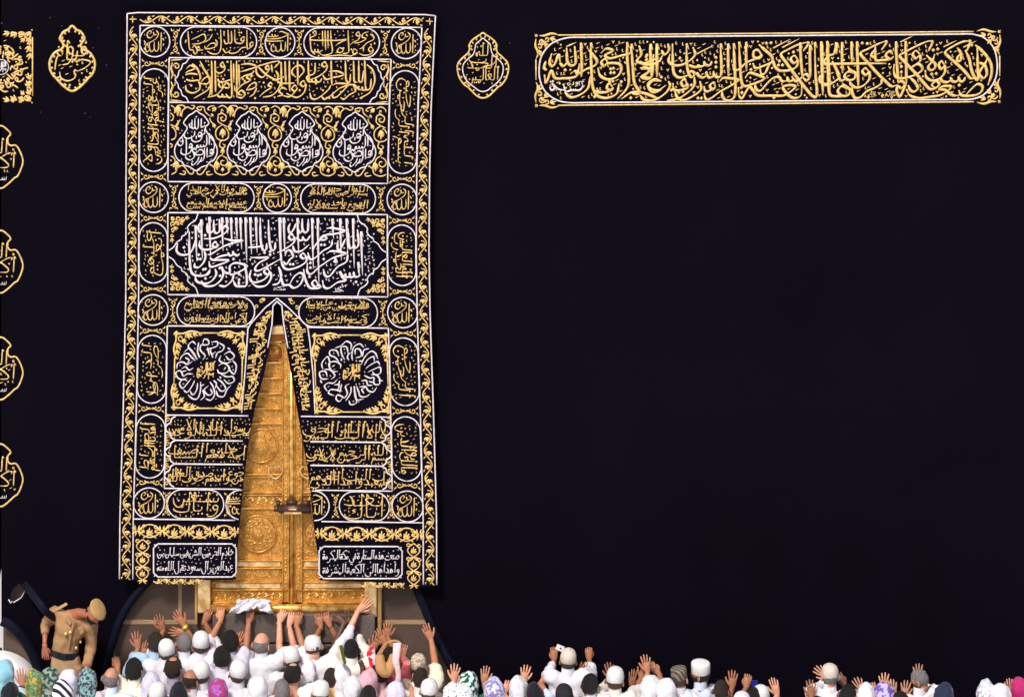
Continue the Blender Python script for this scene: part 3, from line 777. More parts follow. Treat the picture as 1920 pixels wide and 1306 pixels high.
# ---- the gold belt panel right of the medallion, every stroke drawn after the photograph
def SC_(ox, oy, k): return lambda pts: [(ox + x / k, oy + y / k) for x, y in pts]
b6, b7, b8 = SC_(840, 40, 4.8), SC_(1200, 40, 5.3333), SC_(1540, 40, 5.3333)
bel = Ink()
BW = 5.5
def bs(conv, *lines, w=BW):
    for l in lines: bel.line(conv(l), w, 'pen', n=6, nib=math.radians(38))
bs(b8, [(1540, 240), (1600, 290), (1660, 360), (1700, 440), (1700, 540), (1665, 640)], [(1440, 290), (1480, 380), (1500, 480), (1535, 565), (1570, 580), (1565, 450), (1560, 260)],
   [(1660, 370), (1640, 420), (1600, 480), (1580, 530), (1620, 570), (1655, 530), (1640, 450), (1590, 420), (1560, 430)],
   [(1470, 200), (1420, 205), (1330, 245), (1240, 310), (1300, 380), (1380, 450), (1450, 520), (1490, 570), (1545, 570)], [(1470, 195), (1490, 210), (1455, 300)],
   [(1360, 265), (1390, 310), (1400, 350), (1390, 395), (1360, 400), (1370, 350), (1420, 330)],
   [(1440, 560), (1420, 600), (1385, 595), (1370, 550)], [(1375, 580), (1350, 605), (1310, 600), (1290, 560)], [(1295, 590), (1260, 610), (1210, 600), (1190, 560)],
   [(1235, 440), (1200, 400), (1175, 440), (1200, 480), (1235, 450), (1232, 520), (1180, 575), (1110, 595), (1050, 560), (1040, 490)],
   [(1050, 340), (1100, 390), (1140, 430), (1130, 475), (1090, 490), (1070, 455), (1110, 400), (1135, 330)],
   [(985, 330), (945, 295), (915, 335), (945, 372), (985, 345), (990, 395), (940, 440), (890, 470), (960, 430), (1005, 455), (1000, 500), (920, 545), (850, 565), (800, 575), (745, 555), (725, 500), (730, 430)],
   [(1100, 195), (1040, 210), (930, 260), (830, 315), (785, 350), (850, 425), (960, 540), (1040, 635), (1090, 680), (1150, 665), (1180, 630), (1150, 600), (1105, 640), (1150, 675)],
   [(1100, 195), (1110, 220), (1070, 300)], [(745, 205), (755, 400), (770, 620)], [(840, 200), (850, 420), (850, 620)],
   [(760, 640), (755, 700), (785, 755), (820, 690), (855, 610)], [(770, 620), (800, 600), (835, 630), (800, 670), (760, 640)],
   [(870, 640), (890, 690), (930, 705), (965, 670), (935, 610), (880, 560)],
   [(640, 200), (560, 232), (460, 282), (392, 325), (470, 420), (560, 520), (640, 600), (700, 650), (760, 640)], [(640, 195), (650, 220), (600, 290)],
   [(715, 330), (680, 300), (645, 345), (690, 380), (725, 350)], [(690, 385), (600, 390), (545, 385), (540, 250)], [(545, 370), (500, 340), (540, 280)],
   [(600, 545), (600, 620), (540, 665), (450, 705), (395, 760), (335, 765), (308, 700), (310, 650)],
   [(650, 422), (400, 424), (120, 428), (40, 430), (35, 390), (80, 345), (130, 320), (145, 210)],
   [(300, 205), (310, 440)], [(355, 205), (365, 430), (370, 660)], [(205, 210), (212, 520)], [(155, 215), (150, 330)], [(60, 205), (75, 450), (85, 720)], [(10, 215), (15, 740)],
   [(475, 505), (440, 470), (412, 505), (445, 540), (478, 510), (480, 580), (420, 645), (350, 665), (295, 630), (285, 580)],
   [(265, 450), (290, 490), (340, 520), (330, 575), (270, 590), (232, 550), (270, 505), (320, 520)], [(240, 580), (190, 590), (150, 480), (110, 400)],
   [(210, 620), (240, 650), (290, 690), (270, 740), (205, 745), (165, 700), (205, 650), (260, 680)], [(260, 745), (150, 752), (90, 740), (85, 700)],
   [(110, 400), (150, 480), (180, 555), (140, 600), (60, 640), (0, 620)],
   [(1440, 745), (1500, 680), (1560, 630), (1610, 650), (1600, 705), (1540, 740), (1440, 748), (1395, 735), (1375, 690)], [(1395, 735), (1340, 745), (1290, 730), (1240, 690), (1180, 680), (1225, 650), (1300, 655), (1260, 700), (1190, 740), (1100, 755), (980, 770), (890, 745), (850, 680)])
bs(b7, [(1670, 212), (1590, 232), (1480, 285), (1410, 332), (1460, 410), (1530, 510), (1600, 600), (1680, 700), (1730, 752), (1770, 735), (1755, 500), (1748, 210)], [(1670, 210), (1685, 230), (1630, 300)],
   [(1870, 200), (1880, 480), (1890, 700), (1915, 750)], [(1810, 205), (1820, 460), (1830, 740)], [(1920, 600), (1850, 630), (1800, 600), (1800, 540)], [(1700, 235), (1700, 400), (1705, 560)], [(1600, 215), (1610, 380), (1625, 560)],
   [(1060, 208), (1065, 500)], [(990, 208), (1000, 400), (1015, 600), (1050, 650), (1140, 625), (1245, 575), (1150, 530), (1090, 520), (1050, 570)], [(935, 222), (945, 400), (955, 680), (935, 770), (870, 795), (825, 750), (825, 690)], [(880, 225), (885, 560)],
   [(805, 225), (815, 500), (790, 560), (745, 545), (735, 500)], [(745, 545), (700, 565), (670, 540), (665, 500)], [(670, 540), (630, 565), (585, 545), (570, 510)],
   [(465, 225), (470, 430), (490, 530), (520, 560), (548, 525), (510, 500), (490, 530)], [(325, 225), (330, 450), (345, 530), (390, 565), (450, 555), (490, 535)], [(165, 225), (170, 560)], [(105, 230), (112, 560)],
   [(1578, 385), (1545, 345), (1508, 380), (1540, 420), (1578, 395), (1565, 455), (1500, 490), (1400, 495), (1350, 455), (1330, 405), (1290, 440), (1255, 515), (1215, 530), (1200, 470)],
   [(1625, 560), (1665, 595), (1692, 565), (1660, 530), (1620, 560), (1580, 600), (1540, 590), (1520, 550)], [(1535, 590), (1490, 600), (1470, 555)], [(1480, 595), (1420, 600), (1390, 560), (1330, 570), (1275, 620), (1205, 695), (1160, 675), (1150, 610)],
   [(1620, 640), (1610, 740), (1550, 770), (1490, 745), (1430, 665), (1490, 640), (1555, 655), (1500, 710), (1430, 745), (1340, 745), (1180, 742), (1130, 690), (1095, 660), (1055, 715), (1020, 772), (990, 740), (985, 660)],
   [(1190, 235), (1250, 290), (1315, 350), (1320, 405), (1250, 442), (1160, 470), (1128, 420)], [(1215, 335), (1180, 290), (1140, 300), (1140, 360), (1200, 370), (1215, 340), (1170, 372), (1065, 415), (1000, 475), (945, 490), (928, 430)],
   [(800, 600), (830, 570), (900, 572), (985, 590), (900, 650), (800, 705), (720, 765), (665, 785), (640, 720)],
   [(755, 655), (735, 615), (700, 645), (725, 685), (755, 660), (700, 695), (655, 700), (640, 650)], [(600, 600), (612, 680), (545, 740), (440, 790), (375, 765), (350, 700)],
   [(545, 560), (540, 650), (450, 735), (370, 780), (270, 795)], [(720, 400), (700, 440), (655, 435), (640, 400)], [(655, 435), (610, 455), (570, 440)], [(600, 455), (545, 460), (490, 440)],
   [(530, 260), (552, 330), (510, 385), (425, 435), (335, 440), (288, 400), (300, 330)],
   [(470, 625), (445, 580), (412, 615), (440, 655), (470, 630), (470, 670), (400, 692), (340, 685), (330, 620)], [(285, 600), (300, 650), (250, 725), (140, 790), (40, 785), (0, 740)],
   [(215, 600), (140, 582), (85, 620), (95, 670), (180, 692), (260, 640)], [(280, 225), (290, 290), (245, 335), (215, 290)], [(225, 345), (190, 405), (120, 432), (40, 432), (0, 400)], [(0, 470), (60, 465), (92, 500), (40, 560), (105, 560)])
bs(b6, [(1195, 195), (1205, 380), (1200, 500)], [(1285, 195), (1290, 400), (1305, 600), (1350, 645), (1400, 630)], [(1610, 190), (1615, 350), (1628, 540), (1600, 620), (1525, 700)], [(1650, 205), (1665, 430), (1680, 560), (1730, 645), (1690, 655), (1640, 640)], [(1820, 205), (1825, 400)], [(1880, 205), (1885, 480)],
   [(1140, 225), (1150, 370), (1110, 400), (1075, 360), (1068, 240)], [(1075, 370), (1040, 405), (1005, 375)], [(935, 290), (915, 370), (935, 405), (965, 380), (995, 300), (1010, 370)],
   [(1265, 260), (1310, 310), (1342, 360), (1320, 400), (1240, 435), (1175, 470), (1185, 380)], [(1375, 290), (1425, 248), (1485, 268), (1415, 305), (1450, 335), (1510, 325), (1560, 310), (1640, 290), (1645, 230)],
   [(1440, 375), (1415, 340), (1380, 370), (1405, 405), (1440, 380), (1540, 385), (1560, 440), (1520, 500), (1440, 525), (1370, 490), (1350, 420)],
   [(1100, 475), (1145, 448), (1160, 490), (1110, 510), (1040, 515), (965, 512), (930, 445), (900, 520), (880, 555), (868, 480)],
   [(1480, 590), (1450, 560), (1430, 600), (1465, 625), (1485, 600), (1440, 635), (1360, 640), (1340, 600)], [(1310, 640), (1360, 680), (1440, 690), (1520, 650), (1540, 560)],
   [(1280, 500), (1262, 600), (1190, 662), (1105, 685), (1050, 640)], [(1740, 435), (1800, 425), (1830, 440), (1740, 500), (1830, 505), (1850, 300)], [(1920, 540), (1850, 535), (1805, 590), (1850, 640), (1920, 620)], [(1560, 700), (1660, 640), (1770, 650), (1900, 700)],
   [(880, 360), (865, 420), (890, 440)], [(1720, 220), (1740, 300), (1700, 360), (1770, 380), (1820, 360), (1900, 330)])
for conv, ds in ((b8, [(1120, 290), (1165, 280), (1105, 530), (1150, 525), (410, 220), (460, 225), (800, 455), (800, 510), (1505, 240), (1380, 640)]), (b7, [(1265, 222), (1310, 218), (1395, 400), (1385, 440), (1425, 440), (760, 365), (760, 412), (760, 460), (1535, 310), (1110, 485), (1015, 665), (1020, 715), (580, 770), (615, 770), (400, 370), (405, 500), (215, 560), (315, 690), (390, 712), (430, 705), (1340, 765), (515, 640), (70, 340), (70, 385)]),
                 (b6, [(1465, 430), (1490, 425), (1465, 465), (1495, 465), (1785, 320), (1785, 350), (1055, 440), (1455, 545), (1485, 540), (1320, 680), (1645, 690), (1560, 545)])):
    for x, y in ds: q = conv([(x, y)])[0]; bel.dot(q[0], q[1], 2.4)
for conv, xs in ((b8, [(300, 205), (355, 205), (205, 210), (155, 215), (60, 205), (745, 205), (840, 200)]), (b7, [(1870, 200), (1810, 205), (1748, 210), (1700, 235), (1600, 215), (1060, 208), (990, 208), (935, 222), (880, 225), (805, 225), (465, 225), (165, 225), (105, 230)]), (b6, [(1195, 195), (1285, 195), (1610, 190), (1650, 205), (1820, 205), (1880, 205)])):
    for x, y in xs: q = conv([(x, y)])[0]; bel.line([q, (q[0] + 4.6, q[1] + 11)], 4.6, 'taper')
for (x, y) in ((1222, 258), (1420, 262), (790, 210)): q = b8([(x, y), (x + 130, y - 65)]); bel.line(q, 2.6, 'taper')
for (x, y) in ((565, 330), (1330, 270), (1420, 265)): q = b7([(x, y), (x + 175, y - 90)]); bel.line(q, 2.6, 'taper')
q = b6([(1065, 230), (1155, 190)]); bel.line(q, 3.2, 'taper')
sprinkle(bel, [(1030, 78), (1845, 78), (1845, 184), (1030, 184)], 3.6, 1.8, lambda x, y: (1040 < x < 1825) or abs(y - 130) < 34)
fr = Ink()
tilt = lambda x: -(x - 1020) * .0085
for y0 in (66.5, 198.0): fr.line([(x, y0 + tilt(x)) for x in range(1046, 1834, 12)], 2.6, sm=False)
for x0, sg in ((1005, 1), (1874.5, -1)):
    t_ = tilt(x0)
    fr.line([(x0, 112 + t_), (x0, 150 + t_)], 2.6, sm=False)
    for sy, yc in ((1, 66 + t_), (-1, 199 + t_)):
        q = lambda a, b_: (x0 + sg * a, yc + sy * b_)
        fr.line([q(43, 0), q(30, -3), q(16, 1), q(6, 1)], 4.5, 'leaf'); fr.line([q(0, 45), q(4, 34), q(-1, 20), q(0, 6)], 4.5, 'leaf')
        for sp in (spiral(*q(11, 12), 7, .95, 0, 1), spiral(*q(20, 8), 5, .9, 2, -1), spiral(*q(7, 22), 5, .9, 4, 1)): fr.line(sp, 2.6)
        for a_, b_, an, L_ in ((3, 3, 3.9, 7), (16, 16, .8, 11), (26, 6, .25, 13), (5, 28, 1.3, 13), (10, 10, .8, 10)):
            an2 = math.atan2(sy * math.sin(an), sg * math.cos(an)); leafcluster(fr, *q(a_, b_), an2, L_, 3, .55)
fo = fr.build("belt_panel", GOLD, kis, dk, .004); fo["label"] = "long gold and white framed panel of writing along the belt"
bel.build("lettering", GOLD, fo, dk, .004)
wl = Ink()
sta = [(1070 + 25 * i, 71) for i in range(31)] + [(1833, 73.5), (1845, 78), (1862, 95), (1869, 118), (1869, 146), (1860, 168), (1843, 186), (1820, 193.5)] + [(1795 - 25 * i, 193.5) for i in range(30)] + [(1046, 189), (1024, 174), (1013, 152), (1011, 128), (1016, 104), (1032, 84), (1050, 75)]
wl.line([(x, y + tilt(x)) for x, y in sta], 2.8, closed=True, n=3)
wl.build("white_outline", SILVER, fo, dk, .004)
wl = Ink()
for l in ([(1210, 590), (1185, 620), (1110, 622), (1060, 632), (1040, 570)], [(1045, 620), (995, 612), (935, 560), (960, 600), (935, 622), (912, 595)]): wl.line(b6(l), 3.4, 'pen')
for x, y in ((1005, 560), (925, 545), (945, 540)): q = b6([(x, y)])[0]; wl.dot(q[0], q[1], 1.6)
for l in ([(1225, 545), (1205, 548), (1215, 580)], [(1195, 545), (1180, 548), (1185, 580)], [(1165, 548), (1150, 556), (1170, 562), (1148, 575)], [(1130, 545), (1128, 580)], [(1105, 560), (1085, 580), (1075, 560), (1100, 556)]): wl.line(b6(l), 1.6, 'pen')
wl.build("white_writing", SILVER, fo, dk, .004)
sg_ = Ink()
write(sg_, "مكة المكرمة", (1653, 172, 1679, 183), w=1.0, tiers=1, tall=.6, dens=0); write(sg_, "الكعبة", (1621, 172, 1642, 183), w=1.0, tiers=1, tall=.6, dens=0)
sg_.build("small_writing", GOLD, fo, dk, .004)
# ---- belt square at the corner, folded round the edge of the building
sq = Ink()
for (a, b_) in (((61, 70), (61, 180)), ((-56, 70), (-56, 180))): sq.line([a, b_], 2.6, sm=False)
for y in (57, 193): sq.line([(-56, y), (61, y)], 3.4, sm=False)
for sg, x0 in ((-1, 60), (1, -55)):
    for sy, y0 in ((1, 58), (-1, 192)):
        q = lambda a, b_: (x0 + sg * a, y0 + sy * b_)
        for sp in (spiral(*q(9, 9), 7, 1, 0, 1), spiral(*q(22, 6), 6, .9, 2, -1), spiral(*q(6, 22), 6, .9, 4, 1), spiral(*q(36, 5), 4, .9, 1, 1), spiral(*q(5, 36), 4, .9, 1, -1)): sq.line(sp, 3)
        for a_, b_, an, L_ in ((2, 2, .78, 14), (14, 3, .5, 14), (3, 14, 1.1, 14), (28, 4, .5, 15), (4, 28, 1.1, 15), (14, 14, .78, 11), (42, 3, .35, 14), (3, 42, 1.25, 14)):
            leafcluster(sq, *q(a_, b_), math.atan2(sy * math.sin(an), sg * math.cos(an)), L_, 3, .5)
so_ = sq.build("belt_square", GOLD, kis, dk, .004, wrap); so_["label"] = "gold square with a ring of writing at the corner of the belt"
def ring_text(ink, text, cx, cy, r0, r1, w, a0=-math.pi / 2, dens=1.0, flip=1):
    words = text.split()
    S_, D_, M_ = fit_words(words, 2, .6, 1.2)
    a = np.array([p for s_ in S_ for p in s_]); x0, x1, y0, y1 = a[:, 0].min(), a[:, 0].max(), a[:, 1].min(), a[:, 1].max()
    def M(p):
        u = (x1 - p[0]) / (x1 - x0 + 1.5); v_ = (p[1] - y0) / (y1 - y0)
        an = a0 - u * 2 * math.pi; r = r1 + (r0 - r1) * v_ if flip > 0 else r0 + (r1 - r0) * v_
        return (cx + r * math.cos(an), cy + r * math.sin(an))
    for s_ in S_: ink.line([M(p) for p in smooth_pts(s_, n=3)], w, 'pen', n=2)
    for p in D_: q = M(p); ink.dot(q[0], q[1], w * .5)
    if dens: sprinkle(ink, [(cx - r1, cy - r1), (cx + r1, cy - r1), (cx + r1, cy + r1), (cx - r1, cy + r1)], w, dens, lambda x, y: r0 < math.hypot(x - cx, y - cy) < r1)
tk = Ink(); ring_text(tk, "قل هو الله أحد الله الصمد لم يلد ولم يولد ولم يكن له كفوا أحد", 2, 126, 17, 51, 3.0)
tk.build("lettering", GOLD, so_, dk, .004, wrap)
tk = Ink(); tk.line(ring(2, 126, 14), 1.5, closed=True); write(tk, "بسم الله الرحمن الرحيم", (-8, 116, 12, 136), w=1.6, dens=0)
tk.build("centre_writing", SILVER, so_, dk, .004, wrap)
# ------------------------------------------------------------------ the door curtain
YL = np.array([18, 26, 330, 555, 775, 970, 1086.]); LX = np.array([238, 238.5, 236.5, 236, 231, 225, 224.])
YR = np.array([18, 30, 200, 330, 470, 590, 780, 970, 1098.]); RX = np.array([817, 816.5, 808.5, 805.5, 804.5, 806.5, 813, 818.5, 819.])
def cur(X, Y):
    X = np.asarray(X, float); Y = np.asarray(Y, float)
    t = np.interp(Y, [18, 340, 551, 776, 972, 1086], [4, 5, 6, 5.5, 8, 10.5]) * X / 580
    py = Y + t
    l = np.interp(py, YL, LX); r = np.interp(py, YR, RX)
    return (l + (r - l) * X / 580, py)
cu = lambda X, Y: tuple(float(a) for a in cur(X, Y))
SLY = [558, 612, 640, 700, 765, 830, 900, 970, 1040, 1090]
SLL = [519, 511, 507, 495.5, 478, 466, 457.5, 450.5, 444.5, 443]
SRY = [558, 607, 640, 690, 740, 790, 850, 900, 950, 1000, 1040, 1095]
SRR = [519, 530, 535, 544, 552.5, 561, 572, 580, 585, 590, 596, 600]
def notslit(x, y, m=1.2):
    if y < 560 or y > 1110: return True
    return x < np.interp(y, SLY, SLL) - m or x > np.interp(y, SRY, SRR) + m
dcur = empty("door_curtain", (-2.4, -.16, 2.3), "tall curtain of gold and white embroidered writing, parted over the golden door", "curtain")
outl = [cu(-1.5, 20), cu(581.5, 20)] + [cu(581.5, y) for y in (120, 220, 340, 450, 555, 660, 776, 870, 972, 1040)] + [(819.5, 1098), (780, 1099), (740, 1097), (700, 1090), (650, 1088), (599.5, 1087)]
outl += [(596, 1040), (590, 1000), (585, 950), (580, 900), (572, 850), (561, 790), (552.5, 740), (544, 690), (535, 640), (530, 612), (527, 574), (519.5, 566), (513, 573), (511.5, 612), (507, 640), (495.5, 700), (478, 765), (466, 830), (457.5, 900), (450.5, 970), (444.5, 1040), (442.5, 1086)]
outl += [(400, 1087), (350, 1086), (300, 1087), (255, 1088), (224, 1087)] + [cu(-1.5, y) for y in (1040, 972, 870, 776, 660, 555, 450, 340, 220, 120)]
v, f = cdt_sheet(outl, [], 16, dc)
n = len(v)
pf = srf(v[:, 0], v[:, 1], dc); pb = srf(v[:, 0], v[:, 1], dc, -.012)
edge = {}
for t in f:
    for a, b_ in zip(t, t[1:] + t[:1]): edge[(a, b_)] = 1
rim = [(a, b_, b_ + n, a + n) for a, b_ in edge if (b_, a) not in edge]
mesh_obj("cloth", np.vstack([pf, pb]), list(f) + [tuple(i + n for i in reversed(t)) for t in f] + rim, CURT, dcur)

def part(name, ink, m, parent=dcur, label=None, base=.004):
    o = ink.build(name, m, parent, dc, base)
    if o is not None and label: o["label"] = label
    return o
def CI(): return Ink(notslit)
LW = 2.5
def sub(p, k=60):
    """subdivide straight lines so that they follow the hang of the cloth"""
    out = []
    for a, b_ in zip(p, p[1:]):
        n_ = max(1, int(math.hypot(b_[0] - a[0], b_[1] - a[1]) / k))
        out += [(a[0] + (b_[0] - a[0]) * i / n_, a[1] + (b_[1] - a[1]) * i / n_) for i in range(n_)]
    return out + [p[-1]]
def cl(ink, p, w=LW, closed=False, sm=False, k=14, n=5):
    if closed and not sm: p = list(p) + [p[0]]
    q = [cu(*a) for a in (sub(p, k) if not sm else p)]
    ink.line(q, w, sm=sm, closed=closed and sm, n=n)
# outer frame lines
k = CI()
cl(k, [(0, 26), (0, 1085)]); cl(k, [(580, 26), (580, 1085)]); cl(k, [(0, 26), (20, 24), (300, 24), (560, 24), (580, 26)])
cl(k, [(24.5, 48), (24.5, 1085)]); cl(k, [(555.5, 48), (555.5, 1085)]); cl(k, [(24.5, 48), (555.5, 48)])
cl(k, [(80, 610), (236, 610)]); cl(k, [(345, 610), (500, 610)])
for y in (108, 191.5, 340, 398, 551.5, 777, 914): cl(k, [(80, y), (500, y)])
cl(k, [(24.5, 972), (555.5, 972)])
for x in (80, 500): cl(k, [(x, 108), (x, 340)]); cl(k, [(x, 398), (x, 551.5)]); cl(k, [(x, 610), (x, 914)])
part("white_frame", k, SILVER)
k = CI()
for x in (12.2, 567.8): vine(k, (x, 50), (x, 1084), 8.4, 53, 2.1, cu)
vine(k, (24, 36.5), (556, 36.5), 7.6, 52, 2.1, cu)
for x in (10, 570): leafcluster(k, *cu(x, 36), .8 if x < 99 else 2.4, 9, 4, 1.5)
part("vine_border", k, GOLD)


# ---- strokes drawn after the photograph, used where an inscription is repeated or large
c1 = SC_(220, 10, 6.194); c2 = SC_(520, 10, 6.194)
def off(pts, dx, dy, k=1.0): return [(dx + x * k, dy + y * k) for x, y in pts]
def rel_(conv, lines, ox, oy): return [[(x - ox, y - oy) for x, y in conv(l)] for l in lines]
RAB = rel_(c1, [[(532, 325), (530, 440), (526, 545)], [(500, 425), (500, 510), (475, 542), (452, 515), (450, 430)], [(452, 500), (430, 545), (405, 535), (392, 480), (398, 440)], [(400, 520), (368, 548), (350, 525), (352, 480), (372, 462), (380, 500)],
     [(470, 300), (498, 335), (480, 385), (420, 430), (345, 462)], [(478, 345), (450, 352), (440, 318)], [(445, 352), (405, 388), (372, 372), (372, 330), (400, 305), (418, 320), (395, 345)], [(330, 420), (345, 440), (335, 470)], [(548, 390), (565, 420)], [(560, 450), (552, 480)], [(335, 500), (340, 530)], [(430, 295), (442, 285)], [(575, 390), (590, 380)]], 293.5, 79.4)
HAS = rel_(c2, [[(112, 325), (110, 440), (106, 545)], [(82, 430), (80, 510), (55, 542), (32, 515), (30, 440)], [(32, 500), (5, 545), (-25, 535), (-35, 480)], [(-25, 520), (-60, 548), (-85, 525), (-80, 480), (-62, 462), (-50, 500)],
     [(5, 318), (40, 310), (105, 345), (55, 375), (-20, 395), (-135, 398)], [(0, 352), (-25, 372), (-45, 345)], [(-40, 370), (-65, 372), (-80, 340)], [(-75, 372), (-110, 370), (-135, 345), (-120, 320)], [(-138, 398), (-142, 420), (-60, 425), (60, 420)], [(-40, 310), (-30, 300)], [(-75, 315), (-65, 300)], [(135, 380), (150, 410)], [(140, 440), (132, 470)], [(-110, 440), (-100, 470)]], 523, 81)
c3 = SC_(220, 190, 6.194)
PEAR = rel_(c3, [[(990, 200), (988, 310)], [(955, 200), (955, 295), (935, 322), (915, 295), (915, 195)], [(915, 300), (895, 320), (880, 295), (882, 215)], [(880, 310), (858, 300), (850, 270), (872, 255)], [(1035, 275), (1010, 300), (990, 290)],
     [(950, 395), (965, 362), (995, 372), (990, 408), (955, 405), (1000, 395), (980, 452), (920, 472), (880, 448), (876, 400)], [(1030, 318), (1032, 368), (1005, 385)], [(915, 345), (905, 400), (840, 432), (795, 418), (792, 372)], [(935, 400), (930, 440)],
     [(1085, 368), (1088, 440), (1086, 505)], [(1100, 385), (1140, 450), (1148, 530), (1110, 600)], [(1055, 390), (1058, 490), (1035, 528), (1012, 505)], [(1020, 520), (995, 532), (980, 505)], [(985, 528), (960, 535), (945, 510), (930, 560), (905, 545), (890, 580), (925, 600), (940, 570)],
     [(850, 535), (862, 495), (885, 510), (875, 540), (845, 538), (885, 530), (862, 592), (800, 622), (755, 600), (758, 548)], [(812, 420), (818, 520), (815, 628)], [(768, 425), (775, 490), (745, 518), (716, 495), (725, 455)],
     [(1095, 600), (1105, 560), (1135, 570), (1130, 605), (1095, 605), (1140, 595), (1115, 628), (1065, 640)], [(1062, 535), (1062, 655)], [(1030, 540), (1030, 640), (1005, 690), (960, 700)], [(930, 610), (975, 562), (1015, 575), (1005, 615), (930, 622), (905, 600), (912, 645), (865, 682), (815, 660), (806, 612)],
     [(968, 640), (950, 690), (895, 742), (878, 715)], [(1000, 650), (985, 690), (940, 740)]], 370.2, 263)
PEARD = [(x - 370.2, y - 263) for x, y in c3([(755, 468), (778, 464), (1000, 340), (890, 700), (860, 640), (930, 180), (1030, 250)])]
PB1 = [[(795, 930), (805, 990), (870, 1020), (945, 990), (962, 930), (940, 880)], [(800, 740), (850, 700), (905, 735), (830, 765), (790, 790)], [(790, 810), (850, 795), (935, 805)], [(800, 862), (860, 880), (945, 868)], [(870, 680), (930, 740), (965, 830), (950, 880)],
     [(960, 650), (1000, 730), (1060, 830), (1082, 920), (1080, 1020), (1050, 1070)], [(1095, 645), (1100, 830), (1097, 1050)], [(1135, 645), (1140, 850), (1142, 1010)], [(965, 905), (1010, 850), (1060, 832), (1078, 870), (1040, 915), (965, 910)], [(1070, 940), (1050, 985), (960, 1042), (890, 1082)],
     [(1230, 930), (1205, 888), (1178, 920), (1205, 955), (1232, 935), (1210, 985), (1145, 1045), (1060, 1068)], [(1235, 950), (1262, 905), (1300, 925), (1290, 962), (1235, 955)], [(1245, 700), (1220, 665), (1200, 695), (1225, 722), (1245, 705), (1240, 760), (1185, 792), (1148, 770)], [(1165, 855), (1185, 890), (1240, 890), (1330, 860)],
     [(1320, 645), (1325, 850), (1330, 1050), (1290, 1070), (1260, 1030)], [(1270, 1062), (1235, 1065), (1215, 1030)], [(1225, 1062), (1185, 1065), (1160, 1040)], [(1385, 645), (1388, 850), (1390, 1070)], [(1350, 680), (1355, 900)], [(1412, 690), (1418, 940)],
     [(1395, 1068), (1450, 1075), (1482, 1030), (1440, 990), (1405, 1030), (1450, 1045)], [(1435, 690), (1530, 682), (1612, 712), (1535, 745), (1425, 775)], [(1590, 760), (1560, 795), (1475, 822), (1420, 860)], [(1580, 822), (1540, 808), (1502, 842), (1545, 872), (1450, 925), (1375, 995), (1360, 935)],
     [(1500, 985), (1545, 925), (1600, 900), (1612, 940), (1560, 975), (1495, 985)], [(1870, 648), (1800, 662), (1700, 690), (1630, 712), (1612, 750), (1630, 810), (1690, 838), (1745, 770)], [(1765, 735), (1745, 700), (1722, 725), (1745, 752), (1768, 738), (1740, 790)], [(1640, 720), (1720, 800), (1800, 850), (1900, 900)], [(1870, 650), (1880, 670), (1820, 730)],
     [(1620, 960), (1585, 1030), (1535, 1065)], [(1805, 925), (1775, 900), (1755, 935), (1790, 955), (1720, 1000), (1650, 1062)], [(1900, 900), (1865, 985), (1790, 1050), (1690, 1068)], [(1790, 690), (1800, 780)], [(1840, 760), (1870, 820), (1850, 860), (1800, 870)], [(1480, 870), (1480, 900)]]
PB2 = [[(1015, 640), (1020, 800), (1022, 950)], [(945, 645), (948, 800), (950, 880), (985, 885), (1000, 760)], [(885, 645), (890, 780), (895, 885), (930, 895)], [(790, 645), (795, 760), (800, 870), (840, 895), (850, 800)], [(625, 645), (628, 780), (635, 930)], [(360, 645), (362, 760), (370, 870), (350, 890)], [(235, 645), (238, 780), (240, 930)], [(140, 645), (142, 850), (145, 1000)], [(90, 650), (95, 800), (100, 900)], [(45, 660), (48, 850), (50, 960)],
     [(1040, 690), (1110, 760), (1132, 880), (1085, 1000), (1020, 1050), (955, 1080)], [(1090, 855), (1080, 960), (1035, 985), (1025, 940)], [(1030, 985), (995, 985), (985, 945)], [(990, 985), (945, 975), (885, 920), (910, 985), (895, 1010), (840, 1040), (775, 1092), (735, 1072)],
     [(905, 925), (830, 930), (760, 1000), (695, 1062), (645, 1070), (648, 1010)], [(640, 930), (700, 908), (835, 922), (725, 965), (605, 1062), (545, 1092), (508, 1050)], [(600, 772), (700, 768), (770, 812), (645, 842), (565, 862), (528, 810)], [(620, 930), (590, 985), (470, 1082), (400, 1085), (378, 1020)],
     [(578, 695), (548, 660), (518, 690), (545, 718), (578, 700), (562, 762), (475, 830), (380, 865)], [(520, 850), (490, 892), (455, 885), (445, 850)], [(455, 890), (410, 890), (395, 855)], [(405, 890), (365, 885), (345, 830), (430, 790), (440, 670)], [(330, 915), (300, 880), (268, 915), (300, 945), (332, 920), (312, 1012), (225, 1072), (105, 1025)],
     [(210, 880), (260, 830), (310, 760), (260, 700), (190, 730), (170, 790), (220, 840)], [(230, 960), (200, 930), (170, 975), (205, 1000), (235, 965), (150, 1060), (60, 1050)], [(110, 980), (60, 960), (20, 1000), (60, 1040), (0, 1060)], [(0, 900), (90, 910), (200, 905)], [(-20, 870), (40, 850), (80, 830)]]
PBD = c1([(1280, 660), (1040, 785), (1230, 860), (860, 935), (1460, 860), (1555, 830), (1850, 700), (1600, 1080), (1700, 900), (1860, 870)]) + c2([(575, 1080), (605, 1080), (530, 990), (975, 1080), (945, 950), (260, 990), (100, 860), (450, 910), (740, 1010)])
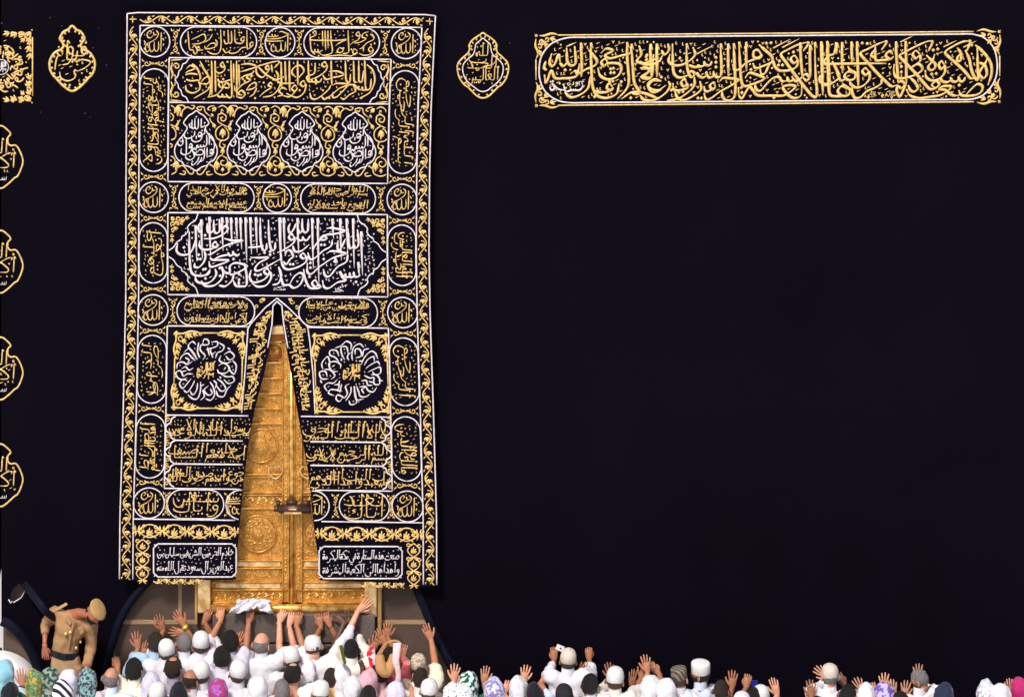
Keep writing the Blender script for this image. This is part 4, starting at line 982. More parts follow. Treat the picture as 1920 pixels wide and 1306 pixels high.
RA_L = [[(1575, 470), (1572, 432), (1545, 440), (1545, 478), (1572, 472), (1530, 502), (1508, 490), (1505, 290)], [(1500, 488), (1440, 500), (1400, 542), (1330, 562), (1290, 545)], [(1470, 415), (1472, 370), (1440, 385), (1445, 418), (1470, 410), (1450, 442), (1385, 440), (1366, 400), (1365, 285)], [(1285, 288), (1290, 430), (1255, 445), (1240, 400)], [(1200, 285), (1205, 480), (1170, 560), (1100, 565), (1045, 535)],
   [(1030, 500), (1080, 450), (1135, 445), (1135, 485), (1080, 505), (1025, 505), (1015, 470)], [(858, 402), (930, 370), (1005, 338), (1025, 400), (960, 445), (868, 452)], [(870, 500), (895, 470), (925, 510), (920, 560), (895, 560), (880, 520)], [(820, 305), (830, 420), (842, 512), (885, 520)], [(1105, 335), (1085, 375), (1060, 405), (1000, 435)], [(1225, 505), (1262, 552), (1320, 520)], [(1240, 300), (1240, 360)], [(1325, 300), (1328, 430), (1290, 440)], [(960, 510), (940, 480), (930, 520), (1000, 520)], [(1140, 400), (1160, 440), (1150, 480)], [(790, 440), (800, 400)]]
RA_R = [[(1112, 510), (1085, 485), (1060, 515), (1085, 545), (1112, 520), (1105, 552), (1060, 578), (1000, 582), (950, 560)], [(1080, 335), (1122, 372), (1110, 405), (1040, 440), (995, 490), (955, 510)], [(1060, 308), (1000, 330), (985, 370), (1030, 392), (960, 432), (890, 442)], [(962, 345), (940, 312), (915, 340), (940, 360), (962, 348), (940, 402), (880, 432), (840, 465)], [(822, 295), (826, 420), (830, 535), (800, 560), (760, 560)],
   [(930, 535), (900, 510), (875, 540), (900, 575), (930, 545), (860, 590), (800, 585), (700, 582), (560, 592), (465, 545)], [(655, 412), (740, 405), (805, 400), (720, 440), (675, 472)], [(720, 490), (765, 515), (740, 552), (695, 540), (715, 500), (680, 560)], [(620, 295), (626, 420), (640, 535), (600, 572), (540, 580)], [(800, 412), (600, 410), (395, 405), (395, 375), (450, 345), (440, 302), (415, 318), (440, 345)], [(555, 295), (558, 400), (562, 520)], [(525, 300), (528, 480)], [(588, 295), (590, 500)],
   [(525, 522), (485, 545), (470, 510)], [(475, 540), (445, 545), (435, 510)], [(440, 542), (405, 540), (388, 480), (380, 335)], [(405, 540), (440, 575)], [(1000, 470), (1000, 540)], [(1030, 340), (1050, 360)]]
RA_D = [(x, y) for x, y in ((1415, 320), (1440, 320), (1080, 285), (1070, 290), (1095, 290), (985, 545), (1170, 345), (1480, 540), (1250, 380), (950, 400))]
TILE = [[(1190, 80), (1240, 58), (1290, 85), (1300, 120)], [(1250, 125), (1235, 100), (1225, 135), (1255, 150)], [(1200, 200), (1190, 168), (1235, 148), (1282, 180), (1270, 230), (1232, 232), (1222, 200), (1250, 190)], [(1190, 175), (1190, 240), (1250, 282), (1310, 310)], [(1090, 200), (1105, 240), (1130, 265)], [(1245, 275), (1182, 320), (1160, 380), (1182, 440), (1240, 462), (1300, 440), (1312, 380), (1290, 330), (1262, 310)],
   [(1240, 462), (1214, 480), (1210, 530), (1250, 548), (1270, 520), (1242, 502)], [(1240, 625), (1190, 660), (1172, 720), (1200, 755)], [(1240, 640), (1290, 670), (1300, 720), (1260, 755), (1220, 730), (1232, 695), (1262, 700)], [(1148, 755), (1160, 830), (1240, 862), (1312, 830), (1325, 765)], [(1320, 785), (1390, 758), (1432, 800), (1470, 850), (1510, 850), (1515, 805), (1480, 795)], [(1160, 785), (1090, 742), (1045, 790), (1000, 850), (955, 852), (948, 812), (985, 800)],
   [(1350, 852), (1410, 862), (1420, 830), (1390, 820)], [(1130, 852), (1070, 862), (1060, 830), (1095, 820)], [(1380, 195), (1388, 125), (1440, 80), (1500, 102), (1530, 70), (1490, 58)], [(1110, 190), (1040, 130), (1028, 80), (975, 70), (940, 92), (985, 112), (1000, 85)], [(1330, 60), (1390, 60), (1420, 85), (1400, 110)], [(1150, 60), (1090, 70), (1070, 100), (1100, 110)], [(1310, 310), (1340, 270), (1330, 235)], [(1300, 310), (1350, 240), (1362, 228)]]
TLEAF = [((1330, 60), 1.57, 125), ((1165, 75), 2.3, 70), ((1240, 325), 1.57, 110), ((1240, 552), 1.57, 75), ((1130, 262), 1.2, 65), ((1310, 305), .9, 60), ((1165, 700), 1.45, 110), ((1320, 705), 1.7, 110), ((1240, 775), 1.57, 55), ((1380, 150), 2.2, 45), ((1110, 150), 1.0, 45)]
c7 = SC_(220, 550, 5.677)
WRE = rel_(c7, [[(832, 525), (795, 495), (750, 540), (790, 600), (850, 680)], [(862, 505), (850, 600), (875, 665)], [(905, 515), (920, 470), (962, 480), (968, 522), (925, 530), (888, 530), (880, 585), (930, 640), (905, 685)], [(995, 500), (1060, 498), (1055, 542), (990, 572), (1000, 625), (1045, 600)], [(1080, 508), (1132, 545), (1110, 592), (1062, 612), (1040, 668)], [(955, 555), (978, 645)], [(1000, 610), (1012, 665)],
  [(1130, 630), (1195, 600), (1242, 650), (1190, 685), (1150, 645)], [(1100, 640), (1082, 692), (1150, 722), (1210, 700)], [(1222, 690), (1262, 745), (1242, 832), (1198, 800), (1172, 745)], [(1072, 745), (1130, 720), (1192, 772), (1150, 822), (1080, 822), (1062, 785)], [(1100, 835), (1160, 862), (1222, 860), (1240, 905), (1180, 932), (1130, 890)], [(1060, 885), (1112, 922), (1150, 985), (1100, 1012), (1050, 950)], [(1205, 950), (1160, 1000), (1130, 1065), (1070, 1062), (1048, 1005)],
  [(980, 915), (1012, 960), (1032, 1045), (990, 1105), (935, 1090)], [(965, 955), (920, 1000), (960, 1052), (1005, 1035), (985, 985)], [(882, 915), (882, 1000), (852, 1085), (800, 1092), (748, 1050)], [(850, 925), (840, 1000), (800, 1050), (770, 1010)], [(820, 900), (790, 960), (740, 1022), (700, 1000)], [(782, 880), (740, 932), (690, 982), (658, 930), (700, 888), (740, 905)], [(905, 1000), (922, 1065), (880, 1105)], [(740, 870), (690, 892), (640, 872), (618, 820), (662, 798), (690, 830)],
  [(802, 832), (740, 832), (700, 855), (685, 812), (732, 798)], [(628, 780), (640, 720), (692, 708), (740, 732), (795, 700)], [(678, 780), (722, 758), (760, 792), (805, 768)], [(660, 690), (688, 640), (742, 618), (780, 652), (825, 695)], [(700, 610), (760, 568), (812, 622), (842, 685)], [(720, 660), (760, 690), (740, 720)], [(1085, 860), (1100, 880)], [(940, 580), (1000, 560)], [(1150, 760), (1130, 790)], [(880, 960), (920, 940)], [(1020, 900), (1050, 930), (1040, 985)], [(640, 850), (600, 870)], [(1170, 560), (1200, 580)]], 384.7, 690.9)
def trace(ink, lines, w, f=lambda x, y: (x, y), dots=(), wd=1.2):
    for l in lines: ink.line([f(*p) for p in l], w, 'pen', n=5, nib=math.radians(38))
    for x, y in dots: ink.dot(*f(x, y), wd)
def stadium(x0, y0, x1, y1, r=None):
    r = r or min(x1 - x0, y1 - y0) / 2
    pts = []
    for cx, cy, a0 in ((x1 - r, y0 + r, -90), (x1 - r, y1 - r, 0), (x0 + r, y1 - r, 90), (x0 + r, y0 + r, 180)):
        for i in range(9): a = math.radians(a0 + i * 11.25); pts.append((cx + r * math.cos(a), cy + r * math.sin(a)))
    return pts
def cartouche(box, texts, name="cartouche", r=None, w=2.0, rot=0, label=None, tiers=2, m=GOLD, shape=None, pad=(12, 5), dens=1.8, tall=1.0):
    k = CI(); cl(k, shape or stadium(*box, r), LW * .92, closed=True, k=8)
    o = part(name, k, SILVER, label=label)
    t = CI()
    for tx, bx in texts: write(t, tx, bx, cu, w=w, rot=rot, tiers=tiers, tall=tall, dens=dens)
    part("lettering", t, m, o)
    return o
def roundel(X, Y, R, top, bot, label):
    k = CI(); k.line([cu(X + R * math.cos(a), Y + R * math.sin(a)) for a in np.linspace(0, 2 * math.pi, 41)[:-1]], LW * .92, closed=True, n=2)
    o = part("roundel", k, SILVER, label=label)
    t = CI()
    q = cu(X, Y); kk_ = R / 28.5
    trace(t, [[(q[0] + x * kk_, q[1] + y * kk_) for x, y in l] for l in (RAB if top == "ربي" else HAS)], 2.3)
    sprinkle(t, [cu(X - R * .75, Y - R * .6), cu(X + R * .75, Y - R * .6), cu(X + R * .75, Y + R * .6), cu(X - R * .75, Y + R * .6)], 1.8, 2.0)
    part("lettering", t, GOLD, o)
ORN = CI()
def flush():
    global ORN
    if ORN.V: part('scroll_ornament', ORN, GOLD)
    ORN = CI()
def orn_v(X, y0, y1, hw=7):
    """upright scroll between two cartouches"""
    flush()
    ym = (y0 + y1) / 2; h = (y1 - y0) / 2
    for s_ in (1, -1):
        ORN.line([cu(*q) for q in spiral(X, ym + s_ * h * .62, hw * .72, 1.05, math.pi / 2 * -s_, s_)], 1.8)
        for dx in (-1, 1): ORN.line([cu(X + dx * 2, ym + s_ * h * .9), cu(X + dx * hw * .9, ym + s_ * h * .82), cu(X + dx * hw * 1.15, ym + s_ * h)], 2.4, 'leaf')
        ORN.line([cu(X - hw * .55, ym + s_ * h * .42), cu(X + hw * .1, ym + s_ * h * .22), cu(X - hw * .1, ym)], 1.9, 'taper')
        ORN.line([cu(X + hw * .55, ym + s_ * h * .42), cu(X - hw * .1, ym + s_ * h * .22), cu(X + hw * .1, ym)], 1.9, 'taper')
        ORN.dot(*cu(X + s_ * hw * .55, ym + s_ * h * .12), 1.0)
def orn_h(X, Y, hw=24, h=7):
    flush()
    for s_ in (1, -1):
        ORN.line([cu(*q) for q in spiral(X + s_ * hw * .6, Y, h * .75, 1.05, math.pi * (s_ > 0), -s_)], 1.8)
        for dy in (-1, 1): ORN.line([cu(X + s_ * hw * .78, Y + dy * h * .55), cu(X + s_ * hw * .92, Y + dy * h * .7), cu(X + s_ * hw, Y + dy * h * 1.25)], 2.3, 'leaf')
        ORN.line([cu(X + s_ * hw * .4, Y - h * .5), cu(X + s_ * hw * .15, Y + h * .15), cu(X, Y - h * .1)], 1.9, 'taper'); ORN.line([cu(X + s_ * hw * .4, Y + h * .5), cu(X + s_ * hw * .15, Y - h * .2), cu(X, Y + h * .2)], 1.9, 'taper')
C0, C1 = 52.3, 527.7
nm = ("top", "second", "third", "lowest")
for X, side in ((C0, "left"), (C1, "right")):
    for i, Y in enumerate((78, 369.5, 580.5, 942)):
        roundel(X, Y, 28.5, "ربي", "الله", "round gold inscription, %s in the %s column" % (nm[i], side))
    for Y in (119, 331, 408.5, 541, 619, 765, 903): orn_h(X, Y)
RT = ("بسم الله الرحمن الرحيم", "الحمد لله رب العالمين", "الرحمن الرحيم", "مالك يوم الدين")
LT = ("غير المغضوب عليهم ولا الضالين", "أنعمت عليهم", "صراط الذين", "اهدنا الصراط المستقيم")
for X, TT, rot, side in ((C0, LT, 90, "left"), (C1, RT, -90, "right")):
    for i, ((y0, y1), t) in enumerate(zip(((129, 321), (417, 530), (628, 755), (776, 895)), TT)):
        cartouche((X - 27, y0, X + 27, y1), [(t, (X - 20, y0 + 14, X + 20, y1 - 14))], "upright_cartouche", rot=rot, w=2.3, label="upright oblong inscription, %s in the %s column" % (nm[i], side), tall=.7)
# row of cartouches under the top border
for bx_, conv, L_, lab in (((101, 50, 245, 106), c1, RA_L, "upper left"), ((334, 50, 477, 106), c2, RA_R, "upper right")):
    o = cartouche(bx_, (), label=lab + " oblong inscription with large gold letters")
    t = CI(); trace(t, [conv(l) for l in L_], 2.7, dots=conv(RA_D[:5] if conv is c1 else [(1090, 460), (1130, 445), (1105, 345), (860, 515), (890, 515), (770, 500), (480, 590)]), wd=1.4)
    q = [cu(bx_[0] + 12, 55), cu(bx_[2] - 12, 55), cu(bx_[2] - 12, 102), cu(bx_[0] + 12, 102)]; sprinkle(t, q, 2.0, 2.0)
    part("lettering", t, GOLD, o)
roundel(289, 78, 28, "حسبي", "الله", "round gold inscription in the middle of the top row")
for X in (91, 253, 325, 487): orn_v(X, 53, 103)
cartouche((101, 342, 245, 396), [("ما في السموات وما في الأرض من ذا الذي", (116, 345, 231, 367)), ("يشفع عنده إلا بإذنه يعلم ما بين أيديهم", (116, 371, 231, 393))], w=1.55, label="left two line inscription under the row of four pears", dens=1.5)
cartouche((334, 342, 477, 396), [("بسم الله الرحمن الرحيم الله لا إله إلا هو", (348, 345, 464, 367)), ("الحي القيوم لا تأخذه سنة ولا نوم له", (348, 371, 464, 393))], w=1.55, label="right two line inscription under the row of four pears", dens=.5)
roundel(289, 369, 27, "حسبي", "الله", "round gold inscription in the middle of the row under the pears")
for X in (91, 253, 325, 487): orn_v(X, 345, 393)
cartouche((98, 554, 246, 609), [("ولا يؤده حفظهما وهو العلي العظيم", (112, 557, 232, 580)), ("لا إكراه في الدين قد تبين الرشد من الغي", (112, 584, 232, 607))], w=1.55, label="left two line inscription beside the peak of the opening", dens=.5)
cartouche((330, 554, 480, 609), [("خلفهم ولا يحيطون بشيء من علمه إلا بما شاء", (344, 557, 464, 580)), ("وسع كرسيه السموات والأرض", (344, 584, 464, 607))], w=1.55, label="right two line inscription beside the peak of the opening", dens=.5)
for X in (90, 490): orn_v(X, 557, 607)
for s_ in (1, -1):
    for q in (spiral(288 + s_ * 29, 562, 5, 1, 0, s_), spiral(288 + s_ * 38, 572, 4, 1, 2, -s_)): ORN.line([cu(*p) for p in q], 1.8)
    leafcluster(ORN, *cu(288 + s_ * 22, 557), .4 if s_ > 0 else 2.7, 9, 3, .5)

# large gold panel
k = CI()
for s_ in (1, -1):
    e = lambda x: 290 + s_ * x
    pts = [(172, 108), (178, 117), (184, 120), (187, 129), (191, 133), (193, 142), (198, 149), (193, 157), (191, 165), (187, 169), (184, 178), (177, 182), (172, 191)]
    cl(k, [(e(x), y) for x, y in pts], LW * .9, sm=True, n=4)
fo = part("gold_panel", k, SILVER, label="wide gold panel with scalloped ends near the top")
t = CI()
trace(t, [c1(l) for l in PB1] + [c2(l) for l in PB2], 3.7, dots=PBD, wd=1.7)
sprinkle(t, [(342, 113), (702, 116), (702, 188), (342, 186)], 2.6, 2.4, lambda x, y: abs(y - 150) < 36 - max(0, abs(x - 522) - 150) * .8)
part("lettering", t, GOLD, fo)
t = CI()
for s_ in (1, -1):
    for sy in (1, -1):
        e = lambda x, y: cu(290 + s_ * x, 150 + sy * y)
        t.line([e(*q) for q in ((206, 2), (203, 12), (206, 22), (204, 34))], 4.2, 'leaf'); t.line([e(*q) for q in ((208, 37), (198, 38), (184, 39))], 2.6, 'leaf')
        t.line([e(x, y) for x, y in spiral(196, 26, 6.5, 1.15, 0, 1)], 2.4); t.line([e(*q) for q in ((203, 12), (198, 8), (199, 3))], 2.4, 'leaf')
part("corner_ornament", t, GOLD, fo)

# four pears on a field of scrolls
hpP = [(0, 207), (7, 212), (13, 215), (18, 220), (24, 229), (22, 233), (18, 237), (18, 242), (25, 253), (34, 264), (40, 276), (40, 288), (34, 299), (26, 303), (22, 309), (14, 311), (7, 315), (0, 319)]
for i, X in enumerate((133, 233.5, 334.5, 435.5)):
    k = CI(); k.line([cu(*q) for q in mirror_profile(X, hpP)], 2.3, closed=True, n=4)
    o = part("pear_motif", k, SILVER, label="white pear shaped inscription, %s of four from the left" % ("first", "second", "third", "fourth")[i])
    t = CI()
    trace(t, PEAR, 2.6, lambda x, y: cu(X + x, y + 262), PEARD, 1.2)
    sprinkle(t, [cu(X - 30, 240), cu(X + 30, 240), cu(X + 30, 305), cu(X - 30, 305)], 1.9, 3.0, None)
    part("lettering", t, SILVER, o)
def inpear(x, y, g):
    for X in (133, 233.5, 334.5, 435.5):
        cx_, cy_ = cu(X, y)
        if 204 < y - (cy_ - y) < 322:
            if abs(x - cx_) < np.interp(y - (cy_ - y), [q[1] for q in hpP], [q[0] for q in hpP]) + g: return True
    return False
xl_, xr_ = cu(82, 265)[0], cu(498, 265)[0]
t = Ink(lambda x, y: xl_ + 1 < x < xr_ - 1 and not inpear(x, y, 2.2))
for X in (82.8, 183.3, 284, 385, 485.5):
    ox, oy = cu(X, 262); dx_, dy_ = ox - (220 + 1240 / 6.194), oy - 264.5
    for l in TILE: t.line([(x + dx_, y + dy_) for x, y in c3(l)], 2.3, 'pen', n=4)
    for p_, a_, L_ in TLEAF:
        x, y = c3([p_])[0]; x += dx_; y += dy_
        if xl_ + 5 < x < xr_ - 5: leafcluster(t, x, y, a_, L_ / 6.194, 3, .38, max(2.2, L_ / 6.194 * .30))
part("scrollwork", t, GOLD)

# large white panel
k = CI()
for s_ in (1, -1):
    for sy in (1, -1):
        e = lambda x, y: (290 + s_ * x, 474.5 + sy * y)
        cl(k, [e(*q) for q in ((152, 76), (157, 63), (166, 57), (172, 50), (171, 44), (176, 36), (183, 32), (184, 27), (192, 22), (199, 12), (208, 6))], LW * .9, sm=True, n=4)
fo = part("white_panel", k, SILVER, label="wide panel of large white letters with pointed scalloped ends")
e5, e6 = SC_(220, 380, 6.194), SC_(520, 380, 6.194)
t = CI(); WW = 4.5
def es(conv, *lines, w=WW):
    for l in lines: t.line(conv(l), w, 'pen', n=6, nib=math.radians(38))
AL5 = [(1070, 165, 640), (1215, 172, 560), (1270, 172, 360), (1320, 175, 500), (1380, 175, 440), (1430, 175, 540), (1490, 172, 700), (1545, 172, 600), (1610, 170, 580), (1890, 175, 640), (910, 265, 680), (975, 195, 650)]
AL6 = [(25, 175, 700), (75, 175, 600), (235, 180, 600), (405, 180, 770), (470, 180, 960), (640, 185, 420), (730, 185, 670), (805, 185, 560), (880, 185, 760), (975, 335, 840), (940, 690, 860)]
for conv, A in ((e5, AL5), (e6, AL6)):
    for x, a, b_ in A:
        q = conv([(x, a), (x + 6, (a + b_) / 2), (x + 14, b_)]); t.line(q, WW, 'taper', n=5)
        t.line([q[0], (q[0][0] + 3.8, q[0][1] + 10)], 4.0, 'taper')
es(e5, [(1660, 175), (1665, 420), (1690, 545), (1730, 540), (1735, 470)], [(1755, 200), (1765, 420), (1790, 545), (1830, 535), (1835, 460)],
   [(835, 335), (838, 560), (850, 760), (880, 830), (960, 850), (1030, 835), (1080, 770)], [(1185, 190), (1190, 320), (1150, 355), (1125, 320), (1120, 200)], [(1122, 310), (1085, 352), (1050, 330), (1045, 240)], [(985, 330), (955, 340), (945, 270), (990, 200)],
   [(700, 470), (690, 560), (740, 605), (830, 595), (880, 530), (905, 440)], [(1005, 420), (1130, 412), (1240, 360), (1285, 305), (1250, 270), (1225, 320)],
   [(1165, 490), (1135, 455), (1105, 500), (1150, 520), (1170, 490), (1100, 535), (1000, 545), (955, 500), (960, 440)], [(1240, 415), (1340, 440), (1455, 440), (1340, 470), (1230, 510), (1100, 590), (1050, 605)],
   [(1420, 590), (1395, 615), (1350, 590), (1345, 560)], [(1355, 600), (1310, 615), (1280, 580)], [(1290, 605), (1200, 622), (1130, 655)], [(900, 700), (900, 745), (950, 748), (1005, 690), (1025, 620), (1010, 560)],
   [(1075, 640), (1110, 665), (1200, 665), (1295, 672), (1180, 722), (1085, 745), (1065, 680)], [(1080, 790), (1055, 830), (1000, 845)], [(905, 850), (925, 915), (1020, 940), (1100, 905), (1150, 830), (1135, 770)],
   [(975, 905), (1020, 965), (1120, 962), (1205, 895), (1232, 810), (1200, 740)], [(1215, 740), (1245, 805), (1305, 815), (1310, 735), (1380, 700), (1505, 735), (1450, 785), (1330, 835), (1300, 800)],
   [(1180, 960), (1255, 970), (1330, 905), (1355, 830)], [(1345, 900), (1380, 965), (1440, 972), (1500, 955), (1500, 820), (1470, 700)], [(1410, 910), (1415, 960)],
   [(1555, 780), (1538, 865), (1580, 925), (1690, 900), (1770, 830)], [(1545, 635), (1650, 640), (1755, 638), (1645, 700), (1600, 770), (1640, 790), (1760, 730), (1900, 650)],
   [(1772, 805), (1740, 765), (1705, 800), (1740, 835), (1775, 810), (1785, 880), (1725, 960), (1630, 975), (1565, 935)], [(1800, 955), (1870, 935), (1905, 850), (1875, 745)],
   [(1520, 520), (1620, 515), (1700, 500)])
es(e6, [(290, 185), (292, 300), (320, 345), (355, 320), (360, 190)], [(235, 300), (265, 350), (295, 320)], [(150, 240), (130, 300), (150, 355), (195, 300), (215, 240)], [(930, 310), (945, 480), (905, 525), (880, 460)], [(820, 300), (835, 500), (855, 530), (885, 500)], [(790, 420), (760, 490), (720, 560), (700, 520), (705, 440)],
   [(570, 300), (640, 295), (785, 330), (660, 365), (575, 372), (520, 410), (445, 490), (420, 540)], [(640, 430), (622, 505), (530, 560), (440, 640), (380, 655), (355, 580)],
   [(500, 400), (545, 382), (572, 420), (520, 435), (495, 405)], [(570, 590), (640, 562), (795, 592), (650, 640), (490, 745), (400, 825), (350, 805), (350, 700)], [(665, 640), (690, 690), (650, 680)],
   [(815, 560), (805, 680), (700, 745), (610, 850), (555, 845), (535, 770)], [(965, 840), (925, 862), (895, 850), (885, 800)], [(895, 855), (850, 865), (840, 810)], [(850, 860), (800, 862), (790, 820)], [(805, 860), (760, 850), (725, 800), (760, 870), (795, 905), (700, 925), (605, 990), (545, 980), (525, 900)],
   [(470, 945), (440, 900), (405, 935), (440, 980), (475, 955), (500, 985), (440, 995), (375, 985), (330, 900), (305, 770)], [(140, 955), (195, 860), (265, 815), (305, 855), (265, 950), (190, 990), (140, 955), (75, 955), (50, 890), (15, 750)],
   [(335, 625), (300, 588), (270, 620), (305, 650), (338, 630), (330, 690), (235, 750), (115, 775), (60, 720), (45, 600)], [(70, 680), (105, 715), (150, 655), (185, 625), (155, 560), (110, 560), (90, 620)],
   [(385, 380), (345, 435), (305, 425), (295, 390)], [(310, 430), (255, 438), (225, 400)], [(200, 405), (165, 365), (135, 400), (165, 435), (200, 410), (185, 470), (80, 545), (0, 580)], [(370, 485), (280, 560), (205, 565), (180, 500)])
for conv, ds in ((e5, [(1020, 380), (775, 520), (945, 605), (935, 655), (965, 655), (1350, 655), (1190, 760), (1195, 850), (1025, 880), (1415, 895), (1415, 830), (1600, 835), (1635, 845), (1665, 835), (1710, 580), (1775, 570), (1775, 605), (1000, 775), (1025, 770)]), (e6, [(510, 490), (550, 490), (540, 655), (385, 700), (385, 755), (150, 715), (185, 715), (915, 920), (375, 860)])):
    for x, y in ds: q = conv([(x, y)])[0]; t.dot(q[0], q[1], 2.1)
sprinkle(t, [(345, 408), (705, 408), (705, 536), (345, 536)], 2.8, 2.2, lambda x, y: abs(y - 474) < 66 - max(0, abs(x - 520) - 150) * .9)
part("lettering", t, SILVER, fo)
t = CI(); write(t, "١٤٣٦هـ", (395, 538, 416, 543), cu, w=1.2, tiers=1, dens=0)
for i, l in enumerate(([(668, 990), (690, 1010)], [(700, 1005), (705, 985)], [(715, 1000), (715, 980)], [(735, 995), (740, 975), (725, 980)], [(765, 985), (760, 970), (775, 968)], [(790, 980), (795, 960), (780, 965)])): t.line(e6(l), 1.5, 'pen')
write(t, "مكة", (282, 534, 305, 541), cu, w=1.1, tiers=1, dens=0, tall=.5)
part("small_writing", t, SILVER, fo)
t = CI()
for s_ in (1, -1):
    for sy in (1, -1):
        e = lambda x, y: cu(290 + s_ * (206 - x), 474.5 + sy * (70.5 - y))
        an = lambda a: math.atan2(sy * -math.sin(a) * -1 * -1, -s_ * math.cos(a)) if False else math.atan2(-sy * math.sin(a), -s_ * math.cos(a))
        for x, y, r, tn, a0, c in ((5, 5, 4, 1, 0, 1), (15, 6, 5, 1.1, 1, -1), (6, 15, 5, 1.1, 2, 1), (25, 5, 4, 1, 0, 1), (5, 26, 4, 1, 2, -1), (15, 15, 4, 1, 3, 1), (4, 37, 3.2, 1, 0, 1), (12, 24, 3, 1, 0, -1), (23, 13, 3, 1, 1, 1)):
            t.line([e(*q) for q in spiral(x, y, r, tn, a0, c)], 2.2)
        for x, y, a, L_ in ((2, 2, .78, 9), (10, 10, .78, 9), (29, 3, .15, 9), (3, 42, 1.4, 9), (20, 8, .4, 8), (8, 20, 1.1, 8)):
            leafcluster(t, *e(x, y), an(a), L_, 3, .6)
part("corner_ornament", t, GOLD, fo)

# boxes with a wreath of writing each side of the opening
for cx, cy, bx, lab, txt, xs in ((385.5, 695, (323, 620, 458, 769), "left wreath of white writing beside the opening", "لقد صدق الله رسوله الرؤيا بالحق لتدخلن المسجد الحرام والله محمد رسول الله", (316, 465)),
                                 (659.5, 698, (587, 624, 731, 776), "right wreath of white writing beside the opening", "وقل رب أدخلني مدخل صدق وأخرجني مخرج صدق واجعل لي من لدنك سلطانا نصيرا الله", (580, 738))):
    t = CI()
    ra = 0 if cx < 500 else 3.6
    trace(t, WRE, 2.9, lambda x, y: (cx + x * math.cos(ra) - y * math.sin(ra), cy + (x * math.sin(ra) + y * math.cos(ra)) * 1.02))
    sprinkle(t, [(cx - 58, cy - 58), (cx + 58, cy - 58), (cx + 58, cy + 58), (cx - 58, cy + 58)], 2.0, 3.5, lambda x, y: 23 < math.hypot(x - cx, y - cy) < 57)
    o = part("wreath", t, SILVER, label=lab)
    t = CI(); write(t, "بسم الله الرحمن الرحيم", (cx - 16, cy - 16, cx + 16, cy + 16), w=2.2, dens=.3)
    part("centre_writing", t, GOLD, o)
    t = CI()
    x0, y0, x1, y1 = bx
    for fx, gx in ((0, 1), (1, -1)):
        for fy, gy in ((0, 1), (1, -1)):
            xx, yy = (x0, x1)[fx], (y0, y1)[fy]
            q = lambda a, b_: (xx + gx * a - (yy - 695) * .03 * (1 if cx < 500 else -1), yy + gy * b_)
            t.line([q(6, 3), q(18, 5), q(32, 1), q(46, 3), q(52, 6)], 4.0, 'leaf'); t.line([q(3, 6), q(5, 18), q(1, 32), q(3, 46), q(6, 52)], 4.0, 'leaf')
            t.line([q(0, 6), q(14, 6)], 3); t.line([q(6, 0), q(6, 14)], 3)
            for sx_, sy_, r, a in ((14, 14, 7, 0), (9, 26, 4, 1), (26, 9, 4, 2)): t.line(spiral(*q(sx_, sy_), r, 1.05, a, gx * gy), 2.3)
            for a_, b_, an, L_ in ((24, 6, .5, 15), (6, 24, 1.07, 15), (16, 16, .78, 12), (36, 5, .4, 12), (5, 36, 1.17, 12), (2, 2, .78, 7)):
                leafcluster(t, *q(a_, b_), math.atan2(gy * math.sin(an), gx * math.cos(an)), L_, 3, .5)
            t.line(spiral(*q(50, 6), 3, .8, 0, 1), 2); t.line(spiral(*q(6, 50), 3, .8, 0, 1), 2)
    sl_ = (lambda y: -(y - 695) * .03 * (1 if cx < 500 else -1))
    for y in (y0 + 4, y1 - 4): t.line([(x0 + 50 + sl_(y), y), (x1 - 50 + sl_(y), y)], 2.6, sm=False)
    for x in (x0 + 4, x1 - 4): t.line([(x + sl_(y0 + 50), y0 + 50), (x + sl_(y1 - 50), y1 - 50)], 2.6, sm=False)
    part("corner_ornament", t, GOLD, o)
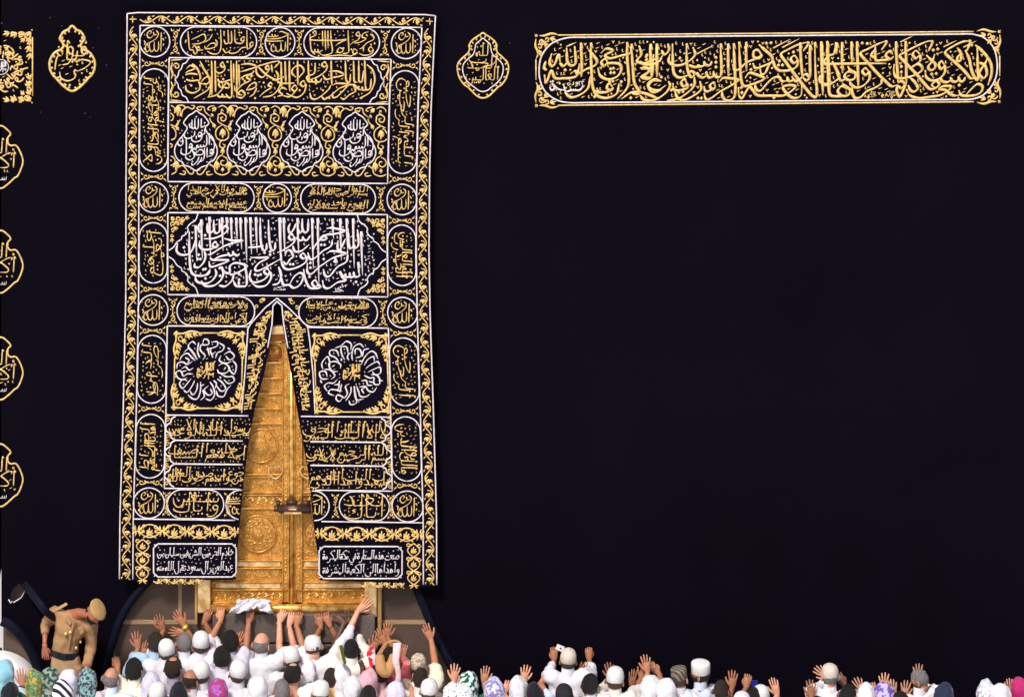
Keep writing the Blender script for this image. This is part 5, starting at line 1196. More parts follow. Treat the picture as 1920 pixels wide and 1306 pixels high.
# edging of the opening: chevron lines and slanting bands of writing
k = CI()
k.line(sub([(519.5, 559), (497, 577), (470, 607), (465, 616), (460, 690), (453, 774)], 14), LW, sm=False); k.line(sub([(519.5, 559), (540, 576), (577, 612), (581, 640), (587, 700), (591, 776)], 14), LW, sm=False)
kk = Ink(); kk.line(sub([(519.5, 565), (512, 573), (510, 609), (504, 640), (502, 652)], 10), 2.6, sm=False); kk.line(sub([(519.5, 565), (528.5, 573), (532, 607), (538, 642), (540, 652)], 10), 2.6, sm=False)
o = part("opening_edge", k, SILVER, label="white chevron lines round the peak of the opening")
part("inner_edge", kk, SILVER, o)
for side, txt in ((-1, "بسم الله الرحمن الرحيم الحمد لله رب العالمين الرحمن الرحيم مالك يوم الدين"), (1, "قل هو الله أحد الله الصمد لم يلد ولم يولد ولم يكن له كفوا أحد صدق الله")):
    t = CI()
    ya, yb = 583, 768
    S_, D_, M_ = fit_words(txt.split(), 2, .9)
    a = np.array([p for s_ in S_ for p in s_]); x0, x1, y0, y1 = a[:, 0].min(), a[:, 0].max(), a[:, 1].min(), a[:, 1].max()
    def M(p):
        u = (x1 - p[0]) / (x1 - x0); v_ = (p[1] - y0) / (y1 - y0)
        y = (yb - (yb - ya) * u) if side < 0 else (ya + (yb - ya) * u)
        if side < 0: lo, hi = np.interp(y, [583, 607, 616, 690, 774], [497, 474, 470, 464, 457]), np.interp(y, SLY, SLL) - 4; lo = min(lo, hi - 8)
        else: lo, hi = np.interp(y, SRY, SRR) + 4, np.interp(y, [583, 612, 640, 700, 776], [545, 572, 576, 582, 586])
        return (lo + (hi - lo) * (1 - v_ if side < 0 else v_), y) if side < 0 else (hi - (hi - lo) * (1 - v_), y)
    for s_ in S_: t.line([M(p) for p in smooth_pts(s_, n=3)], 2.1, 'pen', n=2)
    for p in D_: q = M(p); t.dot(q[0], q[1], 1.0)
    sprinkle(t, [(465, 590), (580, 590), (592, 765), (452, 765)], 1.6, 2.4, lambda x, y: notslit(x, y, 5) and ((x < 500 and x > np.interp(y, [583, 607, 616, 690, 774], [497, 474, 470, 464, 457]) + 3) if side < 0 else (x > 530 and x < np.interp(y, [583, 612, 640, 700, 776], [545, 572, 576, 582, 586]) - 3)))
    part("slanting_band", t, GOLD, o, label="slanting gold writing %s of the opening" % ("left" if side < 0 else "right"))
# three rows of long cartouches
RTX = ("لا إله إلا الله الملك الحق المبين", "بسم الله الرحمن الرحيم لإيلاف قريش", "فليعبدوا رب هذا البيت الذي أطعمهم")
LTX = ("محمد رسول الله صادق الوعد الأمين", "إيلافهم رحلة الشتاء والصيف", "من جوع وآمنهم من خوف صدق الله العظيم")
for i, (y0, y1) in enumerate(((779, 824), (824, 868), (868, 912))):
    ym = (y0 + y1) / 2; nmr = ("upper", "middle", "lower")[i]
    xl = float(np.interp(ym, SLY, SLL)); xr = float(np.interp(ym, SRY, SRR))
    for side in (-1, 1):
        k = CI()
        e = lambda x: 76 + x if side < 0 else 504 - x
        lim = 252 if side < 0 else 320
        cl(k, [(e(x), y) for x, y in ((22, y0 + .5), (15, y0 + 5), (13, y0 + 12), (7, y0 + 16), (4, ym), (7, y1 - 16), (13, y1 - 12), (15, y1 - 5), (22, y1 - .5))], 2.8, sm=True, n=4)
        if i < 2: cl(k, [(e(22), y1), (lim, y1)], 3.0)
        o = part("long_cartouche", k, SILVER, label="%s long line of gold writing %s of the opening" % (nmr, "left" if side < 0 else "right"))
        t = CI()
        if side < 0: write(t, LTX[i], (314 + (2 - i) * 1.5, y0 + 6, xl - 2, y1 - 2), w=2.0, dens=2.2, tall=1.3)
        else: write(t, RTX[i], (xr + 3, y0 + 10, 727 + i * 2, y1 + 2.5), w=2.0, dens=2.2, tall=1.3)
        part("lettering", t, GOLD, o)
        for yy in (y0 + 7, y1 - 7): ORN.line([cu(*q) for q in spiral(e(8), yy, 4, 1, 0, side)], 1.7)
        leafcluster(ORN, *cu(e(2), y0), 0 if side < 0 else math.pi, 9, 3, .7)
# row above the bottom band
cartouche((86, 916, 190, 970), [("وإياك نستعين", (97, 920, 180, 966))], w=2.5, label="left lower oblong inscription with large gold letters", tall=.9)
cartouche((402, 916, 494, 970), [("إياك نعبد", (411, 920, 486, 966))], w=2.5, label="right lower oblong inscription with large gold letters", tall=.9)
roundel(221.5, 943, 27.5, "حسبي", "الله", "cut off round inscription at the left edge of the opening")
roundel(356, 943, 27.5, "حسبي", "الله", "cut off round inscription at the right edge of the opening")
for X in (84.5, 197.5, 395, 497): orn_v(X, 920, 966, 5.5)
part("scroll_ornament", ORN, GOLD)
# foot of the curtain: scroll band, side bands, white signature boxes
t = CI()
for x0, x1 in ((32, 214), (366, 548)):
    mid = 994; per = 46
    n_ = 2
    L_ = (x1 - x0)
    pts = [(x0 + L_ * i / 40, mid + 12 * math.sin(i / 40 * 2 * math.pi * 2)) for i in range(41)]
    t.line([cu(*q) for q in pts], 2.6, n=2)
    pts = [(x0 + L_ * i / 40, mid - 12 * math.sin(i / 40 * 2 * math.pi * 2)) for i in range(41)]
    t.line([cu(*q) for q in pts], 2.4, n=2)
    for i in range(5):
        xx = x0 + L_ * (i / 4)
        if i < 4:
            xm = xx + L_ / 8
            leafcluster(t, *cu(xm, mid + 9), -math.pi / 2, 16, 5, .42, 3.6)
            t.line([cu(xm - 12, mid + 13), cu(xm, mid + 8), cu(xm + 12, mid + 13)], 2.4)
            for s_ in (1, -1):
                t.line([cu(*q) for q in spiral(xm + s_ * 11, mid - 8, 4, 1, 0, s_)], 2); leafcluster(t, *cu(xm + s_ * 9, mid + 3), -1.57 + s_ * .9, 9, 3, .5)
        for s_ in (1, -1):
            leafcluster(t, *cu(xx + 2, mid), s_ * 1.0, 12, 2, .7); leafcluster(t, *cu(xx - 2, mid), math.pi - s_ * 1.0, 12, 2, .7)
for xc in (42, 538):
    n_ = 40
    for s0 in (1, -1): t.line([cu(xc + s0 * 11 * math.sin(i / n_ * math.pi * 3), 1010 + 76 * i / n_) for i in range(n_ + 1)], 2.4, n=2)
    for i in range(3):
        yy = 1010 + 76 * (i + .5) / 3
        leafcluster(t, *cu(xc, yy + 6), -math.pi / 2, 13, 5, .45, 3.2)
        for s_ in (1, -1): t.line([cu(*q) for q in spiral(xc + s_ * 10, yy - 9, 4, 1, 0, s_)], 2); leafcluster(t, *cu(xc, yy + 13), math.pi / 2 + s_ * 1.1, 11, 2, .6)
for x0, x1 in ((62, 150), (440, 520)): vine(t, (x0, 1087.5), (x1, 1087.5), 5, 30, 2.2, cu)
part("foot_scroll", t, GOLD)
for (x0, y0, x1, y1), lines, lab in (((288, 1019, 443, 1081), ("خادم الحرمين الشريفين سلمان بن", "عبد العزيز آل سعود تقبل الله منه"), "left white outlined box with two lines of white writing at the foot"),
                                     ((598.5, 1024, 754, 1084), ("صنعت هذه الستارة في مكة المكرمة", "وأهداها إلى الكعبة المشرفة"), "right white outlined box with two lines of white writing at the foot")):
    k = Ink(); c = 8
    k.line(sub([(x0 + c, y0), (x1 - c, y0), (x1, y0 + c), (x1, y1 - c), (x1 - c, y1), (x0 + c, y1), (x0, y1 - c), (x0, y0 + c), (x0 + c, y0)], 12), 2.8, sm=False)
    for xx, yy in ((x0 + 2, y0 + 2), (x1 - 2, y0 + 2), (x1 - 2, y1 - 2), (x0 + 2, y1 - 2)): k.dot(xx, yy, 1.2)
    o = part("signature_box", k, SILVER, label=lab)
    t = Ink()
    for i, tx in enumerate(lines): write(t, tx, (x0 + 7, y0 + 6 + i * 26, x1 - 6, y0 + 30 + i * 26), w=1.8, tiers=1, tall=.7, dens=1.2)
    part("lettering", t, SILVER, o)
k = CI()
for y in (340, 551, 776, 974): k.line(sub([cu(-1, y + 1.5), cu(581, y + 1.5)], 12), 1.2, sm=False, rel=.2)
part("seam", k, CURT)
# ------------------------------------------------------------------ the crowd
GRP = "worshippers crowding at the foot of the wall"
DG = None
def V3(*a): return np.array(a, float)
def nrmz(v):
    l = np.linalg.norm(v); return v / l if l > 1e-9 else v
def tube(V, F, pts, rad, n=10, flat=None, cap=True, up=None):
    """swept limb: pts (k,3), rad list of r or (ra, rb)"""
    pts = [np.array(p, float) for p in pts]
    i0 = len(V); k = len(pts)
    ref = np.array(up if up is not None else (0.31, 0.95, 0.11))
    for j, p in enumerate(pts):
        t = nrmz(pts[min(j + 1, k - 1)] - pts[max(j - 1, 0)])
        u = nrmz(np.cross(t, ref)); v_ = np.cross(t, u) * -1
        ra, rb = rad[j] if isinstance(rad[j], (tuple, list)) else (rad[j], rad[j])
        for a in range(n):
            an = 2 * math.pi * a / n
            V.append(tuple(p + u * ra * math.cos(an) + v_ * rb * math.sin(an)))
    for j in range(k - 1):
        for a in range(n):
            F.append((i0 + j * n + a, i0 + j * n + (a + 1) % n, i0 + (j + 1) * n + (a + 1) % n, i0 + (j + 1) * n + a))
    if cap:
        F.append(tuple(i0 + a for a in reversed(range(n)))); F.append(tuple(i0 + (k - 1) * n + a for a in range(n)))
def chain(pts, rad, n=4):
    """round off a polyline with radii"""
    p = smooth_pts(pts, n=n) if len(pts) > 2 else np.array([np.array(pts[0]) * (1 - t) + np.array(pts[-1]) * t for t in np.linspace(0, 1, 5)])
    r = np.interp(np.linspace(0, 1, len(p)), np.linspace(0, 1, len(rad)), rad)
    return [q for q in p], list(r)
def blob(V, F, c, R, rx, ry, rz, nu=14, nv=9):
    i0 = len(V)
    for j in range(nv + 1):
        th = math.pi * j / nv
        for i in range(nu):
            ph = 2 * math.pi * i / nu
            V.append(tuple(np.array(c) + R @ V3(rx * math.sin(th) * math.cos(ph), ry * math.sin(th) * math.sin(ph), rz * math.cos(th))))
    for j in range(nv):
        for i in range(nu):
            F.append((i0 + j * nu + i, i0 + (j + 1) * nu + i, i0 + (j + 1) * nu + (i + 1) % nu, i0 + j * nu + (i + 1) % nu))
def rotm(yaw, pitch, roll=0.0):
    """head axes: local +y is where the face looks, +z the crown"""
    cy, sy = math.cos(yaw), math.sin(yaw); cp, sp = math.cos(pitch), math.sin(pitch); cr, sr = math.cos(roll), math.sin(roll)
    Rz = np.array([[cy, -sy, 0], [sy, cy, 0], [0, 0, 1]]); Rx = np.array([[1, 0, 0], [0, cp, -sp], [0, sp, cp]]); Ry = np.array([[cr, 0, sr], [0, 1, 0], [-sr, 0, cr]])
    return Rz @ Rx @ Ry
def head_r(dx, dy, dz):
    """radius of the skull in a local direction"""
    x, y, z = dx / .080, dy / .099, dz / .116
    r = 1 / math.sqrt(x * x + y * y + z * z)
    if dz < 0:                                    # jaw and nape draw in below
        r *= 1 - .10 * (-dz) * (1 if dy > 0 else 1.3) - (.10 * abs(dx) * (-dz))
    if dy > 0:
        a = math.exp(-((dx / .14) ** 2) - ((dz + .14) / .20) ** 2); r += .024 * a * (dy > .5)            # nose
        r += .006 * math.exp(-((dz - .12) / .1) ** 2) * (dy > .6)                                       # brow
        for s_ in (-1, 1): r -= .010 * math.exp(-(((dx - s_ * .33) / .13) ** 2) - ((dz - .03) / .09) ** 2)  # eye sockets
        r += .008 * math.exp(-((dx / .25) ** 2) - ((dz + .80) / .14) ** 2)                               # chin
        r += .005 * math.exp(-((dx / .25) ** 2) - ((dz + .47) / .05) ** 2)                               # lips
    return r
def head(V, F, c, R, k, nu=32, nv=22):
    i0 = len(V)
    for j in range(nv + 1):
        th = math.pi * j / nv
        for i in range(nu):
            ph = 2 * math.pi * i / nu
            d = (math.sin(th) * math.cos(ph), math.sin(th) * math.sin(ph), math.cos(th))
            V.append(tuple(np.array(c) + R @ (np.array(d) * head_r(*d) * k)))
    for j in range(nv):
        for i in range(nu):
            F.append((i0 + j * nu + i, i0 + (j + 1) * nu + i, i0 + (j + 1) * nu + (i + 1) % nu, i0 + j * nu + (i + 1) % nu))
    for s_ in (-1, 1):                            # ears
        e = np.array(c) + R @ (V3(s_ * .082, -.012, -.012) * k)
        Re = R @ rotm(s_ * .45, 0, -s_ * .12)
        blob(V, F, e, Re, .011 * k, .020 * k, .033 * k, 10, 8)
        blob(V, F, e + R @ (V3(s_ * .008, -.008, .004) * k), Re, .006 * k, .019 * k, .031 * k, 10, 8)
def shell(name, c, R, k, m, parent, keep, off=.008, lump=.004, nu=36, nv=26, freq=24):
    """close shell over the skull wherever keep(d) holds: hair, caps, beards"""
    V, F = [], []; ok = {}
    seed = RNG.uniform(0, 90)
    for j in range(nv + 1):
        th = math.pi * j / nv
        for i in range(nu):
            ph = 2 * math.pi * i / nu
            d = (math.sin(th) * math.cos(ph), math.sin(th) * math.sin(ph), math.cos(th))
            kk = keep(d)
            ok[(j, i)] = kk > 0
            o = off * min(1, max(kk, 0) * 6) + lump * noise.noise((d[0] * freq + seed, d[1] * freq, d[2] * freq)) * (kk > .02)
            V.append(tuple(np.array(c) + R @ (np.array(d) * (head_r(*d) + o + .0015) * k)))
    for j in range(nv):
        for i in range(nu):
            q = [(j, i), (j + 1, i), (j + 1, (i + 1) % nu), (j, (i + 1) % nu)]
            if all(ok[x] for x in q): F.append(tuple(x[0] * nu + x[1] for x in q))
    return mesh_obj(name, V, F, m, parent)
def remesh(name, V, F, vox, m, parent, fold=0.0, ffreq=14, smooth_it=3, seed=0.0, vert=2.5, keepz=None):
    me = bpy.data.meshes.new("t"); me.from_pydata([tuple(v) for v in V], [], [tuple(f) for f in F]); me.update()
    bm = bmesh.new(); bm.from_mesh(me); bmesh.ops.recalc_face_normals(bm, faces=bm.faces); bm.to_mesh(me); bm.free()
    o = bpy.data.objects.new("t", me); COL.objects.link(o)
    r = o.modifiers.new("r", 'REMESH'); r.mode = 'VOXEL'; r.voxel_size = vox; r.use_smooth_shade = True
    s_ = o.modifiers.new("s", 'SMOOTH'); s_.iterations = smooth_it; s_.factor = .5
    dg = bpy.context.evaluated_depsgraph_get()
    nm = bpy.data.meshes.new_from_object(o.evaluated_get(dg))
    bpy.data.objects.remove(o); bpy.data.meshes.remove(me)
    n = len(nm.vertices)
    co = np.empty(n * 3); nm.vertices.foreach_get("co", co); co = co.reshape(-1, 3)
    if fold > 0 and n:
        no = np.empty(n * 3); nm.vertices.foreach_get("normal", no); no = no.reshape(-1, 3)
        d = np.array([noise.noise((x * ffreq + seed, y * ffreq, z * ffreq / vert)) + .6 * noise.noise((x * ffreq * 2.3 + z * 9, y * ffreq * 2.3 + seed, z * ffreq * 1.5)) for x, y, z in co])
        d = np.where(d > 0, d, d * .8)
        co = co + no * (d * fold)[:, None]
        nm.vertices.foreach_set("co", co.ravel())
    nm.polygons.foreach_set("use_smooth", [True] * len(nm.polygons))
    nm.name = name
    nm.materials.clear(); nm.materials.append(m)
    o = bpy.data.objects.new(name, nm); COL.objects.link(o); nm.update()
    if parent is not None:
        o.parent = parent; o.matrix_parent_inverse = Matrix.Translation(-parent.location) if parent.parent is None else Matrix.Identity(4)
    return o
SKIN = {'p': (.56, .275, .175), 'm': (.45, .19, .105), 't': (.33, .13, .066), 'd': (.125, .058, .042), 'b': (.21, .090, .052)}
def skin(c, v=1): return mat("skin_%s%d" % (c, v), tuple(q * (.82, 1, 1.15)[v] for q in SKIN[c]), .5, 0, .15, 60, .12, 14, .35)
def cloth(c, rough=.85): return mat("fabric_%d_%d_%d" % tuple(int(round(x * 100)) for x in c), c, rough, 0, .25, 90, .06, 5, .15, .2)
HAIR = mat("black_hair", (.010, .008, .008), .55, 0, .8, 220, .3, 60, .3)
BROWNHAIR = mat("dark_brown_hair", (.028, .017, .012), .55, 0, .8, 220, .3, 60, .3)
SHORTHAIR = mat("cropped_hair", (.075, .042, .028), .6, 0, .8, 260, .35, 90, .3)
GREYHAIR = mat("grey_hair", (.22, .20, .20), .6, 0, .9, 220, .4, 80, .2)
def hand(V, F, w, f, n, side, k, style='open', spread=.16):
    """palm, four fingers and thumb. w wrist, f finger direction, n palm normal (towards the wall), side 'L'/'R'"""
    f = nrmz(f); n = nrmz(n - f * np.dot(n, f)); s_ = np.cross(f, n)             # s_ to the right seen from behind
    th = -1 if side == 'R' else 1
    k = k * 1.02
    spread = spread * HR.uniform(.25, 1.25)
    loc = lambda a, b_, c: w + (f * a + s_ * b_ + n * c) * k
    tube(V, F, [loc(-.03, 0, 0), loc(0, 0, 0), loc(.03, 0, 0), loc(.07, 0, 0), loc(.092, 0, 0), loc(.100, 0, 0)], [(.026 * k, .020 * k), (.026 * k, .018 * k), (.036 * k, .017 * k), (.042 * k, .015 * k), (.040 * k, .012 * k), (.028 * k, .008 * k)], 12, up=n)
    L = {0: .076, 1: .085, 2: .079, 3: .062}
    for q in range(4):
        b_ = th * (.031 - .0205 * q)
        a0 = .088 - (.010 if q == 3 else .004 if q == 0 else 0)
        an = th * (1.5 - q) * spread
        l = L[q]
        if style == 'open':
            d = lambda t, c: loc(a0 + l * t * math.cos(an), b_ + l * t * math.sin(an), c)
            cq = HR.uniform(-.004, .022); p = [d(-.15, 0), d(.3, -.005), d(.65, cq * .2), d(1 - cq * 4, .006 + cq)]
        elif style == 'grip':
            d = lambda t, c: loc(a0 + t, b_ + t * math.sin(an) * .4, c)
            p = [d(-.01, 0), d(.030, .004), d(.038, .030), d(.012, .048)]
        else:
            d = lambda t, c: loc(a0 + t, b_ * .92, c)
            p = [d(-.01, -.002), d(.018, -.002), d(.024, .026), d(-.010, .038), d(-.022, .022)]
        pp, rr = chain(p, [.0098 * k, .0092 * k, .0085 * k, .0066 * k], 3)
        tube(V, F, pp, rr, 8, up=s_ + f * .2)
        blob(V, F, pp[-1], np.eye(3), .0066 * k, .0066 * k, .0066 * k, 8, 5)
    tb = th * .036
    if style == 'open': p = [loc(.018, tb * .55, .004), loc(.046, tb * 1.25, .008), loc(.072, tb * 1.75, .012), loc(.094, tb * 2.0, .016)]
    else: p = [loc(.018, tb * .55, .006), loc(.05, tb * 1.15, .022), loc(.078, tb * .95, .036), loc(.092, tb * .55, .044)]
    pp, rr = chain(p, [.014 * k, .0125 * k, .0105 * k, .008 * k], 3)
    tube(V, F, pp, rr, 8, up=n)
    blob(V, F, pp[-1], np.eye(3), .008 * k, .008 * k, .008 * k, 8, 5)
HR = random.Random(21)
def ik(s_, w, a, b_, pole):
    d = w - s_; L = np.linalg.norm(d); Lm = min(L, (a + b_) * .995)
    t = nrmz(d)
    x = (a * a - b_ * b_ + Lm * Lm) / (2 * Lm)
    h = math.sqrt(max(0, a * a - x * x))
    p = nrmz(pole - t * np.dot(pole, t))
    return s_ + t * x * (L / Lm) + p * h

HC = {}
def person(px, py, label, gear, wear, sk='m', arms=(), yaw=0, pitch=.04, roll=0, depth=None, z=1.57, k=None, collar=None, sleeve=.92, held=None, bare=False, hoff=0, hk=1.0, mwear=None, trunk=1.0):
    """px, py: where the photograph shows the middle of the head"""
    Zw = (GROUND - py) / S; t = (z - CAM[2]) / (Zw - CAM[2]); d = 48 * (1 - t)
    if depth is not None: d = depth
    if depth is None: d = max(d, .42, .42 + (py - 1200) * .007)
    hc = P(px, py, d); 
    k = k or 1.0
    feet = max(0.0, hc[2] - 1.58 * k)
    if feet < .12: feet = 0.0
    kk = (hc[2] - feet) / 1.58
    root = empty("person", (hc[0], hc[1], feet), label, "person", GRP)
    if yaw == 0: yaw = HR.uniform(-24, 24)
    pitch += HR.uniform(-.22, .10); roll += HR.uniform(-.16, .16); hk *= HR.uniform(.95, 1.05)
    R = rotm(math.radians(yaw), pitch, roll)
    Rb = rotm(math.radians(yaw * .45), 0)
    B = lambda x, y, z_: np.array([hc[0], hc[1] - .03, feet]) + Rb @ (V3(x, y, z_) * V3(k, k, kk))
    # shoulders lift with raised arms
    sh = {}
    for s_, sg in (('L', -1), ('R', 1)):
        up_ = .05 if any(a[0] == s_ for a in arms) else 0
        sh[s_] = B(sg * .18, .0, 1.385 + up_)
    V, F = [], []
    CV, CF = [], []
    # trunk and neck of the body (one surface), legs to the ground
    tube(V, F, [B(0, 0, .85), B(0, 0, 1.0), B(0, 0, 1.24), B(0, .005, 1.37), B(0, .01, 1.44)], [(.145 * k, .10 * k), (.14 * k, .095 * k), (.16 * k, .10 * k), (.15 * k, .085 * k), (.075 * k, .06 * k)], 14, up=(0, 1, 0))
    tube(V, F, [B(0, .0, 1.38), B(0, .012, 1.45), hc + R @ (V3(0, -.012, -.075) * k), hc + R @ V3(0, 0, -.02)], [.070 * k, .060 * k, .058 * k, .055 * k], 12, up=(0, 1, 0))
    for sg in (-1, 1):
        tube(V, F, [B(sg * .085, 0, .92), B(sg * .09, .01, .5), B(sg * .09, 0, .09), B(sg * .09, .03, .04), B(sg * .095, .15, .03)], [.085 * k, .058 * k, .042 * k, .045 * k, .032 * k], 10)
    HV, HF = [], []
    head(HV, HF, hc, R, k * hk)
    wearm = mwear or cloth(wear)
    # garment trunk down to the ankles
    if not bare:
        tk_ = trunk
        tube(CV, CF, [B(0, .01, 1.455), B(0, .005, 1.425), B(0, 0, 1.38), B(0, 0, 1.27), B(0, 0, 1.08), B(0, 0, .8), B(0, 0, .45), B(0, 0, .10)],
             [(.062 * k, .062 * k), (.105 * k, .078 * k), (.175 * k, .105 * k), (.20 * k * tk_, .125 * k), (.19 * k * tk_, .125 * k), (.205 * k * tk_, .14 * k), (.215 * k * tk_, .16 * k), (.23 * k * tk_, .18 * k)], 18, up=(0, 1, 0))
    else:
        tube(CV, CF, [B(0, 0, 1.06), B(0, 0, .8), B(0, 0, .1)], [(.19 * k, .125 * k), (.20 * k, .14 * k), (.23 * k, .18 * k)], 18, up=(0, 1, 0))
    done = set()
    hands = []
    for arm in arms:
        s_, ax, ay, ang, style = arm[:5]
        sl_f = arm[5] if len(arm) > 5 else sleeve
        dd = arm[6] if len(arm) > 6 else None
        done.add(s_)
        sg = -1 if s_ == 'L' else 1
        ang += HR.uniform(-9, 9); f = V3(math.sin(math.radians(ang)), .10 if style == 'open' else .3, math.cos(math.radians(ang))); f = nrmz(f)
        n_ = V3(0, 1, -.08)
        # the hand centre lies on the pixel; push it to the wall as far as the arm reaches
        reach = .585 * k
        best = None
        for q in ([dd] if dd is not None else np.linspace(.15 if ax < 400 or ax > 705 else .175, d + .25, 40)):
            hp = P(ax, ay, q); wr = hp - f * .088 * k
            L_ = np.linalg.norm(wr - sh[s_])
            if best is None or L_ < best[0]: best = (L_, wr)
            if L_ < reach: best = (L_, wr); break
        wr = best[1]
        if best[0] > reach * 1.12:                 # lean the shoulder after the hand
            sh[s_] = wr + nrmz(sh[s_] - wr) * reach * 1.12
        s0 = sh[s_]
        el = ik(s0, wr, .30 * k, .275 * k, V3(sg * .45, .15, -.8))
        p, r_ = chain([s0 + (B(0, 0, 1.34) - s0) * .3, s0, (s0 + el) / 2, el, (el + wr) / 2, wr - nrmz(wr - el) * 0, wr + f * .012], [.06 * k, .056 * k, .048 * k, .041 * k, .038 * k, .028 * k, .026 * k], 4)
        tube(V, F, p, r_, 10)
        hand(HV, HF, wr, f, n_, s_, k, style, arm[7] if len(arm) > 7 else .15)
        hands.append((wr, f, n_))
        if not bare or sl_f < 0:
            fr_ = abs(sl_f)
            if fr_ > .5: pts = [s0 + (B(0, 0, 1.32) - s0) * .45, s0, (s0 + el) / 2, el, el + (wr - el) * min(1, (fr_ - .5) * 2)]
            else: pts = [s0 + (B(0, 0, 1.32) - s0) * .45, s0, s0 + (el - s0) * max(.3, fr_ * 2)]
            rr = [.095 * k, .085 * k, .068 * k, .062 * k, .050 * k][:len(pts)] if fr_ > .5 else [.095 * k, .088 * k, .075 * k]
            p, r_ = chain(pts, rr, 4)
            tube(CV, CF, p, r_, 12)
    for s_, sg in (('L', -1), ('R', 1)):
        if s_ in done: continue
        s0 = sh[s_]; el = B(sg * .235, .02, 1.06); wr = B(sg * .20, .16, .86)
        p, r_ = chain([s0 + (B(0, 0, 1.34) - s0) * .3, s0, (s0 + el) / 2, el, wr], [.06 * k, .054 * k, .046 * k, .040 * k, .027 * k], 4)
        tube(V, F, p, r_, 10)
        hand(HV, HF, wr, nrmz(V3(0, .35, -1)), nrmz(V3(-sg, .2, 0)), s_, k, 'grip')
        if not bare:
            p, r_ = chain([s0 + (B(0, 0, 1.32) - s0) * .45, s0, (s0 + el) / 2, el, wr], [.09 * k, .080 * k, .064 * k, .058 * k, .048 * k], 4)
            tube(CV, CF, p, r_, 12)
    body = remesh("body", V, F, .017, skin(sk, HR.randrange(3)), root, 0, smooth_it=4)
    # join the finer head and hands to the body surface
    me = body.data
    bm = bmesh.new(); bm.from_mesh(me)
    vs = [bm.verts.new(v) for v in HV]
    for f_ in HF:
        try: fc = bm.faces.new([vs[i] for i in f_]); fc.smooth = True
        except ValueError: pass
    bmesh.ops.recalc_face_normals(bm, faces=bm.faces)
    bm.to_mesh(me); bm.free()
    if CV: remesh("robe" if not bare else "waist_cloth", CV, CF, .02, wearm, root, .026, 10, 2, RNG.uniform(0, 50))
    gearup(root, hc, R, k * hk, gear, Rb, B)
    if gear[0] != 'scarf' and not bare:
        V, F = [], []
        nc = hc * .45 + B(0, .012, 1.45) * .55
        tube(V, F, [B(0, .008, 1.435), nc + V3(0, 0, -.012), nc + V3(0, 0, .012)], [(.070 * k, .068 * k), (.067 * k, .066 * k), (.064 * k, .064 * k)], 18, cap=False, up=(0, 1, 0))
        mesh_obj('collar', V, F, wearm, root)
    root["_hc"] = 0; del root["_hc"]
    HC[label] = (root, hc, hands, R, k, sh, d)
    return root

def dome(name, hc, R, k, m, parent, prof, tilt=0.0, lump=.0, sq=(1, 1.16), zoff=0, nu=28, freq=20):
    """turned headwear, prof = [(radius, height)] above the head middle"""
    V, F = [], []
    Rt = R @ rotm(0, tilt)
    seed = RNG.uniform(0, 40)
    for j, (r, z) in enumerate(prof):
        for i in range(nu):
            a = 2 * math.pi * i / nu
            o = 1 + lump * noise.noise((math.cos(a) * 2.2 + seed, math.sin(a) * 2.2, z * freq))
            V.append(tuple(np.array(hc) + Rt @ (V3(r * sq[0] * o * math.cos(a), r * sq[1] * o * math.sin(a), z + zoff) * k)))
    for j in range(len(prof) - 1):
        for i in range(nu): F.append((j * nu + i, j * nu + (i + 1) % nu, (j + 1) * nu + (i + 1) % nu, (j + 1) * nu + i))
    F.append(tuple((len(prof) - 1) * nu + i for i in range(nu)))
    return mesh_obj(name, V, F, m, parent)
def front(d): return d[1]
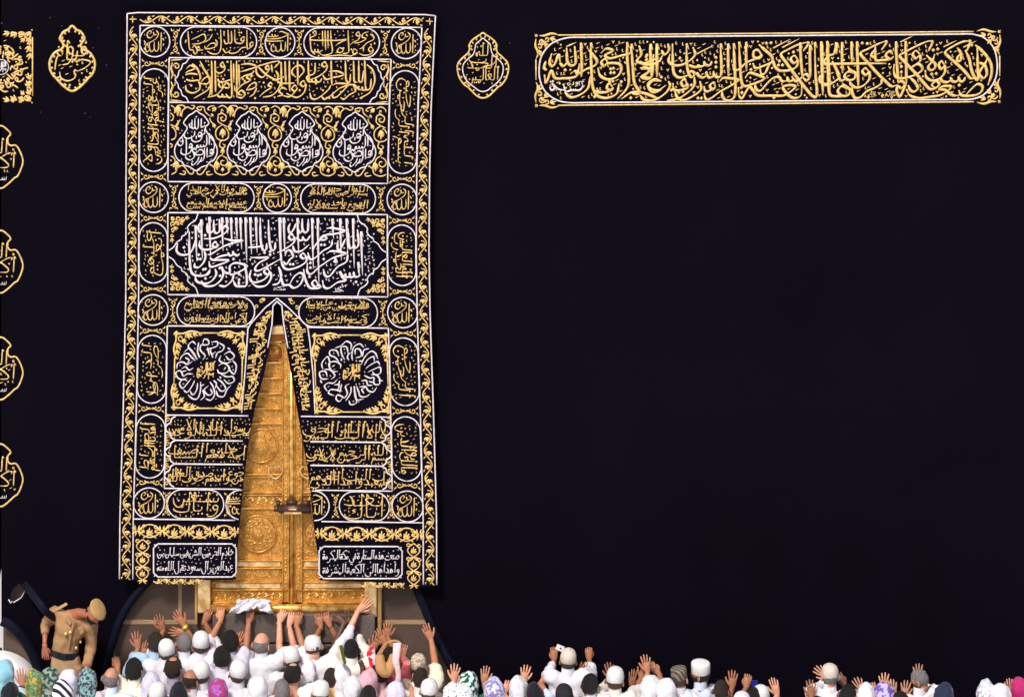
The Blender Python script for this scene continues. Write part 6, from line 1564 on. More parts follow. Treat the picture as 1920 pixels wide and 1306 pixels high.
def gearup(root, hc, R, k, gear, Rb, B):
    t = gear[0]
    face_free = lambda d: not (d[1] > .35 and d[2] < .42)
    if t in ('hair', 'bald', 'shave', 'thin'):
        m = gear[1]
        if t == 'hair': shell("hair", hc, R, k, m, root, lambda d: min((d[2] + .66 + .3 * abs(d[0])) , (.45 - d[1]) + max(0, (d[2] - .45) * 3)) if abs(d[0]) < .8 or d[2] > -.12 or d[1] < -.25 else -1, .013, .010, freq=14)
        elif t == 'thin': shell("hair", hc, R, k, m, root, lambda d: min((d[2] + .60), (.35 - d[1]) + max(0, (d[2] - .45) * 2), .95 - d[2] * (1 if math.hypot(d[0], d[1] + .25) < .62 else .6)) , .010, .008, freq=18)
        elif t == 'bald': shell("hair", hc, R, k, m, root, lambda d: min(d[2] + .58, .56 - d[2] - .35 * max(0, d[1]), .35 - d[1]), .007, .004, freq=26)
        elif t == 'shave': shell("hair", hc, R, k, m, root, lambda d: min((d[2] + .52), (.4 - d[1]) + max(0, (d[2] - .4) * 3)), .001, .0015, freq=30)
    elif t == 'cap':           # round knitted cap
        m = gear[1]
        h0 = gear[2] if len(gear) > 2 else .02
        dome("cap", hc, R, k, m, root, [(.082, h0 - .016), (.0865, h0 - .008), (.088, h0 + .03), (.083, h0 + .062), (.071, h0 + .090), (.048, h0 + .108), (.022, h0 + .116), (.003, h0 + .118)], .20, .02)
        shell("hair", hc, R, k, gear[3] if len(gear) > 3 else SHORTHAIR, root, lambda d: min(d[2] + .60 + .22 * abs(d[0]) + .10 * noise.noise((d[0] * 9, d[1] * 9, d[2] * 9)), .25 - d[2] , .15 - d[1]), .004, .003)
    elif t == 'kufi':          # upright cap with flat crown
        m = gear[1]
        h0 = .025
        dome("cap", hc, R, k, m, root, [(.083, h0 - .010), (.086, h0 - .004), (.0865, h0 + .05), (.0855, h0 + .088), (.079, h0 + .098), (.05, h0 + .103), (.002, h0 + .104)], .10, .006)
        shell("hair", hc, R, k, gear[2] if len(gear) > 2 else SHORTHAIR, root, lambda d: min(d[2] + .55 + .22 * abs(d[0]), .2 - d[2], .25 - d[1]), .002, .002)
    elif t == 'scarf':
        m = gear[1]
        V, F = [], []
        blob(V, F, hc + R @ V3(0, -.012, .012) * k, R, .103 * k, .120 * k, .136 * k, 20, 14)
        tube(V, F, [hc + R @ V3(0, -.015, -.03), hc + V3(0, -.03, -.12) * k, hc + V3(0, -.035, -.21) * k, hc + V3(0, -.04, -.30) * k, hc + V3(0, -.05, -.46) * k], [(.098 * k, .108 * k), (.098 * k, .098 * k), (.155 * k, .12 * k), (.215 * k, .15 * k), (.225 * k, .165 * k)], 20, up=(0, 1, 0))
        remesh("headscarf", V, F, .015, m, root, .024, 10, 2, RNG.uniform(0, 50), 3.0)
    if 'beard' in gear:
        shell("beard", hc, R, k, HAIR, root, lambda d: min(.0 - d[2] - .1 + .25 * max(0, .5 - d[1]), d[1] + .15, d[2] + .97), .016, .010)
WHITE, CREAM, PALEBLUE, GREYV, BEIGE = (.64, .63, .67), (.76, .72, .60), (.50, .62, .74), (.30, .28, .36), (.55, .48, .38)
SILK = (.60, .57, .66)
wcap = mat("white_knit", (.70, .70, .70), .9, 0, .5, 260, .06, 40, .1)
ivory = mat("ivory_knit", (.66, .58, .50), .9, 0, .6, 200, .15, 60, .1)
greyk = mat("embroidered_grey_cap", (.26, .22, .17), .9, 0, .6, 200, .1, 40, .1, 0, (.09, .075, .06), 'wave', 9)
laceg = mat("patterned_cream_cap", (.62, .54, .42), .9, 0, .4, 200, .1, 40, .1, 0, (.36, .26, .18), 'noise', 42)
def sc(name, c, c2=None, pat=None, ps=40, c3=None): return mat(name, c, .85, 0, .2, 80, .06, 5, .15, .2, c2, pat, ps, c3)
S_white = sc("white_headscarf", (.62, .62, .66)); S_lav = sc("lavender_white_headscarf", (.62, .58, .72))
S_blue = sc("pale_blue_headscarf", (.24, .46, .56)); S_mint = sc("mint_headscarf", (.30, .62, .55))
S_yel = sc("yellow_print_headscarf", (.42, .31, .06), (.08, .05, .02), 'noise', 26, (.10, .30, .16)); S_tq = sc("teal_print_headscarf", (.05, .055, .06), (.22, .38, .40), 'noise', 34)
S_str = sc("striped_headscarf", (.80, .80, .82), (.02, .02, .035), 'wave', 5.5); S_mag = sc("magenta_headscarf", (.34, .04, .16), (.12, .24, .50), 'noise', 16, (.42, .05, .40))
S_pink = sc("pink_headscarf", (.62, .36, .42)); S_dots = sc("black_white_print_headscarf", (.02, .02, .03), (.80, .80, .80), 'voronoi', 42)
S_green = sc("green_print_headscarf", (.005, .10, .055), (.70, .78, .76), 'noise', 20); S_lavp = sc("lavender_print_headscarf", (.56, .54, .72), (.22, .20, .40), 'noise', 30)
S_hot = sc("cerise_headscarf", (.40, .02, .13)); S_wp = sc("white_grey_print_headscarf", (.80, .80, .82), (.40, .42, .55), 'noise', 28)
S_purp = sc("violet_flower_headscarf", (.48, .40, .62), (.14, .09, .40), 'noise', 22); S_black = sc("black_headscarf", (.012, .012, .018)); S_grn2 = sc("dark_green_headscarf", (.02, .07, .05), (.28, .30, .26), 'noise', 24)
mlace = sc("white_floral_fabric", (.72, .62, .70), (.42, .22, .34), 'noise', 40)
H = lambda m=HAIR: ('hair', m)

# --- left, beside the black stone frame
person(10, 1262, "woman in a plain pale blue headscarf before the white oval frame", ('scarf', S_blue), PALEBLUE, 'p')
person(20, 1303, "dark haired head with a mint scarf edge in the lower left corner", ('scarf', S_black), (.03, .03, .05), 'm', mwear=S_mint)
person(65, 1280, "woman in a yellow and black print headscarf, hand raised", ('scarf', S_yel), (.03, .09, .07), 'p', [('L', 41, 1268, -15, 'open', .7)])
person(94, 1276, "woman in a dark green and grey print headscarf", ('scarf', S_grn2), (.10, .12, .12), 'p', [('R', 108, 1266, 62, 'open', .6)])
person(119, 1302, "woman in a white scarf with black stripes at the bottom edge", ('scarf', S_str), WHITE, 'p', [('L', 84, 1288, 10, 'open', .5), ('R', 136, 1290, -25, 'open', .5)])
person(165, 1278, "woman in a teal and black print headscarf under the guard", ('scarf', S_tq), (.5, .42, .45), 'p', [('R', 166, 1292, -50, 'open', .5), ('L', 152, 1262, 30, 'grip', .6)])
person(128, 1280, "person in a plain white headscarf below the guard's belt", ('scarf', S_lav), WHITE, 'p')
person(208, 1272, "bald grey man in a pale blue shirt", ('bald', GREYHAIR), (.55, .66, .76), 'p')
person(252, 1256, "dark haired man in a cream shirt with one bent fist raised", H(), CREAM, 'm', [('L', 217, 1236, -12, 'fist', .3)])
person(291, 1206, "bald man in a light blue shirt close to the stone wall", ('shave', BROWNHAIR), (.34, .50, .66), 'm', [('L', 257, 1199, -8, 'open', .9), ('L', 257, 1199, -8, 'open', .9)][:1] + [('R', 272, 1216, 22, 'open', .9)], pitch=.2)
person(313, 1221, "man in a white knitted cap reaching to the stone with one hand", ('cap', wcap), WHITE, 't', [('L', 301, 1166, -18, 'open', .8)], pitch=.12)
person(325, 1253, "man with receding dark hair in a grey violet shirt", ('thin', BROWNHAIR), GREYV, 'm', yaw=-14)
person(345, 1206, "dark skinned man against the wall with a gold wristwatch", ('shave', GREYHAIR), WHITE, 't', [('R', 336, 1158, -36, 'open', .6), ('L', 331, 1184, -78, 'open', .6)], pitch=.1)
person(376, 1208, "man in a white cap with an arm stretched to the left door post", ('cap', wcap), WHITE, 't', [('R', 390, 1150, 20, 'grip', .75)], pitch=.12, yaw=10)
person(357, 1276, "man with a bald crown and dark side hair", ('bald', BROWNHAIR), WHITE, 'm')
person(378, 1263, "white capped man behind the bald crowned man", ('cap', wcap), WHITE, 'm')
person(295, 1303, "head in a white cap at the bottom edge under the cream shirted man", ('cap', wcap), WHITE, 'm')
person(335, 1305, "head in a black scarf at the bottom edge", ('scarf', S_black), (.02, .02, .03), 'm')
person(283, 1284, "person in a plain lilac headscarf between two dark haired men", ('scarf', sc("lilac_headscarf", (.55, .54, .66))), GREYV, 'm')
person(431, 1204, "black haired man nearest the sill stone, left of the grey haired man", H(), SILK, 'm', [('R', 448, 1197, 12, 'open', .8), ('L', 414, 1146, 4, 'grip', .5)], pitch=.2)
person(416, 1234, "man with thick black hair and a fist bent over his head", H(), SILK, 'm', [('L', 402, 1190, 40, 'fist', .35), ('R', 469, 1150, 6, 'grip', .45)])
person(446, 1262, "man in a white cap over dark hair below the black haired pair", ('cap', wcap), WHITE, 'm', pitch=.12)
person(410, 1297, "woman in a magenta and blue print headscarf at the bottom", ('scarf', S_mag), (.5, .1, .3), 'p')
person(482, 1292, "woman in a white headscarf with one hand raised", ('scarf', S_white), WHITE, 'p', [('R', 494, 1274, -15, 'open', .4)])
person(490, 1208, "grey haired balding man in a white robe reaching to the sill with one arm", ('bald', GREYHAIR), WHITE, 'p', [('R', 547, 1155, 10, 'grip', .62)])
person(528, 1294, "man with short grey hair at the bottom edge", ('shave', GREYHAIR), WHITE, 'm')
person(549, 1265, "dark haired man with a thinning crown and bare shoulders", ('thin', HAIR), (.8, .8, .8), 'p', [('R', 566, 1262, 10, 'grip', -.2)], bare=True)
person(547, 1236, "man in a white cap between the two reaching men in white", ('cap', wcap), WHITE, 'm', [('R', 560, 1155, 12, 'grip', .5)], pitch=.12)
person(587, 1212, "man in a white skullcap stretching his right arm to the gold post", ('cap', ivory if False else wcap, .0), WHITE, 'p', [('R', 683, 1134, 50, 'open', .72), ('L', 531, 1150, 18, 'grip', .4)], pitch=-.15)
person(601, 1300, "head in a white cap left of the orange robed man", ('cap', wcap), WHITE, 'm')
person(621, 1272, "brown shaven man in an orange yellow robe", ('shave', BROWNHAIR), (.70, .40, .12), 't')
person(659, 1218, "very dark shaven man in a white robe with one arm up to the sill", ('shave', HAIR), (.76, .72, .66), 'd', [('R', 652, 1160, -35, 'open', .8), ('L', 632, 1158, -60, 'grip', .2)], yaw=10)
person(641, 1268, "person in a plain white headscarf beside the orange robed man", ('scarf', S_white), (.62, .66, .76), 'm', [('R', 632, 1251, 30, 'fist', .8)])
person(659, 1291, "person in a bright white hood at the bottom, left of the pink scarf", ('scarf', S_white), WHITE, 'm')
person(690, 1280, "woman in a pale pink headscarf", ('scarf', S_pink), (.70, .45, .52), 'p')
person(690, 1306, "dark shaven head at the bottom edge under the pink scarf", ('shave', HAIR), WHITE, 'd')
person(712, 1262, "black haired person holding up a brown bag", H(), (.55, .35, .35), 't', [('R', 757, 1216, 5, 'grip', .3), ('L', 716, 1192, -22, 'open', .3)])
person(741, 1300, "person in a lilac white headscarf under the brown bag", ('scarf', S_lav), (.62, .58, .72), 'p', [('R', 763, 1244, -4, 'fist', .0)])
person(785, 1248, "man in a patterned cream cap and cream shirt with one hand on the wall", ('cap', laceg), (.74, .70, .54), 'm', [('R', 802, 1184, -20, 'open', .35)], pitch=.12)
person(733, 1236, "person hidden behind the brown bag with a spread hand on the stone", H(), (.5, .1, .12), 't', [('R', 727, 1179, 2, 'open', .4), ('L', 704, 1204, 12, 'open', .7)])
person(788, 1272, "brown bald man beneath the patterned cream cap", ('shave', BROWNHAIR), (.65, .65, .68), 'b')
person(805, 1297, "white capped head right of the lilac scarf", ('cap', wcap), WHITE, 'm')
person(850, 1304, "woman in a black and white print headscarf at the bottom edge", ('scarf', S_dots), (.5, .5, .55), 'p')
person(617, 1236, "man hidden behind the skullcapped man in a yellow shawl", H(), (.45, .34, .05), 't', [('L', 598, 1158, -6, 'grip', .85), ('R', 612, 1156, -20, 'grip', .5)], depth=.42, mwear=mat("yellow_shawl", (.48, .36, .05), .9, 0, .5, 120, .25, 10, .1))
# --- right, along the black cloth
person(866, 1310, "woman in a pink flowered sleeve, hand flat on the black cloth", ('scarf', S_dots), (.6, .5, .6), 'p', [('L', 853, 1260, 3, 'open', .72)], mwear=mlace)
person(880, 1285, "person in a green and white print headscarf", ('scarf', S_green), (.02, .12, .08), 'p', [('R', 909, 1264, 4, 'open', .25), ('L', 862, 1272, 25, 'fist', .5)])
person(926, 1298, "woman in a lavender print headscarf", ('scarf', S_lavp), (.56, .54, .72), 'p', [('R', 952, 1284, 30, 'grip', .5)])
person(972, 1292, "woman in a white headscarf with a spread hand above it", ('scarf', S_white), (.05, .05, .06), 'p', [('R', 984, 1262, 3, 'open', .4)])
person(1003, 1305, "dark head at the bottom edge with an arm in a pale blue sleeve", ('scarf', S_black), (.62, .70, .82), 'm', [('R', 1026, 1268, 45, 'fist', .72)])
person(1065, 1238, "man in a white shirt and ribbed beige cap with both arms raised", ('cap', ivory), WHITE, 't', [('L', 1039, 1221, 5, 'grip', .85), ('R', 1104, 1219, -6, 'fist', .85)], pitch=.12)
person(1058, 1307, "dark capped head at the bottom edge in front of the white shirt", ('cap', mat("dark_knit", (.015, .015, .02), .9)), (.03, .03, .04), 'm')
person(1153, 1275, "man in a round white cap with a hand above his shoulder", ('cap', wcap), (.68, .64, .58), 't', [('L', 1144, 1257, -2, 'open', .9), ('R', 1186, 1270, 4, 'open', .8)], pitch=.12)
person(1106, 1285, "person hidden by the white shirt with one open hand beside it", H(), WHITE, 't', [('R', 1091, 1254, 35, 'open', .7)])
person(1219, 1291, "person in a pure white headscarf under clasped hands", ('scarf', S_white), WHITE, 'm', [('R', 1224, 1250, -45, 'grip', .62), ('L', 1208, 1257, 18, 'open', .7)])
person(1248, 1298, "person in a blue and white robe with an open hand between the capped men", ('scarf', S_white), WHITE, 'm', [('L', 1212, 1243, -15, 'open', .75)])
person(1274, 1273, "man in a grey embroidered cap and white shirt", ('kufi', greyk), WHITE, 'p', pitch=.12)
person(1314, 1262, "bearded man in a white cap and grey blue shirt turned to the left", ('kufi', wcap, BROWNHAIR, 'beard'), (.50, .55, .66), 'm', yaw=62, pitch=-.02)
person(1352, 1294, "bald brown man beside the bearded man", ('shave', BROWNHAIR), (.03, .03, .04), 'b')
person(1390, 1322, "man in a white sleeve with a wide spread hand on the black cloth", ('cap', wcap), WHITE, 't', [('L', 1374, 1272, 2, 'open', .70)])
person(1410, 1312, "dark haired man with a fist raised", H(), WHITE, 'm', [('L', 1402, 1272, 12, 'grip', .70)])
person(1427, 1308, "white capped head low at the bottom edge right of the raised fist", ('cap', wcap), WHITE, 'm')
person(1464, 1338, "person below the frame with a slightly tilted open hand", H(), WHITE, 'p', [('L', 1453, 1286, -6, 'open', .4)])
person(1532, 1330, "person below the frame with an open hand left of the ivory cap", H(), SILK, 't', [('L', 1521, 1290, 8, 'open', .7)])
person(1556, 1267, "man in an ivory cap and white shirt with grey lines", ('cap', ivory, .01, GREYHAIR), WHITE, 'p', [('L', 1541, 1260, -50, 'open', .8)], mwear=sc("white_lined_shirt", (.8, .8, .8), (.62, .62, .66), 'wave', 4))
person(1589, 1304, "dark shaven man with a bowed head", ('shave', HAIR), WHITE, 'b', [('R', 1575, 1270, -30, 'grip', .9)], pitch=-.5)
person(1624, 1308, "person in white at the bottom edge with joined hands", ('scarf', S_white), WHITE, 'p', [('R', 1636, 1288, -20, 'grip', .5), ('L', 1612, 1284, -35, 'open', .6)])
person(1657, 1306, "woman in a violet flowered headscarf with a hand raised above it", ('scarf', S_purp), (.5, .45, .6), 'p', [('R', 1657, 1277, 2, 'open', .3)])
person(1690, 1318, "person below the frame with two open hands left of the shaven man", H(), WHITE, 'p', [('L', 1674, 1289, 2, 'open', .4), ('R', 1697, 1291, 15, 'open', .4)])
person(1725, 1273, "grey shaven man in white turned to the left under an open hand", ('shave', GREYHAIR), WHITE, 'm', [('R', 1721, 1260, 0, 'open', .9)], yaw=58, pitch=-.15)
person(1770, 1308, "dark navy covered head at the right bottom edge", ('scarf', sc("navy_headscarf", (.02, .025, .06))), (.02, .02, .05), 'm')
person(1848, 1299, "woman in a white and grey print headscarf", ('scarf', S_wp), WHITE, 'p')
person(1876, 1306, "woman in a plain white headscarf left of the cerise scarf", ('scarf', S_white), (.1, .02, .05), 'p', [('R', 1892, 1288, -8, 'open', .5)])
person(1912, 1292, "woman in a cerise headscarf in the lower right corner", ('scarf', S_hot), (.52, .015, .16), 'p')

# --- the guard in tan uniform
def guard():
    d = .42
    def tb(V, F, p, r, *a, **k): tube(V, F, p, [tuple(y * .86 for y in x) if isinstance(x, tuple) else x * .86 for x in r], *a, **k)
    KH = mat("tan_uniform", (.37, .21, .10), .8, 0, .2, 120, .08, 8, .2)
    KT = mat("light_tan_trousers", (.42, .27, .15), .8, 0, .2, 120, .08, 8, .2)
    BER = mat("tan_beret", (.40, .25, .10), .9, 0, .3, 200, .1, 20, .1)
    q = lambda x, y, dd=d: P(x, y, dd)
    base = q(128, 1404)
    root = empty("person", tuple(base), "uniformed guard in tan with a beret and black belt, bending his head to the right", "person")
    hips, waist, chest, nb_ = q(124, 1240), q(122, 1214), q(132, 1172), q(146, 1148, .46)
    hc = q(174, 1151, .58)
    face = nrmz(V3(.62, -.62, -.62)); crown = nrmz(V3(.62, -.28, .66) - face * np.dot(V3(.62, -.28, .66), face)); rx = np.cross(face, crown)
    R = np.stack([rx, face, crown], 1)
    V, F = [], []
    tb(V, F, [q(124, 1262), hips, waist, chest, q(138, 1156), nb_], [(.15, .11), (.155, .115), (.135, .10), (.17, .11), (.14, .09), (.06, .06)], 14, up=(0, 1, 0))
    tb(V, F, [q(140, 1154), nb_, (nb_ + hc) / 2, hc], [.07, .06, .056, .055], 12)
    feet = []
    for x in (110, 140):
        ft = q(x, 1402)
        tb(V, F, [q(x, 1250), q(x - 1, 1325), q(x, 1398), ft + V3(0, -.02, .04), ft + V3(0, -.16, .03)], [.085, .06, .045, .05, .035], 10)
    sR, eR, wR = q(104, 1148, .36), q(85, 1170, .30), q(84, 1212, .46)
    sL, eL, wL = q(170, 1172, .40), q(170, 1214, .40), q(162, 1252, .52)
    for s0, e0, w0 in ((sR, eR, wR), (sL, eL, wL)):
        p, r_ = chain([chest, s0, (s0 + e0) / 2, e0, (e0 + w0) / 2, w0], [.07, .06, .05, .043, .038, .028], 4)
        tb(V, F, p, r_, 10)
    HV, HF = [], []
    head(HV, HF, hc, R, .90)
    hand(HV, HF, wR, nrmz(V3(.08, -.1, -1)), V3(.3, .9, 0), 'L', 1.0, 'grip')
    hand(HV, HF, wL, nrmz(V3(-.2, -.2, -1)), V3(-.3, .9, 0), 'R', 1.0, 'grip')
    body = remesh("body", V, F, .016, mat("sunburnt_skin", (.36, .12, .065), .5, 0, .15, 60, .12, 14, .35), root, 0, smooth_it=4)
    bm = bmesh.new(); bm.from_mesh(body.data)
    vs = [bm.verts.new(v) for v in HV]
    for f_ in HF:
        try: bm.faces.new([vs[i] for i in f_]).smooth = True
        except ValueError: pass
    bmesh.ops.recalc_face_normals(bm, faces=bm.faces); bm.to_mesh(body.data); bm.free()
    V, F = [], []
    tb(V, F, [q(121, 1228), waist, q(125, 1194), chest, q(137, 1158), q(144, 1148)], [(.16, .125), (.155, .12), (.165, .125), (.20, .13), (.165, .105), (.075, .072)], 18, up=(0, 1, 0))
    for s0, e0, w0, fr in ((sR, eR, wR, .42), (sL, eL, wL, .9)):
        p, r_ = chain([chest + (s0 - chest) * .5, s0, (s0 + e0) / 2, e0, e0 + (w0 - e0) * fr], [.10, .088, .074, .064, .056], 4)
        tb(V, F, p, r_, 12)
    remesh("shirt", V, F, .017, KH, root, .018, 11, 3, 4.0, 1.2)
    V, F = [], []
    tb(V, F, [q(121, 1221), q(123, 1238), q(124, 1258)], [(.158, .122), (.185, .135), (.19, .14)], 18, up=(0, 1, 0))
    for x in (110, 140): tb(V, F, [q(x + 1, 1246), q(x, 1325), q(x, 1398)], [.108, .09, .075], 12)
    remesh("trousers", V, F, .018, KT, root, .010, 9, 3, 9.0, 3)
    # belt
    V, F = [], []
    a = q(121.5, 1222)
    n = 28
    for z, r in ((-.034, 0), (.034, 0)):
        for i in range(n): an = 2 * math.pi * i / n; V.append((a[0] + .148 * math.cos(an), a[1] + .116 * math.sin(an), a[2] + z - .02 * math.cos(an)))
    F += [(i, (i + 1) % n, n + (i + 1) % n, n + i) for i in range(n)]
    bl = mesh_obj("belt", V, F, mat("black_leather", (.012, .012, .018), .4, 0, .2, 80, .1, 8, .4), root)
    V, F = [], []; wbox(V, F, a[0] - .025, a[0] + .03, a[1] - .126, a[1] - .114, a[2] - .03, a[2] + .03)
    bevel(mesh_obj("buckle", V, F, mat("dull_buckle", (.06, .06, .07), .35, .7), bl, smooth=False), .004)
    # beret: soft flat disc pulled to the front
    bc = hc + R @ V3(.0, .012, .085)
    V, F = [], []
    blob(V, F, bc, R @ rotm(0, -.35, .1),   .108, .118, .036, 24, 12)
    tb(V, F, [hc + R @ V3(0, 0, .052), hc + R @ V3(0, 0, .09)], [(.093, .107), (.095, .110)], 18, up=tuple(R @ V3(0, 1, 0)))
    remesh("beret", V, F, .012, BER, root, .004, 14, 3, 2.0)
    shell("hair", hc, R, .90, HAIR, root, lambda d_: min(d_[2] + .5, .35 - d_[2], -.12 - d_[1]), .005, .003)
    shell("beard", hc, R, .90, HAIR, root, lambda d_: min(-.18 - d_[2] + .2 * max(0, .5 - d_[1]), d_[1] + .1, d_[2] + .97), .006, .004)
    # epaulette, pockets, collar, badges
    def patch(nm, pts, m, dd, th=.006):
        dd = [x - .018 for x in dd]
        V = [tuple(P(x, y, dd_)) for (x, y), dd_ in zip(pts, dd)] ; n = len(V)
        V += [tuple(np.array(v) + V3(0, th * 2, 0)) for v in V]
        F = [tuple(reversed(range(n))), tuple(range(n, 2 * n))] + [(i, (i + 1) % n, n + (i + 1) % n, n + i) for i in range(n)]
        return bevel(mesh_obj(nm, V, F, m, root, smooth=False), .003)
    PK = mat("tan_pocket", (.38, .22, .11), .8, 0, .2, 120, .08, 8, .2)
    patch("pocket", [(119, 1158), (127, 1154), (135, 1166), (131, 1172)], PK, [.565, .565, .57, .57])
    patch("pocket", [(146, 1176), (155, 1172), (158, 1184), (151, 1190)], PK, [.56, .555, .55, .555])
    patch("epaulette", [(97, 1144), (124, 1129), (127, 1133), (101, 1148)], mat("striped_tan_tab", (.46, .28, .12), .8), [.455, .47, .48, .46])
    patch("placket", [(137, 1160), (140, 1160), (130, 1214), (127, 1214)], PK, [.575, .575, .56, .56])
    V, F = [], []
    for x, y, r in ((133, 1151, 3.4), (141.5, 1148, 3.0), (152, 1177, 2.6), (160, 1166, 1.8)):
        disc(V, F, x, y, r, .52, .557, 16)
    mesh_obj("badge", V, F, mat("gilt_badge", (.70, .58, .20), .35, .6), root)
    return root
guard()
V, F = [], []
a = P(60, 1404, .42); b_ = P(190, 1404, .42)
wbox(V, F, a[0], b_[0], -.86, -.10, .0, a[2])
gs = bevel(mesh_obj("guard_step", V, F, mat("grey_marble_step", (.30, .29, .28), .5, 0, .1, 30, .15, 3, .4), smooth=False), .02)
tag(gs, "low marble step the tan uniformed guard stands on", "step")
V, F = [], []
wbox(V, F, (225 - 960) / S, (840 - 960) / S, -.95, -.385, .004, .27)
gs = bevel(mesh_obj("marble_step", V, F, MARBLE, smooth=False), .02)
tag(gs, "long marble step under the golden door, hidden by the crowd", "step")

# --- things held or lying about
def held(name, label, cat, V, F, m, smooth=False, bv=.003):
    o = mesh_obj(name, V, F, m, smooth=smooth)
    if bv: bevel(o, bv)
    return tag(o, label, cat)
def card(cx, cy, w_, h_, ang, d, th=.012):
    V, F = [], []
    ca, sa = math.cos(math.radians(ang)), math.sin(math.radians(ang))
    for dd in (d, d + th):
        for a_, b2 in ((-1, -1), (1, -1), (1, 1), (-1, 1)):
            V.append(tuple(P(cx + (a_ * w_ * ca - b2 * h_ * sa) / 2, cy + (a_ * w_ * sa + b2 * h_ * ca) / 2, dd)))
    F = [(0, 1, 2, 3), (7, 6, 5, 4), (0, 4, 5, 1), (1, 5, 6, 2), (2, 6, 7, 3), (3, 7, 4, 0)]
    return V, F
def hd(label): r = HC[label]; return r[2], r[6]
hs, d_ = hd("man in a white shirt and ribbed beige cap with both arms raised")
ph = held("phone", "small white phone held up by the man in the ribbed beige cap", "phone", *card(1050, 1214, 15, 11, 22, -hs[0][0][1] + .03), mat("white_plastic", (.8, .8, .8), .4))
V, F = card(1051, 1214.5, 3.2, 2.6, 22, -hs[0][0][1] + .043, .002)
mesh_obj("camera_lens", V, F, mat("dark_glass", (.02, .02, .02), .2), ph, smooth=False)
hs, d_ = hd("dark haired man with a fist raised")
held("passport", "small dark blue booklet held in a raised fist over the black cloth", "booklet", *card(1415, 1281, 12, 14, 4, -hs[0][0][1] - .02), mat("blue_cover", (.01, .02, .22), .5))
V, F = card(643, 1226, 6, 36, -14, .95, .10)
bk = held("prayer_book", "thin green book carried beside the very dark shaven man", "book", V, F, mat("green_cover", (.06, .075, .01), .6))
V, F = card(638, 1226, 3.2, 34, -14, .96, .08)
mesh_obj("page_block", V, F, mat("cream_paper", (.6, .5, .28), .8), bk, smooth=False)
# towel on the sill
V, F = [], []
nu_, nv_ = 26, 12
for j in range(nv_ + 1):
    for i in range(nu_ + 1):
        u, v_ = i / nu_, j / nv_
        x = 444 + 64 * u + (-12 * v_ if u < .5 else 2 * v_) * (abs(u - .5) * 2) + 3 * math.sin(u * 9 + v_ * 5)
        y = 1123 + 21 * v_ + 3.4 * math.sin(u * 7 + 1) * (.4 + v_) + 4 * noise.noise((u * 9, v_ * 5, 1))
        dd = .155 + .10 * v_ + .03 * noise.noise((u * 9, v_ * 6, 4)) + .03 * math.sin(u * 22 + v_ * 9) * (.3 + v_)
        V.append(tuple(P(x, y, dd)))
for j in range(nv_):
    for i in range(nu_): a = j * (nu_ + 1) + i; F.append((a, a + 1, a + nu_ + 2, a + nu_ + 1))
tw = mesh_obj("white_cloth", V, F, cloth((.62, .60, .66)))
so2 = tw.modifiers.new("thick", 'SOLIDIFY'); so2.thickness = .008
tag(tw, "crumpled white cloth lying on the golden sill of the door", "cloth")
# brown bag held up
BAG = mat("tan_leather", (.46, .24, .10), .6, 0, .3, 80, .15, 10, .3)
V, F = [], []
for (pts, r) in (([(712, 1226, 1.02), (714, 1250, 1.04), (722, 1258, 1.02), (733, 1248, 1.0), (738, 1226, 1.0)], (.075, .035)),):
    p, r_ = chain([P(x, y, dd) for x, y, dd in pts], [.045, .06, .065, .06, .04], 4); tube(V, F, p, r_, 12)
bag = remesh("shoulder_bag", V, F, .014, BAG, None, .006, 12, 2, 3.0)
tag(bag, "tan leather bag with a loop strap held above the crowd beside the curtain", "bag")
V, F = [], []
p, r_ = chain([P(x, y, dd) for x, y, dd in [(716, 1224, 1.0), (722, 1206, 1.0), (738, 1200, 1.0), (751, 1204, 1.0), (754, 1218, 1.0), (748, 1248, 1.02)]], [(.02), .02, .02, .02, .02, .02], 5)
tube(V, F, p, [(.006, .026)] * len(p), 8, up=(0, 1, 0))
mesh_obj("strap", V, F, BAG, bag)
V, F = [], []
p, r_ = chain([P(x, y, dd) for x, y, dd in [(745, 1204, 1.03), (743, 1236, 1.06), (747, 1262, 1.04), (746, 1280, 1.02)]], [.046, .04, .028, .034], 5)
tube(V, F, p, [(a_, .022) for a_ in r_], 10, up=(0, 1, 0))
pc = remesh("pink_cloth", V, F, .012, cloth((.75, .55, .56)), None, .008, 14, 2, 7.0)
tag(pc, "pale pink folded cloth bunched beside the tan leather bag", "cloth")
V, F = [], []
p, r_ = chain([P(x, y, dd) for x, y, dd in [(700, 1211, .8), (696, 1225, .82), (701, 1240, .84), (698, 1256, .86)]], [.03, .05, .05, .03], 5)
tube(V, F, p, [(a_, .03) for a_ in r_], 10, up=(0, 1, 0))
rc = remesh("red_cloth", V, F, .012, sc("red_white_cloth", (.55, .02, .03), (.70, .55, .62), 'noise', 18), None, .008, 14, 2, 8.0)
tag(rc, "red and white striped cloth beside the white sleeved arm", "cloth")
# wristwatch on the dark man at the wall
r = HC["dark skinned man against the wall with a gold wristwatch"]
wr, f_, n_ = r[2][0]
V, F = [], []
tube(V, F, [wr - f_ * .045, wr - f_ * .005], [.036, .036], 14)
mesh_obj("wristwatch", V, F, mat("gilt_watch", (.75, .62, .12), .35, .6), r[0])
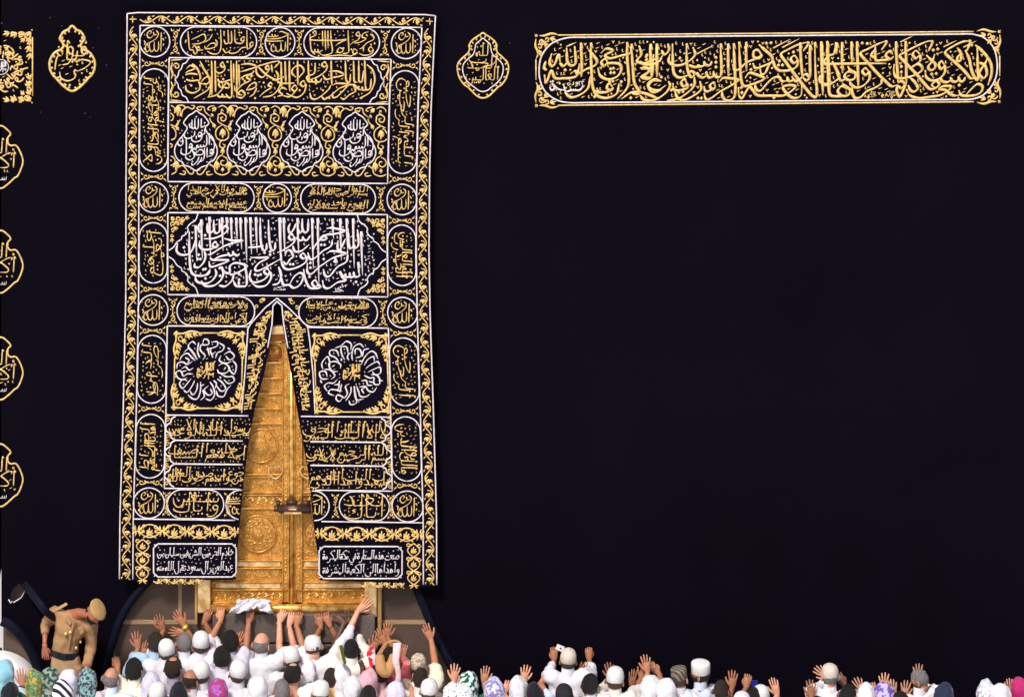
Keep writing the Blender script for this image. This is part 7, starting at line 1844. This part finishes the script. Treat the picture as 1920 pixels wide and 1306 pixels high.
# braided strap on the very dark man
r = HC["very dark shaven man in a white robe with one arm up to the sill"]
V, F = [], []
p, r_ = chain([P(x, y, r[6] + .16) for x, y in ((675, 1238), (680, 1252), (678, 1272), (670, 1290))], [.02] * 4, 6)
tube(V, F, p, [.024 + .006 * (i % 2) for i in range(len(p))], 10)
mesh_obj("braided_strap", V, F, mat("brown_braid", (.13, .06, .04), .8, 0, .5, 90, .3, 30, .2), r[0])
# white oval frame round the black stone at the corner
V, F = [], []
n = 40
cx, cy = -4, 1294
for rx_, ry_, d0 in ((82, 78, .02), (82, 78, .16), (72, 71, .24), (60, 60, .25), (48, 48, .20), (36, 36, .10), (1, 1, .06)):
    for i in range(n):
        an = 2 * math.pi * i / n
        V.append(tuple(P(cx + rx_ * math.cos(an), cy + ry_ * math.sin(an)) + V3(0, -d0, 0)))
for j in range(6):
    for i in range(n): F.append((j * n + i, j * n + (i + 1) % n, (j + 1) * n + (i + 1) % n, (j + 1) * n + i))
fr = mesh_obj("stone_frame", wrap(np.array(V)), F, mat("bright_silver", (.82, .80, .80), .45, .2, .1, 20, .05, 4, .4), bld)

# pieces that can be counted become parts of their own
def split_loose(o):
    bm = bmesh.new(); bm.from_mesh(o.data); bm.faces.ensure_lookup_table()
    seen, groups = set(), []
    for f in bm.faces:
        if f.index in seen: continue
        st, g = [f], []
        seen.add(f.index)
        while st:
            q = st.pop(); g.append(q)
            for v in q.verts:
                for n in v.link_faces:
                    if n.index not in seen: seen.add(n.index); st.append(n)
        groups.append(g)
    if len(groups) < 2: bm.free(); return
    for g in groups:
        ids = {}; V, F = [], []
        for f in g:
            for v in f.verts:
                if v.index not in ids: ids[v.index] = len(V); V.append(tuple(v.co))
            F.append([ids[v.index] for v in f.verts])
        n = mesh_obj(o.name.split(".")[0] + "_", V, F, o.data.materials[0], None, smooth=g[0].smooth)
        n.parent = o.parent; n.matrix_parent_inverse = o.matrix_parent_inverse.copy()
        for m in o.modifiers:
            if m.type == 'BEVEL': bevel(n, m.width, m.segments)
    nm = o.name.split(".")[0]
    new = [x for x in COL.objects if x.name.startswith(nm + "_")]
    bm.free(); bpy.data.objects.remove(o)
    for x in new: x.name = nm
for nm in ("round_boss", "boss_centre", "plain_panel", "outer_frame", "wall_joint", "moulding", "ornament_stile", "sill_stone", "lock_plate", "badge"):
    for o in [x for x in COL.objects if x.name.split(".")[0] == nm]: split_loose(o)
